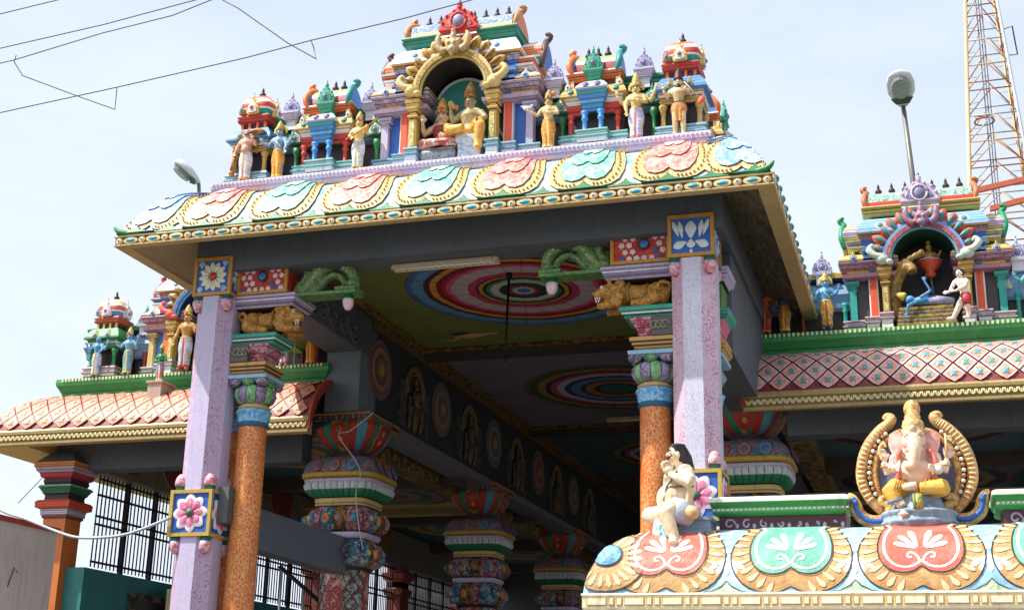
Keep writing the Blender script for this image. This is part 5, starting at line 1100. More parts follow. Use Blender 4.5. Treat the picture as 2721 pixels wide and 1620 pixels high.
# ---------------------------------------------------------------- side wings (lower roofs left and right of the porch)
WP = cr([(0, 0), (.06, .16), (.18, .36), (.36, .55), (.58, .70), (.80, .78), (.92, .80)], 3, False)      # (inset, rise) of the tiled roll
WZ, WY = 6.70, 20.58
def wprof(t): return eprof(t, WP)
def wing(s, din, dout, tin, tout):
    X = lambda d: XC+s*d
    lab = ('lower temple wing with orange diamond-tiled eave, left of the porch' if s < 0 else 'lower temple wing with diamond-tiled eave, right of the porch')
    t = thing('temple_wing', (X((din+dout)/2), 22, 0), lab, 'temple wing', 'low wings beside the porch')
    x0, x1 = sorted((X(din), X(dout)))
    g = G(); P = [(p.x, p.y) for p in WP]; n = len(P)
    vs = []; fs = []
    hipL = (s < 0); 
    for a, b in P:
        xl = x0+(a if s < 0 else 0); xr = x1-(a if s > 0 else 0)
        vs += [(xl, WY+a, WZ+b), (xr, WY+a, WZ+b)]
    for i in range(n-1): fs.append((2*i, 2*i+1, 2*i+3, 2*i+2))
    k0 = len(vs)            # outer hip side and inner closed end
    if s < 0:
        for a, b in P: vs += [(x0+a, WY+a, WZ+b), (x0+a, 30., WZ+b)]
    else:
        for a, b in P: vs += [(x1-a, WY+a, WZ+b), (x1-a, 30., WZ+b)]
    for i in range(n-1): fs.append((k0+2*i, k0+2*i+2, k0+2*i+3, k0+2*i+1))
    g.add(vs, fs, 0, True); roof = g.obj('tiled_eave', brushed((120, 40, 40), (140, 60, 62), 8), t)
    # the cut end of the roll, a red profile board
    xe = X(din)
    g = G(); o1 = [(a, b) for a, b in P]+[(.92, .70), (.7, .6), (.45, .42), (.25, .2), (.12, -.06), (0, -.26)]
    g.ext([(a, b) for a, b in o1], lambda a, b: Vector((xe-s*.005, WY+a*.92-.02, WZ+b+.03)), lambda a, b: Vector((xe-s*.06, WY+a*.92-.02, WZ+b+.03)), 0); g.obj('end_board', paint((166, 56, 40)), roof)
    # diamond tiles, row by row
    W = .37; rows = [(.14, 0), (.30, 1), (.46, 0), (.62, 1), (.78, 0)]; hv = .165
    A = (238, 120, 84) if s < 0 else (232, 116, 74)
    for ri, (tc_, off) in enumerate(rows):
        def fm(a, b, h):
            p, tt = wprof(tc_+b); nn = Vector((-tt.y, tt.x)); return Vector((a, WY+p.x+nn.x*h, WZ+p.y+nn.y*h))
        dm = lambda k: [(-W*.5*k, 0), (-W*.25*k, -hv*.5*k), (0, -hv*k), (W*.25*k, -hv*.5*k), (W*.5*k, 0), (W*.25*k, hv*.5*k), (0, hv*k), (-W*.25*k, hv*.5*k)]
        g = G(); g.rel(dm(.89), (0, 0), fm, .035, 0, 2, 2, .05); g.rel(dm(.66), (0, 0), fm, .012, 1, 1, 2, .3, .026)
        g.rel([(.062*math.cos(q*pi/4)*(1 if q % 2 else .55), .055*math.sin(q*pi/4)*(1 if q % 2 else .55)) for q in range(8)], (0, 0), fm, .016, 3, 3, 2, .4, .036)
        if s > 0: mats = [brushed((226, 198, 194), (196, 160, 164), 20), brushed((232, 120, 76), (236, 176, 150), 16), paint((120, 40, 40)), paint((60, 156, 176))]
        else: mats = [brushed((220, 150, 124), (214, 104, 72), 18), brushed((222, 176, 156), (220, 112, 76), 14), paint((120, 40, 40)), brushed((206, 176, 84), (110, 130, 140), 30)]
        me = g.mesh('diamond_tile', mats)
        i = 0
        while True:
            d = din+W*.5+(W*.5 if off else 0)+W*i; i += 1
            p, _ = wprof(tc_)
            if d > dout-p.x-W*.35: break
            if s > 0 and d > 9.2: break
            put('diamond_tile', me, roof, (X(d), 0, 0))
        if False: pass
    # scalloped fascia
    g = G(); fx0, fx1 = x0, x1
    if s < 0: fx1 -= 0
    g.rl(fx0, fx1, WY, 30, [(6.40, .0), (6.42, .02), (6.46, .02), (6.465, .0), (6.60, .0), (6.61, .03), (6.66, .035), (6.70, .01)], [0, 0, 1, 1, 0, 0, 0], False); g_keep = [i for i, f in enumerate(g.f) if not all(abs(g.v[q][0]-X(din)) < .06 for q in f)]; g.f = [g.f[i] for i in g_keep]; g.m = [g.m[i] for i in g_keep]; g.s = [g.s[i] for i in g_keep]
    g.box(*sorted((X(din), X(din+.05))), WY+.001, WY+.2, 6.405, 6.70, 0)
    fa = g.obj('fascia', [paint((170, 146, 92), .4), paint((130, 108, 66), .4)], t)
    g = G(); g.tube([(.038*math.cos(a), -.012, .04-.075*math.sin(a)*1.0) for a in [pi*k/8 for k in range(9)]], .016, 6); g.ell((0, -.01, .0), (.014, .014, .03), 6); me = g.mesh('scallop', paint((222, 206, 150)))
    k = int((min(dout, 9.0 if s > 0 else dout)-din)/.098)
    for i in range(k): put('scallop', me, fa, (X(din+.06+.098*i), WY-.002, 6.54))
    # underside and beams
    g = G(); xa, xb = x0+.012, x1-.012; xo = (xa+.95 if s < 0 else xb-.95)
    fa0, fa1 = (xo, xb) if s < 0 else (xa, xo)
    g.add([(fa0, WY+.012, 6.398), (fa1, WY+.012, 6.398), (fa1, WY+.09, 6.397), (fa0, WY+.09, 6.397), (fa1, 21.56, 6.80), (fa0, 21.56, 6.80)], [(0, 3, 2, 1), (3, 5, 4, 2)], [0, 1])
    e0, e1 = (xa, xo) if s < 0 else (xo, xb)
    g.add([(e0, WY+.012, 6.397), (e1, WY+.012, 6.397), (e1, 29.9, 6.40), (e0, 29.9, 6.40)], [(0, 3, 2, 1)], 0)
    g.add([(xo, WY+.09, 6.397), (xo, 21.56, 6.397), (xo, 21.56, 6.80)], [(0, 1, 2)], 0)
    g.obj('soffit', [paint((206, 168, 92) if s < 0 else (120, 110, 90), .3, .8), paint((92, 96, 100), .35, .8)], t)
    g = G(); a, b = sorted((X(din+.55), X(dout-.95))); g.box(a, b, 21.55, 21.95, 6.10 if s < 0 else 6.2, 7.3); g.obj('beam', paint((86, 92, 98), .35, .7), t)
    a, b = sorted((X(3.5), X(dout-.95))); g = G(); g.box(a, b, 21.95, 46, 7.05, 7.2)
    ce = g.obj('aisle_ceiling', paint((64, 100, 104), .3, .8), t)
    g = G(); g.box(a, b, 22.3, 46, 7.5, 7.7); g.obj('roof_slab', paint((150, 140, 130)), t)
    for i in range(4):
        yc = 25.2+i*5.6; R = 1.9; xc = X(6.3)
        g = G(); g.add([(xc+R*math.cos(q), yc+R*math.sin(q), 7.045) for q in [2*pi*k/48 for k in range(48)]], [tuple(reversed(range(48)))]); g.obj('painted_roundel', mandala('aisle_roundel', [(0, (150, 70, 60)), (.2, (180, 140, 60)), (.35, (60, 110, 80)), (.5, (140, 130, 140)), (.62, (150, 60, 60)), (.75, (190, 150, 80)), (.9, (60, 80, 70))] if s < 0 else [(0, (120, 120, 60)), (.3, (40, 60, 50)), (.5, (120, 50, 70)), (.65, (130, 120, 70)), (.8, (40, 40, 50)), (.92, (120, 80, 110)), (.98, (40, 40, 40))], 10, .02, (xc, yc), R), ce)
        g = G(); g.box(a, b, yc+2.6, yc+3.0, 6.75, 7.049); g.obj('cross_beam', paint((70, 62, 54)), ce)
    for q in (X(din+.45), X(dout-1.6)):
        g = G(); g.box(q-.2, q+.2, 22.0, 46, 6.7, 7.047); g.obj('gilt_beam', ornate((110, 84, 40), (170, 130, 60), (60, 60, 50), 9), ce)
    # green cornice with dentils
    g = G(); a, b = sorted((X(3.92), X(dout-.95)))
    g.rl(a, b, 21.5, 29, [(7.44, .0), (7.60, .0), (7.62, .02), (7.68, .05), (7.74, .09), (7.80, .10), (7.87, .09), (7.89, .02)], [0, 0, 0, 0, 1, 0, 0]); gc = g.obj('green_cornice', [paint((44, 138, 70)), paint((64, 150, 84))], t)
    g = G(); g.box(-.018, .018, -.02, .01, -.028, .028); me = g.mesh('dentil', paint((214, 222, 170)))
    k = int((min(dout-.95, 8.9 if s > 0 else 99)-3.92)/.075)
    for i in range(k): put('dentil', me, gc, (X(3.96+.075*i), 21.398, 7.835))
    # parapet wall behind the figures
    p = thing('parapet_wall', (X(6.6), 22, 7.88), ('dark parapet wall of the lower wing behind its blue figures, left of the porch' if s < 0 else 'dark parapet wall of the lower wing behind its figures, right of the porch'), 'wall')
    g = G(); a, b = sorted((X(3.92), X(9.3))); spans = [sorted((X(3.92), X(5.5))), sorted((X(7.72), X(9.3)))]
    for a, b in spans: g.box(a, b, 22.0, 22.25, 7.85, 8.9)
    g.obj('wall', paint((48, 42, 44)), p)
    g = G()
    for a, b in spans: g.rl(a, b, 21.95, 22.3, [(8.35, 0), (8.4, .04), (8.5, .05), (8.62, .10), (8.75, .05), (8.82, 0)], 0)
    g.obj('roll_cornice', paint((120, 150, 190)), p)
    g = G()
    for a, b in spans: g.rl(a, b, 21.95, 22.3, [(8.88, .0), (8.92, .06), (9.0, .07), (9.02, .03), (9.04, 0)], [0, 1, 1, 1])
    cp2 = g.obj('coping', [paint((40, 44, 90)), paint((206, 180, 90)) if s > 0 else paint((44, 140, 80))], p)
    for d in (4.96, 8.05):
        nasi(cp2, (X(d), 21.86, 9.02), .16, .32, paint((190, 190, 210)) if s > 0 else paint((44, 150, 90)), paint((120, 120, 160)))
        g = G(); g.rl(X(d)-.1, X(d)+.1, 21.84, 21.98, [(8.8, 0), (8.95, 0), (8.97, .05), (9.02, .06)], 0); g.obj('crest_post', paint((220, 220, 236)), cp2)
        nasi(cp2, (X(d)-.28, 21.84, 8.52), .15, .26, paint((206, 200, 190)), paint((150, 170, 190)))
    for d in (4.3, 4.6, 5.3, 8.0, 8.3):
        g = G(); g.lathe([(.05, 7.9), (.05, 7.95), (.035, 7.97), (.034, 8.3), (.055, 8.34), (.03, 8.37), (.06, 8.42), (.06, 8.46)], 9, 0, (X(d), 21.9)); g.obj('colonnette', paint((160, 60, 50) if d < 5 or s < 0 else (44, 160, 150)), p)
    return t
wing(-1, 3.76, 10.45, 0, 0); wing(1, 3.76, 10.4, 0, 0)
WB = 7.89
G.lines = True
bw = build_big('arched shrine with sky blue rolls and reclining figure, above the right wing', palW, 7); bw.location = (XC+6.61, 21.72, WB)
bl = build_big('arched shrine with deep blue niche, above the left wing', palL, 7); bl.location = (XC-6.61, 21.72, WB)
kl = build_kuta('green and orange dome topped corner shrine above the left wing', palG); kl.location = (XC-8.70, 21.75, WB)
G.lines = False
GW = 'painted figures on the wing parapets'
Y0 = 21.40
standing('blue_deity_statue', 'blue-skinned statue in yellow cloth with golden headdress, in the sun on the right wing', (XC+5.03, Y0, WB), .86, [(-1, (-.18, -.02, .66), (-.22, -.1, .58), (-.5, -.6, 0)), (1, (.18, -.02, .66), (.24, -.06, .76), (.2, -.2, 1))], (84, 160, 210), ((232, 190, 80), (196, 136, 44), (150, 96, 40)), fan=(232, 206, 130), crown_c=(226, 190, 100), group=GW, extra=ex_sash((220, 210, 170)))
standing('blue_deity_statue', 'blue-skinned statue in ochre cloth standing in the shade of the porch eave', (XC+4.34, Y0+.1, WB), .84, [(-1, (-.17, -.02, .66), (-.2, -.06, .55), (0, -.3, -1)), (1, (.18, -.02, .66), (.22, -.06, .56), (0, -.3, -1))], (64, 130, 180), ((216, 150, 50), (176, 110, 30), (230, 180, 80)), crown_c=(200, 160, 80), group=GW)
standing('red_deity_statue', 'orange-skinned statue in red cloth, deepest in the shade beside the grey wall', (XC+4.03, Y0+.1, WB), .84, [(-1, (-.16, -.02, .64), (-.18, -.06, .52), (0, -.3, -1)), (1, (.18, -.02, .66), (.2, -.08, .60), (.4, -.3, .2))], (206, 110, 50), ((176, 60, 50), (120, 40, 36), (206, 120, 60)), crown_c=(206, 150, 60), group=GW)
def ex_staff(t, H):
    g = G(); g.tube([Vector((.26, -.06, .02))*H, Vector((.27, -.06, 1.0))*H], .012*H, 6); g.obj('staff', paint((206, 190, 120)), t)
g = G()
standing('standing_deity_statue', 'teal-skinned statue at the edge of the frame on the right wing', (XC+8.20, Y0, WB), .86, [(-1, (-.19, -.02, .66), (-.3, -.05, .76), (-.3, -.2, 1)), (1, (.17, -.02, .66), (.2, -.08, .58), (0, -.5, -.5))], (90, 180, 180), ((200, 190, 170), (120, 160, 160), (206, 150, 80)), crown_c=(214, 160, 110), group=GW)
def ex_spear(t, H):
    g = G(); g.tube([Vector((.20, -.06, .0))*H, Vector((.24, -.06, .86))*H], .010*H, 6); g.ell(Vector((.245, -.06, .9))*H, (.015*H, .01*H, .05*H), 6); g.obj('spear', paint((196, 170, 90)), t)
standing('spearman_statue', 'bare-chested golden statue in grey dhoti with a spear, in the deep blue niche', (XC-6.78, Y0-.05, WB-.02), 1.14, [(-1, (-.17, -.01, .64), (-.2, -.05, .52), (0, -.2, -1)), (1, (.18, -.02, .64), (.2, -.07, .66), (.1, -.2, 1))], (196, 146, 72), ((196, 196, 202), (160, 164, 180), (190, 60, 60)), crown_c=(214, 176, 90), group=GW, extra=ex_spear)
standing('blue_deity_statue', 'light blue statue with white cloth, leftmost figure on the left wing', (XC-8.73, Y0, WB-.02), .82, [(-1, (-.2, -.02, .66), (-.27, -.06, .74), (-.3, -.2, 1)), (1, (.2, -.02, .66), (.28, -.06, .78), (.3, -.2, 1)), (1, (.15, -.05, .64), (.1, -.1, .56), (.2, -.2, -1))], (104, 170, 214), ((226, 228, 236), (160, 180, 206), (220, 170, 70)), top=None, crown_c=(226, 170, 60), group=GW)
standing('blue_deity_statue', 'light blue statue with tall pointed cap and teal skirt, on the left wing', (XC-8.04, Y0, WB-.02), .84, [(-1, (-.2, -.02, .66), (-.3, -.06, .72), (.1, -.2, 1)), (1, (.2, -.02, .66), (.25, -.06, .82), (.0, -.2, 1))], (120, 176, 210), ((130, 176, 186), (90, 140, 156), (214, 190, 60)), crown_c=(226, 196, 130), group=GW, legsplit=False)
standing('green_deity_statue', 'small green statue on a plinth projecting over the left wing eave', (XC-7.08, Y0-.35, WB-.30), .66, [(-1, (-.18, -.02, .62), (-.05, -.12, .60), (.8, -.2, 0)), (1, (.18, -.02, .62), (.12, -.12, .62), (-.5, -.3, .2))], (40, 140, 80), ((210, 90, 70), (70, 150, 190), (230, 220, 200)), crown_c=(206, 180, 90), group=GW)
g = G(); g.rl(-.14, .14, -.14, .3, [(-.35, 0), (.0, 0), (.01, .03), (.05, .03)], 0); o = g.obj('statue_plinth', paint((190, 160, 140))); o.location = (XC-7.08, Y0-.35, WB-.35); tag(o, 'small plinth carrying the green figure over the eave', 'plinth')
standing('gold_dancer_statue', 'golden statue in orange cloth seen through the bracket gap beside the lion', (XC-4.19, Y0, WB-.05), .86, [(-1, (-.19, -.02, .68), (-.24, -.06, .84), (.1, -.2, 1)), (1, (.22, -.02, .70), (.32, -.06, .78), (.6, -.2, .6))], (214, 160, 60), ((226, 140, 40), (190, 100, 30), (236, 190, 80)), crown_c=(190, 150, 70), group=GW, fan=(70, 150, 90))
standing('pale_deity_statue', 'pale statue in white cloth, half hidden behind the lion column', (XC-4.72, Y0, WB-.04), .86, [(-1, (-.17, -.02, .66), (-.2, -.06, .55), (0, -.3, -1)), (1, (.2, -.02, .66), (.24, -.07, .76), (.2, -.3, 1))], (190, 206, 214), ((214, 220, 230), (160, 176, 196), (206, 80, 60)), crown_c=(206, 160, 80), group=GW, extra=ex_staff)
# ---- reclining figure on a coiled couch, lotus above, kneeling devotee
rx, ry, rz_ = XC+6.61, 21.62, WB
t = thing('reclining_statue', (rx, ry, rz_), 'blue figure reclining on a golden coiled couch inside the right wing niche', 'statue')
g = G()
for k in range(5): g.rl(rx-.46+.01*k, rx+.40-.01*k, ry-.1+.02*k, ry+.3, [(rz_+.07*k, .0), (rz_+.07*k+.01, .03), (rz_+.07*k+.055, .03), (rz_+.07*k+.068, .0)], k % 2)
g.obj('coiled_couch', [brushed((176, 146, 66), (120, 96, 44)), brushed((150, 130, 80), (80, 90, 100))], t)
g = G(); g.tube(cr([(rx-.34, ry+.2, rz_+.1), (rx-.50, ry+.2, rz_+.35), (rx-.50, ry+.15, rz_+.75), (rx-.36, ry+.05, rz_+1.0), (rx-.22, ry-.02, rz_+1.02), (rx-.2, ry-.05, rz_+.92)], 5, False), [.1+.02*math.sin(i*.2) for i in range(26)], 10)
for k in range(5): g.ell((rx-.40+.09*k, ry-.02, rz_+1.08+.045*k), (.06, .05, .06), 8)
blob_obj(g, .018, 'serpent_hood', [brushed((170, 136, 62), (110, 84, 40))], t, smooth=1)
g = G()
g.ell((rx-.27, ry-.0, rz_+.47), (.085, .08, .075), 11); g.tube([(rx-.22, ry, rz_+.44), (rx-.05, ry, rz_+.45), (rx+.1, ry, rz_+.44), (rx+.25, ry, rz_+.42), (rx+.42, ry, rz_+.40)], [.05, .09, .075, .065, .05], 11)
g.tube([(rx-.1, ry-.06, rz_+.48), (rx+.06, ry-.08, rz_+.58), (rx-.02, ry-.08, rz_+.74)], [.035, .03, .022], 8); hand(g, (rx-.02, ry-.08, rz_+.74), (-.3, 0, 1), .9)
g.tube([(rx-.14, ry-.08, rz_+.42), (rx-.30, ry-.14, rz_+.34), (rx-.33, ry-.14, rz_+.22)], [.035, .03, .022], 8); hand(g, (rx-.33, ry-.14, rz_+.22), (0, -.2, -1), .9)
blob_obj(g, .012, 'body', [brushed((84, 156, 206), (60, 120, 170))], t, smooth=2)
g = G(); g.tube([(rx+.02, ry, rz_+.44), (rx+.2, ry, rz_+.43), (rx+.40, ry, rz_+.40)], [.082, .076, .06], 12); g.obj('lower_cloth', brushed((170, 160, 190), (130, 140, 170)), t)
g = G(); g.T = Matrix.Translation((rx-.34, ry, rz_+.52)) @ Matrix.Rotation(-1.1, 4, 'Y'); g.lathe([(.07, 0), (.075, .04), (.05, .1), (.03, .14), (.01, .17)], 12); g.obj('crown', paint((206, 176, 84)), t)
g = G(); x, y, z = rx+.08, ry+.3, rz_; g.tube([(x+.03, y, z+.4), (x+.02, y, z+.75), (x, y, z+.95)], .018, 6, 1)
g.lathe([(.05, z+.92), (.10, z+.96), (.07, z+1.02), (.16, z+1.12), (.20, z+1.20), (.19, z+1.22)], 16, [0, 0, 0, 0, 2], (x, y), rib=.06, ribn=8); g.obj('lotus_stand', [paint((206, 80, 50)), paint((90, 96, 100)), paint((200, 196, 214))], t)
g = G(); g.ell((x, y, z+1.30), (.10, .08, .09), 10); g.ell((x, y-.02, z+1.44), (.055, .055, .06), 9); 
for s in (-1, 1): g.tube([(x+s*.08, y, z+1.34), (x+s*.15, y-.04, z+1.28), (x+s*.2, y-.04, z+1.38)], [.03, .025, .02], 7)
g.ell((x, y, z+1.53), (.04, .04, .05), 8); blob_obj(g, .012, 'seated_creator', [brushed((190, 150, 74), (140, 104, 50))], t, smooth=1)
# kneeling devotee
t = thing('devotee_statue', (rx+.43, ry-.28, rz_), 'white-clad kneeling devotee leaning on the golden couch in the right wing niche', 'statue')
H = .86; bx, by, bz = rx+.56, ry-.30, rz_; S = lambda a, b, c: Vector((bx+a*H, by+b*H, bz+c*H))
g = G(); g.tube([S(.02, 0, .45), S(.0, 0, .56), S(-.03, 0, .70), S(-.04, 0, .76)], [.085*H, .08*H, .10*H, .06*H], 12); g.tube([S(-.14, 0, .75), S(.07, 0, .75)], .045*H, 9); g.tube([S(-.04, 0, .76), S(-.05, 0, .83)], .04*H, 8)
head(g, S(-.06, -.01, .88), H, Vector((-.6, -.8, 0)))
g.tube([S(-.14, 0, .74), S(-.2, -.06, .62), S(-.27, -.02, .52)], [.045*H, .038*H, .024*H], 9); g.tube([S(.07, -.02, .74), S(.02, -.1, .6), S(-.16, -.1, .52)], [.045*H, .038*H, .024*H], 9); hand(g, S(-.16, -.1, .52), (-1, 0, .1), H); hand(g, S(-.27, -.02, .52), (-1, 0, 0), H)
g.tube([S(.02, 0, .45), S(.03, -.04, .28), S(.05, .0, .12), S(.05, 0, .04)], [.08*H, .06*H, .045*H, .035*H], 10); g.tube([S(.05, .01, .03), S(-.05, -.05, .025)], [.035*H, .03*H], 8)
g.tube([S(0, .05, .45), S(-.1, .02, .28), S(-.22, .06, .05), S(-.34, .04, .04)], [.08*H, .06*H, .045*H, .03*H], 10)
blob_obj(g, .012, 'body', [brushed((240, 232, 222), (226, 200, 180))], t, smooth=2)
g = G(); g.tube([S(.02, 0, .47), S(.03, -.03, .36), S(.035, -.035, .26)], [.095*H, .085*H, .07*H], 12); g.obj('shorts', brushed((206, 70, 70), (150, 30, 40)), t)
g = G(); g.ell(S(-.04, .02, .912), (.080*H, .080*H, .076*H), 12); g.obj('hair', paint((26, 24, 26)), t); face_paint(t, S(-.06, -.01, .88), H, Vector((-.6, -.8, 0)))
# ---------------------------------------------------------------- painted gateway roof in the foreground
gx, VX0, VX1, VY0, VY1, VZ = -.10, -2.47, 2.27, 9.6, 11.5, 2.535
gate = thing('arched_gateway', (gx, 10.5, 0), 'painted curved gateway roof with tan lotus motifs in the foreground', 'gateway')
VP = cr([(0, 0), (.015, .10), (.06, .22), (.14, .34), (.26, .44), (.42, .505), (.60, .53), (.9, .54)], 4, False)
g = G(); g.rl(VX0, VX1, VY0, VY1, [(VZ+p.y, -p.x) for p in VP], 0); g.s = [True]*len(g.f)
vault = g.obj('curved_roof', brushed((134, 184, 216), (160, 200, 222), 5), gate)
def vmap(cx, w):
    def f(a, b, h):
        p, t = eprof(b*.80, VP); nn = Vector((-t.y, t.x)); x = min(max(cx+a*w, VX0+p.x+.004), VX1-p.x-.004)
        return Vector((x, VY0+p.x+nn.x*h, VZ+p.y+nn.y*h))
    return f
def lines(g, pts, f, r, h, mi, closed=True):
    """a painted stroke of width 2r laid on the roof"""
    P = [Vector((q[0], q[1])) for q in pts]; n = len(P); vs = []; fs = []
    for i in range(n):
        a, b = P[i-1] if (closed or i) else P[i], P[(i+1) % n] if (closed or i < n-1) else P[i]
        d = (b-a); d = d.normalized() if d.length else Vector((1, 0)); nn = Vector((-d.y, d.x))*r
        vs += [f(P[i].x+nn.x, P[i].y+nn.y, h), f(P[i].x-nn.x, P[i].y-nn.y, h)]
    for i in range(n if closed else n-1): j = (i+1) % n; fs.append((2*i, 2*j, 2*j+1, 2*i+1))
    g.add(vs, fs, mi)
VM = [brushed((184, 138, 80), (200, 160, 104), 8), paint((226, 206, 164)), paint((44, 36, 34)), paint((238, 236, 226))]
VS = .885
O1 = cr(both([(0, .10), (.07, .05), (.17, .03), (.28, .06), (.39, .15), (.46, .30), (.475, .46), (.44, .60), (.38, .74), (.36, .86), (.42, 1.0)])[:], 2)
O2 = cr(both([(0, .31), (.06, .26), (.15, .24), (.24, .28), (.305, .39), (.315, .54), (.285, .70), (.25, .82), (.26, 1.0)]), 2)
for k, cx in enumerate((gx-1.76, gx-.88, gx, gx+.88, gx+1.76)):
    f = vmap(cx, VS); red = k % 2 == 0
    cA, cB = ((212, 88, 70), (218, 116, 98)) if red else ((96, 168, 144), (126, 186, 166))
    g = G(); g.rel([(q.x, q.y) for q in O1], (0, .5), f, .004, 0, 0, 8, 0)
    lines(g, [(q.x, q.y) for q in O1], f, .006, .007, 2)
    for j in range(-13, 14):           # fan of cream strokes round the band
        th = -pi/2+j*.205; ca, sa = math.cos(th), math.sin(th)*1.15
        if abs(j) < 2: continue
        P = [(ca*r+wd*-sa, .52+sa*r+wd*ca) for r, wd in ((.335, .0), (.37, .012), (.42, .022), (.445, .014), (.455, 0), (.445, -.014), (.42, -.022), (.37, -.012))]
        c = (ca*.40, .52+sa*.40); g.rel(P, c, f, .003, 1, 1, 1, 0, .006)
    mo = g.obj('lotus_motif', VM, vault)
    g = G(); g.rel([(q.x, q.y) for q in O2], (0, .62), f, .004, 0, 0, 6, 0, .008); lines(g, [(q.x*1.03, .62+(q.y-.62)*1.03) for q in O2], f, .005, .0125, 2); lines(g, [(q.x*.88, .64+(q.y-.64)*.88) for q in O2], f, .011, .014, 1)
    for j in range(-3, 4):            # spray of white petals
        if j == 0: continue
        th = pi/2-j*.46+(.2 if j > 0 else -.2); ca, sa = math.cos(th), math.sin(th); L_ = .27-.025*abs(j)
        P = [(.015*(1 if j > 0 else -1)+ca*r-sa*wd, .47+sa*r+ca*wd) for r, wd in ((.02, 0), (.06, .012), (L_*.8, .026), (L_, .016), (L_*1.03, 0), (L_, -.016), (L_*.8, -.026), (.06, -.012))]
        g.rel(P, (.015*(1 if j > 0 else -1)+ca*L_*.6, .47+sa*L_*.6), f, .003, 1, 1, 1, 0, .013)
    for sg in (-1, 1): lines(g, [(sg*q.x, q.y) for q in cr([(.012, .345), (.03, .40), (.07, .435), (.10, .42), (.095, .385), (.07, .39)], 3, False)], f, .009, .016, 1, False)
    g.obj('heart_panel', [brushed(cA, cB, 4), paint((244, 232, 220)), VM[2]], mo)
for k in range(-3, 3):                # blue leaves between the motifs
    cx = gx+VS*(k+.5)*1.0-.0; f = vmap(cx, VS)
    if abs(cx-gx) > 2.2: continue
    for j in (-2, -1, 0, 1, 2):
        th = -pi/2+j*.42; ca, sa = math.cos(th), math.sin(th)
        P = [(ca*r-sa*wd, .42+sa*r+ca*wd) for r, wd in ((.0, 0), (.08, .016), (.16, .024), (.19, 0), (.16, -.024), (.08, -.016))]
        G().rel(P, (ca*.1, .42+sa*.1), f, .004+.001*abs(j), 0, 0, 1, 0).obj('white_leaf', paint((224, 236, 240)), vault)
    for b_, r in ((.50, .035), (.60, .022), (.68, .02), (.76, .018), (.84, .016)): G().rel(ring2(10, r, r*.9, (0, b_)), (0, b_), f, .004, 0, 0, 1, 0).obj('white_dot', paint((224, 236, 240)), vault)
    for c_, ww in ((cx, .26),):
        g = G(); g.rel([(-ww, .01), (-.12, .05), (-.04, .11), (0, .17), (.04, .11), (.12, .05), (ww, .01)], (0, .05), f, .004, 0, 0, 2, 0); lines(g, [(-ww, .01), (-.12, .05), (-.04, .11), (0, .17), (.04, .11), (.12, .05), (ww, .01)], f, .005, .0075, 1, False); g.obj('green_point', [brushed((150, 196, 160), (226, 224, 190), 12), VM[2]], vault)
# left corner roundel with blue boss
f = vmap(VX0+.16, 1)
g = G(); g.rel(ring2(28, .30, .36, (0, .42)), (0, .42), f, .004, 0, 0, 6, 0, .006); lines(g, ring2(28, .30, .36, (0, .42)), f, .006, .012, 2)
for j in range(22): th = 2*pi*j/22; P = [(math.cos(th)*r-math.sin(th)*wd, .42+1.15*(math.sin(th)*r+math.cos(th)*wd)) for r, wd in ((.14, 0), (.18, .012), (.25, .02), (.275, 0), (.25, -.02), (.18, -.012))]; g.rel(P, (math.cos(th)*.21, .42+1.15*math.sin(th)*.21), f, .003, 1, 1, 1, 0, .011)
g.rel(ring2(20, .12, .13, (0, .46)), (0, .46), f, .004, 2, 2, 2, 0, .012); g.rel(ring2(20, .105, .115, (0, .46)), (0, .46), f, .03, 3, 3, 3, .7, .014); g.obj('corner_roundel', [VM[0], VM[1], VM[2], brushed((90, 150, 190), (150, 206, 226))], vault)
# banded edge with painted panels
g = G(); g.rl(VX0, VX1, VY0, VY1, [(2.40, -.03), (2.435, .0), (2.45, .004), (2.53, .004), (2.535, .012), (2.55, .01), (2.552, -.02)], [1, 0, 0, 1, 1, 1]); band = g.obj('edge_band', [paint((240, 224, 180)), paint((246, 236, 210))], gate)
x = VX0+.03; i = 0
while x < VX1-.1:
    w = (.15, .045, .045)[i % 3]
    g = G(); o1 = [(0, 0), (w*.5, 0), (w, 0), (w, .05), (w, .058), (w*.5, .058), (0, .058), (0, .01)]
    fb = lambda a, b, h: Vector((x+a, VY0-.005-h, 2.462+b)); g.rel(o1, (w*.5, .03), fb, .003, 0, 0, 1, 0); g.rel([(w*.5+(a-w*.5)*(1-.012/w*1.4), .029+(b-.029)*.76) for a, b in o1], (w*.5, .03), fb, .003, 1, 1, 1, 0, .003); g.obj('painted_panel', [paint((206, 160, 74)), paint((246, 236, 206))], band)
    x += w+.012; i += 1
g = G(); g.box(VX0+.05, VX1-.05, VY0+.05, VY1-.05, 2.25, 2.405); g.obj('underside', paint((150, 110, 70)), gate)
for px in (VX0+.35, VX1-.35):
    for py in (VY0+.35, VY1-.35):
        g = G(); g.rl(px-.14, px+.14, py-.14, py+.14, [(0, .05), (.2, .05), (.22, 0), (2.0, 0), (2.05, .05), (2.25, .07)], 0); g.obj('post', paint((196, 150, 90)), gate)
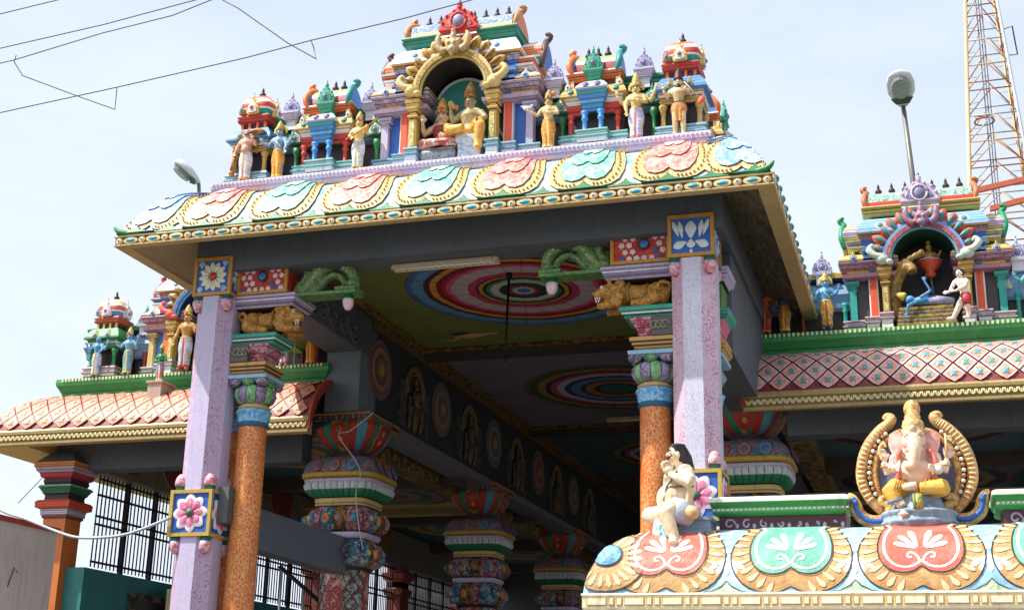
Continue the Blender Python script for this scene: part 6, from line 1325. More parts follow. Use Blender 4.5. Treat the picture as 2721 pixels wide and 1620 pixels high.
# green cornice pieces on top
for a, b in ((-1.62, -.60), (.42, 2.0)):
    g = G(); g.box(a+.06, b-.02, 10.22, 10.7, 3.0, 3.19, 1); g.rl(a+.05, b-.05, 10.2, 10.7, [(3.175, .0), (3.19, .03), (3.205, .035), (3.215, .02), (3.225, .02), (3.23, .035), (3.255, .05), (3.27, .05), (3.275, .06), (3.30, .06), (3.315, .03)], [0, 0, 3, 2, 3, 0, 0, 3, 4, 4]); gc = g.obj('top_cornice', [paint((46, 140, 60)), paint((84, 40, 48)), paint((190, 196, 190)), paint((150, 200, 140)), paint((240, 240, 232))], gate)
    n = int((b-a)/.034)
    g = G(); g.box(-.010, .010, -.006, .006, -.006, .006); me = g.mesh('bead', paint((236, 236, 230)))
    for i in range(n): put('bead', me, gc, (a+.03+.034*i, 10.176, 3.22))
    for i in range(int((b-a)/.13)):
        g = G(); x = a+.14+.13*i
        g.tube([(x+.042*math.cos(q)*(1-q/9), 10.214, 3.115+.042*math.sin(q)*(1-q/9)) for q in [j*.5+i for j in range(13)]], .009, 5); g.ell((x+.055, 10.215, 3.10), (.016, .008, .022), 6); g.obj('scroll', paint((176, 156, 176)), gc)
g = G(); g.box(-.62, .44, 10.32, 10.75, 3.0, 3.085, 0); g.obj('step', paint((214, 206, 150)), gate)
# ---------------------------------------------------------------- seated elephant-headed statue
E0 = Vector((gx, 10.22, 3.065))
pl = thing('statue_plinth', E0, 'round blue-grey plinth under the elephant-headed statue', 'plinth')
g = G(); g.lathe([(.265, -.03), (.265, .0), (.28, .01), (.27, .03), (.255, .04), (.26, .07), (.275, .085), (.265, .10), (.24, .105), (.20, .12), (.17, .18), (.14, .235), (.12, .24)], 36, 0); g.v = [tuple(Vector(v)+E0) for v in g.v]; g.obj('drum', brushed((158, 176, 190), (120, 140, 156), 6), pl)
# halo arch
ha = thing('halo_arch', E0, 'gilded horseshoe halo with curled feet behind the elephant-headed statue', 'halo')
Q = lambda a, b, y=.10: E0+Vector((a, y, b))
g = G(); o1 = [(-.24, .06)]+[(.305*math.cos(pi*1.12-pi*1.24*i/22), .40+.33*math.sin(pi*1.12-pi*1.24*i/22)) for i in range(23)]+[(.24, .06)]
g.ext(o1, lambda a, b: Q(a, b, .10), lambda a, b: Q(a, b, .14), 0); g.obj('back_plate', brushed((92, 98, 134), (120, 120, 150), 8), ha)
for s in (-1, 1):
    pts = cr([Q(s*a, b, .09) for a, b in ((.25, .12), (.34, .22), (.395, .36), (.385, .50), (.335, .63), (.25, .735), (.18, .79), (.155, .83), (.185, .85), (.205, .825))], 4, False)
    n = len(pts); g = G(); g.tube(pts, [.034+.008*math.sin(pi*i/n) if i < n-8 else .038-.003*(i-n+8) for i in range(n)], 10, 0, True, .7)
    o = g.obj('outer_arc', brushed((214, 176, 116), (180, 124, 76), 16), ha)
    g = G()
    for i in range(4, n-8, 1):
        t = (pts[i+1]-pts[i-1]).normalized(); nn = Vector((t.z, 0, -t.x))*-s; c = pts[i]+Vector((0, -.026, 0)); g.tube([c-nn*.026, c+nn*.026], [.009, .009], 5)
    g.obj('ribbing', paint((234, 200, 140)), o, kind='stuff')
    pts = cr([Q(s*a, b, .085) for a, b in ((.20, .10), (.25, .2), (.295, .36), (.285, .50), (.235, .62), (.15, .70), (.08, .73))], 4, False); g = G(); g.tube(pts, .026, 8); o = g.obj('inner_arc', brushed((214, 170, 96), (160, 110, 56), 14), ha)
    pts2 = cr([Q(s*a, b, .06) for a, b in ((.235, .14), (.30, .26), (.335, .38), (.325, .50), (.28, .62), (.2, .71))], 3, False)
    for i, c in enumerate(pts2):
        g = G(); g.ell(c, .017, 7); g.obj('bead', paint((236, 226, 206)) if i % 2 else paint((176, 120, 70)), ha)
    # curled foot with blue inlay
    ft = cr([Q(s*a, b, .05) for a, b in ((.20, .20), (.225, .225), (.255, .215), (.255, .185), (.23, .175), (.205, .15), (.21, .09), (.27, .055), (.36, .06), (.43, .115), (.45, .19), (.47, .24), (.50, .26))], 4, False); n = len(ft)
    g = G(); g.tube(ft, [.03+.02*min(1, max(0, (i-14)/12)) if i < n-10 else .048-.004*(i-n+10) for i in range(n)], 9, 0, True, .8); o = g.obj('curled_foot', brushed((220, 182, 110), (170, 120, 60), 16), ha)
    g = G(); g.tube([q+Vector((0, -.035, .0)) for q in ft[24:44]], .020, 7); g.ell(Q(s*.445, .195, .0), (.02, .015, .022), 8); g.obj('blue_inlay', paint((48, 96, 170)), o)
g = G(); g.ell(Q(0, .90, .10), (.062, .035, .075), 14); g.lathe([(.05, .74), (.06, .76), (.045, .78), (.055, .80), (.04, .82), (.045, .86)], 12, 0); g.v[-72:] = [tuple(Vector(v)+E0+Vector((0, .1, 0))) for v in g.v[-72:]]; o = g.obj('top_jewel', brushed((222, 180, 100), (170, 120, 56), 20), ha)
g = G(); g.ell(Q(0, .905, .068), (.026, .014, .028), 10); g.obj('blue_gem', paint((40, 90, 170), .1, .25), o)
gan = thing('elephant_headed_statue', E0+Vector((0, 0, .1)), 'cream elephant-headed seated statue in yellow trousers with raised hands', 'statue')
S = lambda a, b, c: E0+Vector((a, b, c)); H = .95
g = G(); g.ell(S(0, -.05, .375), (.142, .125, .125), 16); g.ell(S(0, 0, .48), (.125, .085, .09), 14); g.tube([S(-.13, 0, .53), S(0, 0, .545), S(.13, 0, .53)], [.05, .06, .05], 10)
g.ell(S(0, -.05, .625), (.088, .09, .09), 14); g.ell(S(-.032, -.075, .675), (.045, .05, .04), 10); g.ell(S(.032, -.075, .675), (.045, .05, .04), 10); g.ell(S(0, -.11, .60), (.055, .055, .06), 12)
g.tube(cr([S(0, -.13, .615), S(.004, -.175, .55), S(0, -.185, .48), S(-.012, -.18, .43), S(-.045, -.175, .415), S(-.062, -.175, .435)], 4, False), [.058, .056, .053, .051, .049, .047, .045, .043, .041, .039, .038, .037, .036, .035, .034, .033, .031, .03, .028, .026, .024], 12)
for s in (-1, 1): g.ell(S(s*.05, -.125, .545), (.018, .03, .016), 7)
for s in (-1, 1):
    g.tube([S(s*.135, .0, .525), S(s*.165, -.03, .42), S(s*.20, -.06, .40), S(s*.225, -.075, .47)], [.045, .040, .034, .024], 10); hand(g, S(s*.225, -.075, .47), (s*.05, -.1, 1), H)
    g.tube([S(s*.125, -.02, .50), S(s*.165, -.08, .42), S(s*.14, -.15, .405)], [.042, .038, .026], 10); hand(g, S(s*.14, -.15, .405), (-s*.3, -.6, .2 if s < 0 else -.1), H)
g.tube([S(-.15, -.16, .20), S(-.11, -.185, .12)], [.04, .036], 9); g.tube([S(-.10, -.17, .075), S(-.10, -.235, .066), S(-.105, -.265, .06)], [.036, .032, .02], 9)
for k in range(5): g.ell(S(-.135+.016*k, -.272+.004*abs(k-2), .058), (.008, .012, .009), 6)
g.tube([S(.0, -.2, .27), S(-.07, -.205, .262), S(-.1, -.205, .258)], [.032, .03, .02], 9)
blob_obj(g, .0085, 'body', [brushed((240, 220, 196), (232, 190, 160), 5)], gan, smooth=2)
for s in (-1, 1):
    g = G(); P = cr([(0, .06), (.055, .09), (.10, .065), (.115, .0), (.09, -.08), (.055, -.13), (.02, -.09), (0, 0)], 3)
    g.rel([(q.x, q.y) for q in P], (.05, 0), lambda a, b, h: S(s*(.07+a), -.03-h+a*.25, .62+b), .012, 0, 0, 3, .3); g.rel([(q.x, q.y) for q in P], (.05, 0), lambda a, b, h: S(s*(.07+a), -.018+a*.25+h, .62+b), .01, 0, 0, 2, .3); g.obj('ear', brushed((236, 150, 150), (240, 196, 180), 10), gan)
g = G(); g.tube([S(-.06, -.05, .235), S(-.165, -.13, .275), S(-.185, -.165, .25), S(-.15, -.175, .16)], [.06, .070, .066, .05], 12); g.tube([S(.06, -.05, .235), S(.185, -.13, .27), S(.175, -.175, .26), S(.02, -.20, .25)], [.06, .070, .062, .042], 12); g.ell(S(0, -.01, .235), (.15, .11, .05), 12)
blob_obj(g, .009, 'trousers', [brushed((234, 190, 84), (214, 156, 54), 6)], gan, smooth=2)
g = G()
for k in range(5):
    for (a, b) in ((S(-.06-.02*k, -.115-.02*k, .33-.005*k), S(-.10-.02*k, -.205+.0*k, .24-.018*k)), (S(.07+.025*k, -.115-.012*k, .335-.006*k), S(.06+.025*k, -.235+.012*k, .27))): g.tube([a, a.lerp(b, .5)+Vector((0, -.022, .012)), b], .005, 5)
g.obj('folds', paint((196, 140, 50)), gan, kind='stuff')
g = G(); g.tube([S(.115*math.cos(a), -.04-.10*math.sin(a)*(1 if a < pi else .6), .47-.055*abs(math.sin(a))) for a in [pi*k/14 for k in range(15)]], .010, 6, 0); g.tube([S(-.10, -.08, .53), S(-.03, -.125, .44), S(.06, -.14, .35), S(.1, -.10, .28)], .008, 6, 1)
for s in (-1, 1):
    for (c, r) in ((S(s*.212, -.068, .435), .031), (S(s*.152, -.115, .413), .035)): g.tube([c+Vector((r*math.cos(a), r*math.sin(a), 0)) for a in [2*pi*k/12 for k in range(13)]], .007, 5, 0)
    g.tube(cr([S(s*.10, -.06, .56), S(s*.135, -.10, .48), S(s*.12, -.13, .38), S(s*.15, -.1, .28)], 4, False), [.022]*13, 7, 2)
g.tube([S(-.155, -.165, .165)+Vector((.05*math.cos(a), .05*math.sin(a), .01*math.cos(a))) for a in [2*pi*k/14 for k in range(15)]], .012, 6, 3)
g.obj('ornaments', [paint((206, 160, 80)), paint((120, 90, 60)), paint((232, 120, 110)), paint((90, 140, 180))], gan, kind='stuff')
g = G(); g.T = Matrix.Translation(S(0, -.035, .69)); g.lathe([(.085, -.02), (.09, .0), (.088, .02), (.075, .03), (.082, .05), (.07, .09), (.055, .10), (.06, .12), (.04, .16), (.03, .19), (.03, .21), (.012, .24)], 18, 0, rib=.02, ribn=9); g.ell((0, -.085, .02), (.02, .014, .026), 9, 1); g.obj('crown', [brushed((226, 190, 130), (196, 140, 76), 20), paint((190, 190, 190), .2, .3)], gan)
g = G()
for s in (-1, 1): g.ell(S(s*.048, -.135, .628), (.012, .012, .009), 8, 0); g.ell(S(s*.05, -.146, .628), (.005, .005, .006), 6, 1); g.tube([S(s*.03, -.14, .648), S(s*.05, -.138, .652), S(s*.066, -.12, .642)], .004, 5, 1)
g.obj('face_paint', [paint(WHITE), paint(BLACK)], gan, kind='stuff')
g = G(); g.tube(cr([S(-.225, -.09, .50), S(-.25, -.09, .56), S(-.22, -.09, .61), S(-.20, -.09, .58)], 4, False), .010, 6); g.obj('noose', paint((226, 190, 130)), gan)
g = G(); g.tube([S(.222, -.10, .49), S(.225, -.10, .66)], .009, 6); g.tube(cr([S(.225, -.1, .63), S(.255, -.1, .64), S(.262, -.1, .60)], 4, False), .009, 6); g.obj('goad', paint((226, 190, 130)), gan)
g = G(); g.ell(S(.155, -.17, .385), (.034, .034, .036), 10); g.obj('sweet_bowl', paint((236, 226, 214)), gan)
g = G(); g.tube([S(.0, -.23, .2), S(.0, -.25, .09)], [.035, .04], 9, 0); g.tube([S(-.02, -.262, .2), S(-.02, -.285, .09)], .006, 5, 1); g.obj('sash_end', [brushed((214, 170, 70), (90, 130, 80), 30), paint(GREEN)], gan)
# ---------------------------------------------------------------- seated devotee statue at the end of the roof
D0 = Vector((-1.80, 10.02, 3.02))
o = G().rl(-.19, .22, -.10, .22, [(-.03, 0), (.02, .01), (.03, -.005), (.085, -.005), (.09, .01), (.115, .01)], 0).obj('statue_plinth', brushed((130, 150, 166), (100, 120, 140), 5)); o.location = D0; tag(o, 'grey block plinth under the folded-hands figure', 'plinth')
dv = thing('seated_devotee_statue', D0+Vector((0, 0, .11)), 'pale bare-chested seated statue with long black hair and folded hands', 'statue')
S = lambda a, b, c: D0+Vector((a, b, c)); H = .97; fd = Vector((-.86, -.5, 0)).normalized()
g = G(); g.tube([S(-.02, 0, .15), S(-.035, -.01, .24), S(.0, 0, .36), S(.01, 0, .44)], [.115, .10, .105, .085], 14); g.ell(S(-.09, -.05, .26), (.105, .10, .115), 14); g.ell(S(-.055, -.05, .40), (.075, .07, .055), 10)
g.tube([S(-.045, .10, .465), S(.01, 0, .475), S(.05, -.115, .455)], [.055, .06, .055], 10); g.tube([S(.0, 0, .46), S(-.02, -.012, .545)], [.046, .042], 10)
hc = S(-.045, -.03, .60); head(g, hc, H, fd)
g.tube([S(.055, -.12, .455), S(.085, -.155, .38), S(.085, -.165, .345), S(-.01, -.165, .40), S(-.075, -.135, .435)], [.052, .046, .040, .032, .024], 11); g.tube([S(-.04, .10, .46), S(-.10, .08, .36), S(-.12, .0, .37), S(-.10, -.105, .43)], [.05, .044, .036, .024], 10)
hand(g, S(-.075, -.135, .435), (-.25, -.15, .9), H); hand(g, S(-.10, -.115, .435), (-.2, -.1, .95), H)
g.tube([S(.08, -.14, .30), S(.06, -.12, .20), S(.04, -.11, .15)], [.03, .026, .02], 8)
g.tube([S(-.0, .04, .14), S(-.16, .0, .15), S(-.25, -.05, .14), S(-.14, -.10, .12), S(-.06, -.12, .11)], [.09, .075, .065, .055, .04], 12)
g.tube([S(.02, -.06, .14), S(-.08, -.17, .16), S(-.105, -.19, .13), S(-.06, -.20, .02), S(-.03, -.205, -.05)], [.09, .075, .066, .052, .040], 12)
g.tube([S(-.03, -.20, -.06), S(-.035, -.25, -.085), S(-.03, -.30, -.09)], [.036, .034, .02], 9)
for k in range(5): g.ell(S(-.055+.014*k, -.305+.005*abs(k-1), -.092), (.008, .012, .009), 6)
blob_obj(g, .0085, 'body', [brushed((240, 224, 196), (228, 196, 150), 5)], dv, smooth=2)
g = G(); rr = fd.cross(Vector((0, 0, 1)))
g.ell(hc-fd*.022+Vector((0, 0, .024)), (.073, .073, .068), 14); g.tube([hc-fd*.03+Vector((0, 0, .03)), hc-fd*.065-Vector((0, 0, .03)), hc-fd*.10-Vector((0, 0, .10)), hc-fd*.12-Vector((0, 0, .15))], [.062, .062, .045, .02], 12)
for k in range(-3, 4): g.tube([hc+fd*.035+rr*.02*k+Vector((0, 0, .074-.004*abs(k))), hc-fd*.04+rr*.024*k+Vector((0, 0, .078-.004*abs(k))), hc-fd*.10+rr*.018*k-Vector((0, 0, .02)), hc-fd*.13+rr*.012*k-Vector((0, 0, .12))], .012, 6)
blob_obj(g, .008, 'hair', [brushed((28, 26, 30), (60, 60, 66), 30)], dv, smooth=1); face_paint(dv, hc, H, fd, must=True)
g = G(); g.tube([S(-.03+.125*math.cos(a), -.03+.115*math.sin(a), .15+.01*math.sin(a*3)) for a in [2*pi*k/20 for k in range(21)]], [.05]*21, 8, 0); g.tube([S(.05, -.06, .14), S(-.06, -.155, .165)], [.108, .094], 12, 0); g.tube([S(0, .04, .14), S(-.12, .01, .15)], [.1, .088], 12, 0); g.tube([S(.06, -.11, .15), S(.10, -.17, .13), S(.12, -.19, .10)], [.06, .055, .03], 9, 2); g.obj('waist_cloth', [brushed((196, 200, 208), (166, 174, 188), 10), paint((30, 130, 130)), brushed((206, 160, 104), (222, 190, 140), 12)], dv)
g = G(); g.rel([(-.07, 0), (.07, 0), (.10, -.14), (.03, -.17), (-.05, -.16), (-.10, -.11)], (0, -.08), lambda a, b, h: S(-.15+a*.7, -.14+a*-.5-h, .10+b), .02, 0, 1, 2, .3); g.obj('cloth_fall', [brushed((40, 150, 170), (226, 226, 210), 18), paint((26, 110, 90))], dv)
g = G(); g.tube([S(-.02, -.11, .46), S(-.10, -.13, .34), S(-.12, -.14, .24), S(-.06, -.12, .17)], .009, 6); g.tube([S(-.02+.115*math.cos(a), -.02+.10*math.sin(a), .355+.012*math.sin(a)) for a in [2.2+k*.2 for k in range(20)]], .008, 6); g.obj('sacred_thread', paint((120, 104, 96)), dv)
G.lines = True
# ---------------------------------------------------------------- end column of the left wing
t = thing('square_column', (-15.64, 21.55, 0), 'square brown column with stacked red and green mouldings at the end of the left wing', 'column')
g = G(); g.box(-15.88, -15.40, 21.31, 21.79, 0, 5.16); g.obj('shaft', paint((196, 106, 42)), t)
a = (-15.88, -15.40, 21.31, 21.79)
for nm, prof, mi, mats in (('banded_roll', [(5.16, 0), (5.18, .03), (5.22, .03), (5.225, .05), (5.30, .055), (5.33, .06), (5.36, .13), (5.46, .14), (5.50, .10), (5.51, .02)], [0, 0, 1, 1, 1, 2, 2, 2, 3], [(130, 40, 50), (196, 186, 204), (214, 74, 36), (40, 36, 42)]),
                           ('green_roll', [(5.51, .02), (5.60, .02), (5.63, .05), (5.66, .06), (5.74, .12), (5.78, .10), (5.80, .04), (5.85, .06), (5.90, .05)], [0, 0, 1, 1, 2, 1, 0, 0], [(40, 36, 42), (30, 120, 76), (150, 190, 160)]),
                           ('red_capital', [(5.90, .05), (5.93, .10), (6.0, .12), (6.05, .17), (6.10, .18), (6.11, .20), (6.19, .21), (6.21, .18), (6.40, .0)], [0, 0, 1, 1, 2, 2, 2, 3], [(180, 40, 50), (176, 150, 170), (206, 130, 50), (90, 96, 100)])):
    g = G(); g.rl(*a, prof, mi); g.obj(nm, [paint(c) for c in mats], t)
G.lines = False
# outer side wall of the left aisle: dado, posts and grilles
sw = thing('aisle_wall', (-15.1, 32, 0), 'teal side wall with posts below the barred openings of the left wing', 'wall')
g = G(); g.box(-15.42, -15.0, 21.5, 46, 0, 4.28); g.obj('dado', paint((40, 116, 114)), sw)
g = G(); g.box(-15.3, -14.9, 21.8, 46, 6.05, 7.0); lt = g.obj('lintel', paint((110, 100, 96)), sw)
for i in range(9):
    g = G(); y = 22.5+i*1.6; g.rel(cr([(-.6, .9), (-.5, .45), (-.25, .18), (0, .1), (.25, .18), (.5, .45), (.6, .9)], 3, False), (0, .6), lambda a_, b_, h: Vector((-14.9+h, y+a_, 6.05+b_)), .04, 0, 1, 2, .3); g.obj('painted_swag', [paint([(40, 80, 60), (110, 40, 40), (120, 90, 50)][i % 3]), paint((150, 120, 60))], lt)
for y in (26.2, 31.6, 37.0, 42.4):
    g = G(); g.box(-15.31, -14.88, y-.3, y+.3, 0, 6.05); g.rl(-15.3, -14.9, y-.28, y+.28, [(5.2, .0), (5.25, .08), (5.4, .1), (5.45, .02), (5.6, .02), (5.7, .12), (5.85, .14), (5.9, 0)], [0, 0, 0, 1, 2, 2, 2]); g.obj('post', [paint((120, 50, 40)), paint(DARK), paint((150, 50, 50))], sw)
GB = metal((30, 30, 32), .5, .5)
def grille(y0, y1, lab):
    t = thing('window_grille', (-15.1, (y0+y1)/2, 4.3), lab, 'grille', 'barred openings of the left wing')
    n = int((y1-y0)/.125)
    g = G(); g.tube([(0, 0, 4.33), (0, 0, 6.05)], .016, 6); me = g.mesh('bar', GB)
    for i in range(n+1): put('bar', me, t, (-15.12, y0+(y1-y0)*i/n, 0))
    g = G(); g.box(-.025, .025, 0, y1-y0, -.018, .018); me = g.mesh('rail', GB)
    for z in (4.43, 5.13, 5.28, 5.68, 5.98): put('rail', me, t, (-15.12, y0, z))
    g = G(); g.box(-.04, .04, -.04, .04, 4.3, 6.05); me = g.mesh('upright', GB)
    for i in range(1, 4): put('upright', me, t, (-15.14, y0+(y1-y0)*i/4, 0))
grille(21.85, 25.9, 'barred opening nearest the brown column, crossed by the white cable'); grille(26.5, 31.3, 'barred opening behind the orange column in the left wing')
grille(31.9, 36.7, 'barred opening behind the first carved column'); grille(37.3, 42.1, 'farthest barred opening low in the dim hall')
# far grey building seen through the bars
# white boundary wall with red coping
t = thing('boundary_wall', (-13.95, 15, 0), 'off-white wall with a red coping at the lower left', 'wall')
g = G(); g.box(-14.1, -13.85, 8, 19, 0, 4.53); g.obj('wall', paint((206, 200, 190), .35, .8), t); g = G(); g.box(-14.14, -13.82, 7.98, 19.03, 4.53, 4.61); g.obj('coping', paint((168, 66, 46)), t)
g = G(); g.tube([(-13.84, 17.9, 3.55), (-13.8, 17.95, 3.85), (-13.8, 18.05, 3.78)], .008, 5); g.tube([(-13.84, 18.4, 2.9), (-13.78, 18.4, 3.05)], .01, 5); g.obj('hook', GB, t)
# framed picture and a white sign on the aisle wall
t = thing('framed_picture', (-14.98, 24.2, 3.2), 'dark framed relief picture on the wall below the bars', 'picture')
g = G(); g.box(-14.995, -14.93, 23.0, 24.7, 2.6, 3.98, 0); g.box(-14.94, -14.92, 23.2, 24.5, 2.75, 3.85, 1); g.obj('frame', [ornate((60, 56, 50), (120, 110, 90), (40, 38, 36), 9), paint((40, 40, 44))], t)
g = G(); g.tube([(-14.92, 23.85+.42*math.cos(q), 3.25+.42*math.sin(q)) for q in [2*pi*k/24 for k in range(25)]], .03, 6); g.obj('ring', paint((110, 106, 100)), t)
g = G(); g.box(-14.7, -14.55, 23.9, 24.4, 3.3, 4.12); tag(g.obj('pale_board', paint((214, 206, 160))), 'pale upright board beside the dark framed picture', 'board')
# steel box beam between porch and carved column
g = G(); g.box(-10.18, -9.85, 17.55, 21.72, 4.12, 4.74); tag(g.obj('box_beam', paint((92, 100, 112), .25, .5)), 'plain grey box beam running back to the nearest carved column', 'beam')
# railing seen low in the hall
t = thing('stair_railing', (-11.5, 24, 3), 'dark sloping handrail low behind the orange column', 'railing')
g = G(); g.tube([(-11.9, 23.2, 4.45), (-10.9, 23.6, 3.6)], .04, 8); g.obj('handrail', GB, t)
for k in range(3):
    g = G(); g.tube([(-11.85+.4*k, 23.22+.16*k, 2.6), (-11.85+.4*k, 23.22+.16*k, 4.42-.34*k)], .025, 7); g.obj('baluster', metal((200, 204, 206), .3, .5), t)
# ---------------------------------------------------------------- tube lights and fan rod
def tube_light(c, L_, lab, ang=0):
    t = thing('tube_light', c, lab, 'light fitting', 'tube light fittings'); c = Vector(c)
    g = G(); g.add([(c.x+a, c.y+b, c.z+d) for a in (-L_/2, L_/2) for b, d in ((-.09, -.03), (-.05, .05), (.05, .05), (.09, -.03))], [(0, 4, 5, 1), (1, 5, 6, 2), (2, 6, 7, 3), (0, 1, 2, 3), (7, 6, 5, 4)]); g.obj('housing', paint((216, 196, 160), .3), t)
    g = G(); g.tube([(c.x-L_/2+.04, c.y-.03, c.z-.02), (c.x+L_/2-.04, c.y-.03, c.z-.02)], .018, 8); g.obj('tube', paint((236, 238, 236), .05, .3), t)
    for k in range(14):
        g = G(); x = c.x-L_/2+.07+(L_-.14)*k/13; g.add([(x, c.y-.088, c.z-.032), (x+.02, c.y+.07, c.z-.032), (x+.02, c.y+.07, c.z+.02), (x, c.y-.07, c.z+.02)], [(0, 1, 2, 3)]); g.obj('louvre', metal((220, 222, 222), .25, .8), t)
    for s in (-1, 1):
        g = G(); g.tube([(c.x+s*L_*.35, c.y, c.z+.05), (c.x+s*L_*.35, c.y, c.z+.10)], .01, 5); g.obj('hanger', GB, t)
tube_light((-6.51, 17.2, 8.0), 1.62, 'louvred tube light hung under the front beam of the porch'); tube_light((-6.45, 30.3, 8.62), 1.55, 'tube light deep under the hall ceiling'); tube_light((-.08, 23.0, 6.86), 1.62, 'tube light behind the halo under the right wing')
t = thing('fan_rod', (-6.43, 20, 8.8), 'long dark rod hanging from the painted roundel of the porch ceiling', 'rod')
g = G(); g.tube([(-6.43, 20, 8.79), (-6.47, 20, 7.34)], .022, 8); g.obj('rod', GB, t); g = G(); g.lathe([(.03, 8.70), (.06, 8.72), (.05, 8.79)], 10, 0, (-6.43, 20)); g.obj('canopy_cup', GB, t); g = G(); g.ell((-6.47, 20, 7.33), (.04, .04, .05), 8); g.obj('hook', GB, t)
# ---------------------------------------------------------------- street lamps
def lamp(top, d, base, lab, sc=1.):
    """top: neck of the lantern, d: unit direction of the lantern, base: foot of the pole"""
    t = thing('street_lamp', base, lab, 'street lamp', 'street lamps behind the temple'); top = Vector(top); base = Vector(base); d = Vector(d).normalized()
    g = G(); g.tube([base, base.lerp(top, .5), top], [.06, .05, .04], 9); g.obj('pole', metal((120, 118, 112), .5, .5), t)
    u = d.cross(Vector((0, 0, 1))).normalized(); n = u.cross(d).normalized()
    g = G(); secs = [(0, .06, .05), (.08, .12, .09), (.25, .2, .14), (.42, .21, .15), (.55, .17, .12), (.62, .07, .05)]; vs = []; fs = []
    for L_, w, h in secs:
        for k in range(12):
            a_ = 2*pi*k/12; cz = math.sin(a_); vs.append(top+d*L_*sc+u*w*sc*math.cos(a_)+n*sc*(h*cz if cz > 0 else h*.25*cz))
    for j in range(5):
        for k in range(12): fs.append((j*12+k, j*12+(k+1) % 12, j*12+12+(k+1) % 12, j*12+12+k))
    fs += [tuple(reversed(range(12))), tuple(range(60, 72))]
    g.add(vs, fs, 0, True); g.obj('lantern', paint((206, 208, 210), .2), t)
    g = G(); vs = []
    for k in range(16): a_ = 2*pi*k/16; vs.append(top+d*(.36+.2*math.cos(a_))*sc+u*.16*sc*math.sin(a_)-n*.045*sc)
    for k in range(16): a_ = 2*pi*k/16; vs.append(top+d*(.36+.17*math.cos(a_))*sc+u*.13*sc*math.sin(a_)-n*.10*sc)
    g.add(vs, [(k, 16+k, 16+(k+1) % 16, (k+1) % 16) for k in range(16)]+[tuple(range(16, 32))], 0); g.obj('glass', paint((120, 132, 128), .2, .15), t)
    g = G(); g.add([top+d*.06*sc+u*.10*sc-n*.03*sc, top+d*.06*sc-u*.10*sc-n*.03*sc, top+d*.18*sc-u*.17*sc-n*.05*sc, top+d*.18*sc+u*.17*sc-n*.05*sc], [(0, 1, 2, 3)]); g.obj('gear_box', paint((60, 62, 64)), t)
lamp((-14.95, 24, 12.90), (-.62, -.35, .55), (-14.2, 24.0, 7.0), 'grey street lamp leaning out beyond the left end of the porch eave', 1.2)
lamp((0.0, 22.6, 12.26), (-.05, -.80, .55), (.14, 22.6, 9.5), 'street lamp on a tall thin pole above the right wing shrine', 1.15)
# ---------------------------------------------------------------- lattice tower
t = thing('lattice_tower', (4.0, 62, 0), 'tall rusty white lattice mast behind the right wing', 'tower')
RU = [metal((196, 160, 110), .6, .2), metal((176, 176, 176), .5, .3), metal((156, 92, 50), .7, .2)]
def leg(k, z):
    h = .75+(35-z)*.062; sx, sy = ((-1, -1), (1, -1), (1, 1), (-1, 1))[k]; return Vector((3.95+(35-z)*.006+sx*h, 62+sy*h, z))
for k in range(4):
    g = G(); g.tube([leg(k, 0), leg(k, 20), leg(k, 40)], .075, 7); g.obj('leg', RU[k % 2], t)
zz = 20.; lv = [zz]
while zz < 37: zz += 1.35; lv.append(zz)
def bar(a, b, r, m, nm='brace'): G().tube([a, b], r, 5).obj(nm, m, t)
for i in range(len(lv)-1):
    for k in range(4):
        a, b = leg(k, lv[i]), leg((k+1) % 4, lv[i]); c, d_ = leg(k, lv[i+1]), leg((k+1) % 4, lv[i+1]); mid = (c+d_)/2
        bar(a, b, .035, RU[(i+k) % 3], 'crossbar'); bar(a, mid, .03, RU[(i+k+1) % 3]); bar(b, mid, .03, RU[(i+k) % 3])
        bar(a.lerp(mid, .5), (a+c)/2, .018, RU[1], 'brace')
for z in (22.8, 29.6):
    g = G(); c = Vector((3.95+(35-z)*.006-.35, 62, z)); g.tube([c+Vector((.45*math.cos(q), .45*math.sin(q), 0)) for q in [2*pi*k/14 for k in range(15)]], .04, 6)
    for q in range(5): g.tube([c+Vector((-.4+.2*q, -.4, 0)), c+Vector((.4-.2*q, .4, .5))], .03, 5)
    g.obj('cable_ring', RU[2], t)
for k in range(3):
    g = G(); x = 3.7+.12*k; g.tube([(x, 61.3, 0), (x, 61.3, 40)], .028, 5); g.obj('feeder_cable', metal((90, 90, 92), .6, .2), t)
g = G(); a0 = leg(1, 33.9); g.tube([a0, a0+Vector((.45, 0, .1)), a0+Vector((.55, 0, -1.4)), a0+Vector((.2, 0, -1.4))], .035, 6); g.obj('antenna_arm', metal((60, 60, 62), .5, .4), t)
for (p, q) in (((2.6, 59.9, 25.35), (5.6, 59.9, 25.75)), ((3.4, 59.9, 24.45), (5.8, 59.9, 24.85))):
    g = G(); a_, b_ = Vector(p), Vector(q); g.add([a_+Vector((0, 0, -.18)), b_+Vector((0, 0, -.10)), b_+Vector((0, 0, .14)), a_+Vector((0, 0, .06)), a_+Vector((0, .2, -.18)), b_+Vector((0, .2, -.10)), b_+Vector((0, .2, .14)), a_+Vector((0, .2, .06))], [(0, 1, 2, 3), (7, 6, 5, 4), (0, 4, 5, 1), (3, 2, 6, 7), (1, 5, 6, 2), (0, 3, 7, 4)]); g.obj('platform_beam', paint((190, 92, 60)), t)
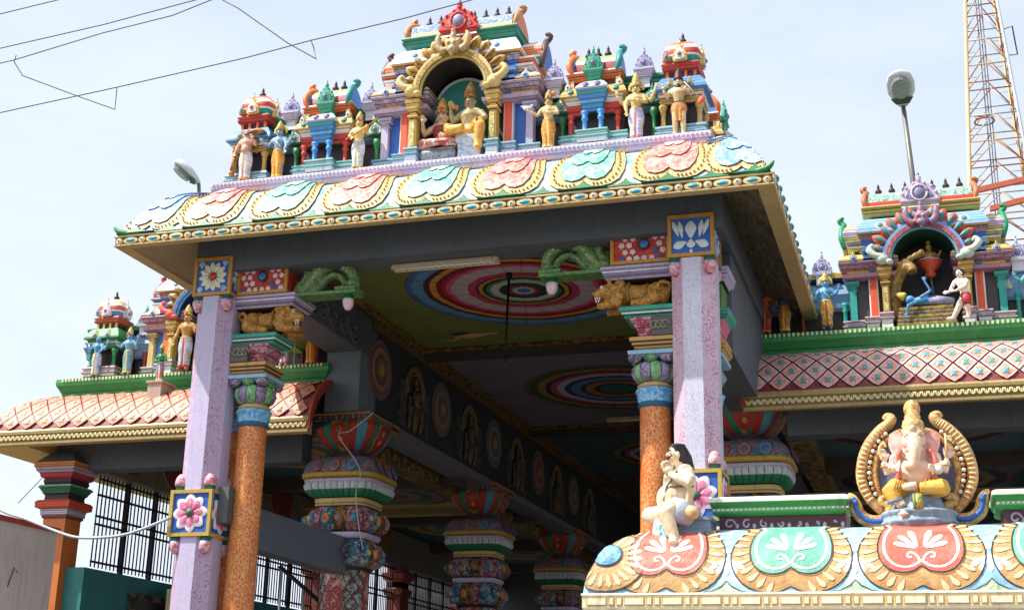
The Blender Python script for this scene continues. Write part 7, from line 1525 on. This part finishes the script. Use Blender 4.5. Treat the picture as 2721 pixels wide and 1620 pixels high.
# ---------------------------------------------------------------- wires
WM = metal((50, 50, 54), .6, .1)
W_ = [([(-14.6, 14, 11.0), (-12.23, 14, 11.18), (-11.29, 14, 11.26), (-8, 14, 11.7)], 'thin overhead wire at the top left corner of the sky'),
      ([(-15, 14, 10.4), (-12.14, 14, 10.62), (-10.48, 14, 10.75), (-9.03, 14, 10.92), (-6, 14, 11.4)], 'second thin overhead wire running straight to the top edge'),
      ([(-15, 14, 10.15), (-12.1, 14, 10.38), (-11.87, 14, 10.4), (-10.47, 14, 10.62), (-9.39, 14, 10.73), (-8.81, 14, 10.88), (-6, 14, 11.35)], 'slightly bent overhead wire just below the second one'),
      ([(-15, 14, 9.4), (-11.98, 14, 9.6), (-10.13, 14, 9.75), (-8.19, 14, 9.93), (-7.28, 14, 10.05), (-5.98, 14, 10.18), (-5.12, 14, 10.3), (-2, 14, 10.75)], 'lowest overhead wire passing in front of the central shrine'),
      ([(-8.65, 14.0, 10.86), (-8.39, 14.0, 10.69), (-7.61, 14.0, 10.06), (-7.18, 14.0, 9.77), (-7.23, 14.0, 9.95), (-7.28, 14.0, 10.06)], 'loose wire hanging in a hook near the central shrine'),
      ([(-11.85, 14.0, 10.47), (-11.87, 14.0, 10.37), (-11.69, 14.0, 10.13), (-10.73, 14.0, 9.69), (-10.12, 14.0, 9.42), (-10.13, 14.0, 9.75)], 'loose wire hanging in a hook at the far left of the sky')]
for P, lb in W_: tag(G().tube(P, .0075, 5).obj('overhead_wire', WM), lb, 'wire', 'overhead wires')
tag(G().tube(cr([(-14.5, 16.7, 5.1), (-13.22, 16.7, 4.54), (-12.77, 16.7, 4.4), (-12.1, 16.7, 4.17), (-11.75, 16.7, 4.1), (-11.2, 16.7, 4.11), (-10.81, 16.7, 4.19), (-10.34, 16.72, 4.36)], 4, False), .022, 7).obj('power_cable', paint((176, 186, 192), .2, .4)), 'thick white and grey cable sagging to the daisy pillar', 'cable')
tag(G().tube(cr([(-9.35, 21.4, 6.9), (-9.5, 21.35, 6.75), (-9.75, 21.3, 6.55), (-9.9, 21.2, 6.45), (-9.55, 21.4, 5.9), (-9.6, 21.4, 5.45), (-9.55, 21.5, 4.9), (-9.45, 21.5, 4.5)], 4, False), .011, 5).obj('light_cable', paint((190, 190, 190), .2, .4)), 'thin pale cable running down the nearest carved column', 'cable')
tag(G().tube([(-16.4, 21.2, 5.45), (-15.95, 21.2, 5.9)], .008, 5).obj('stay_wire', WM), 'short stay wire beside the brown column', 'wire')
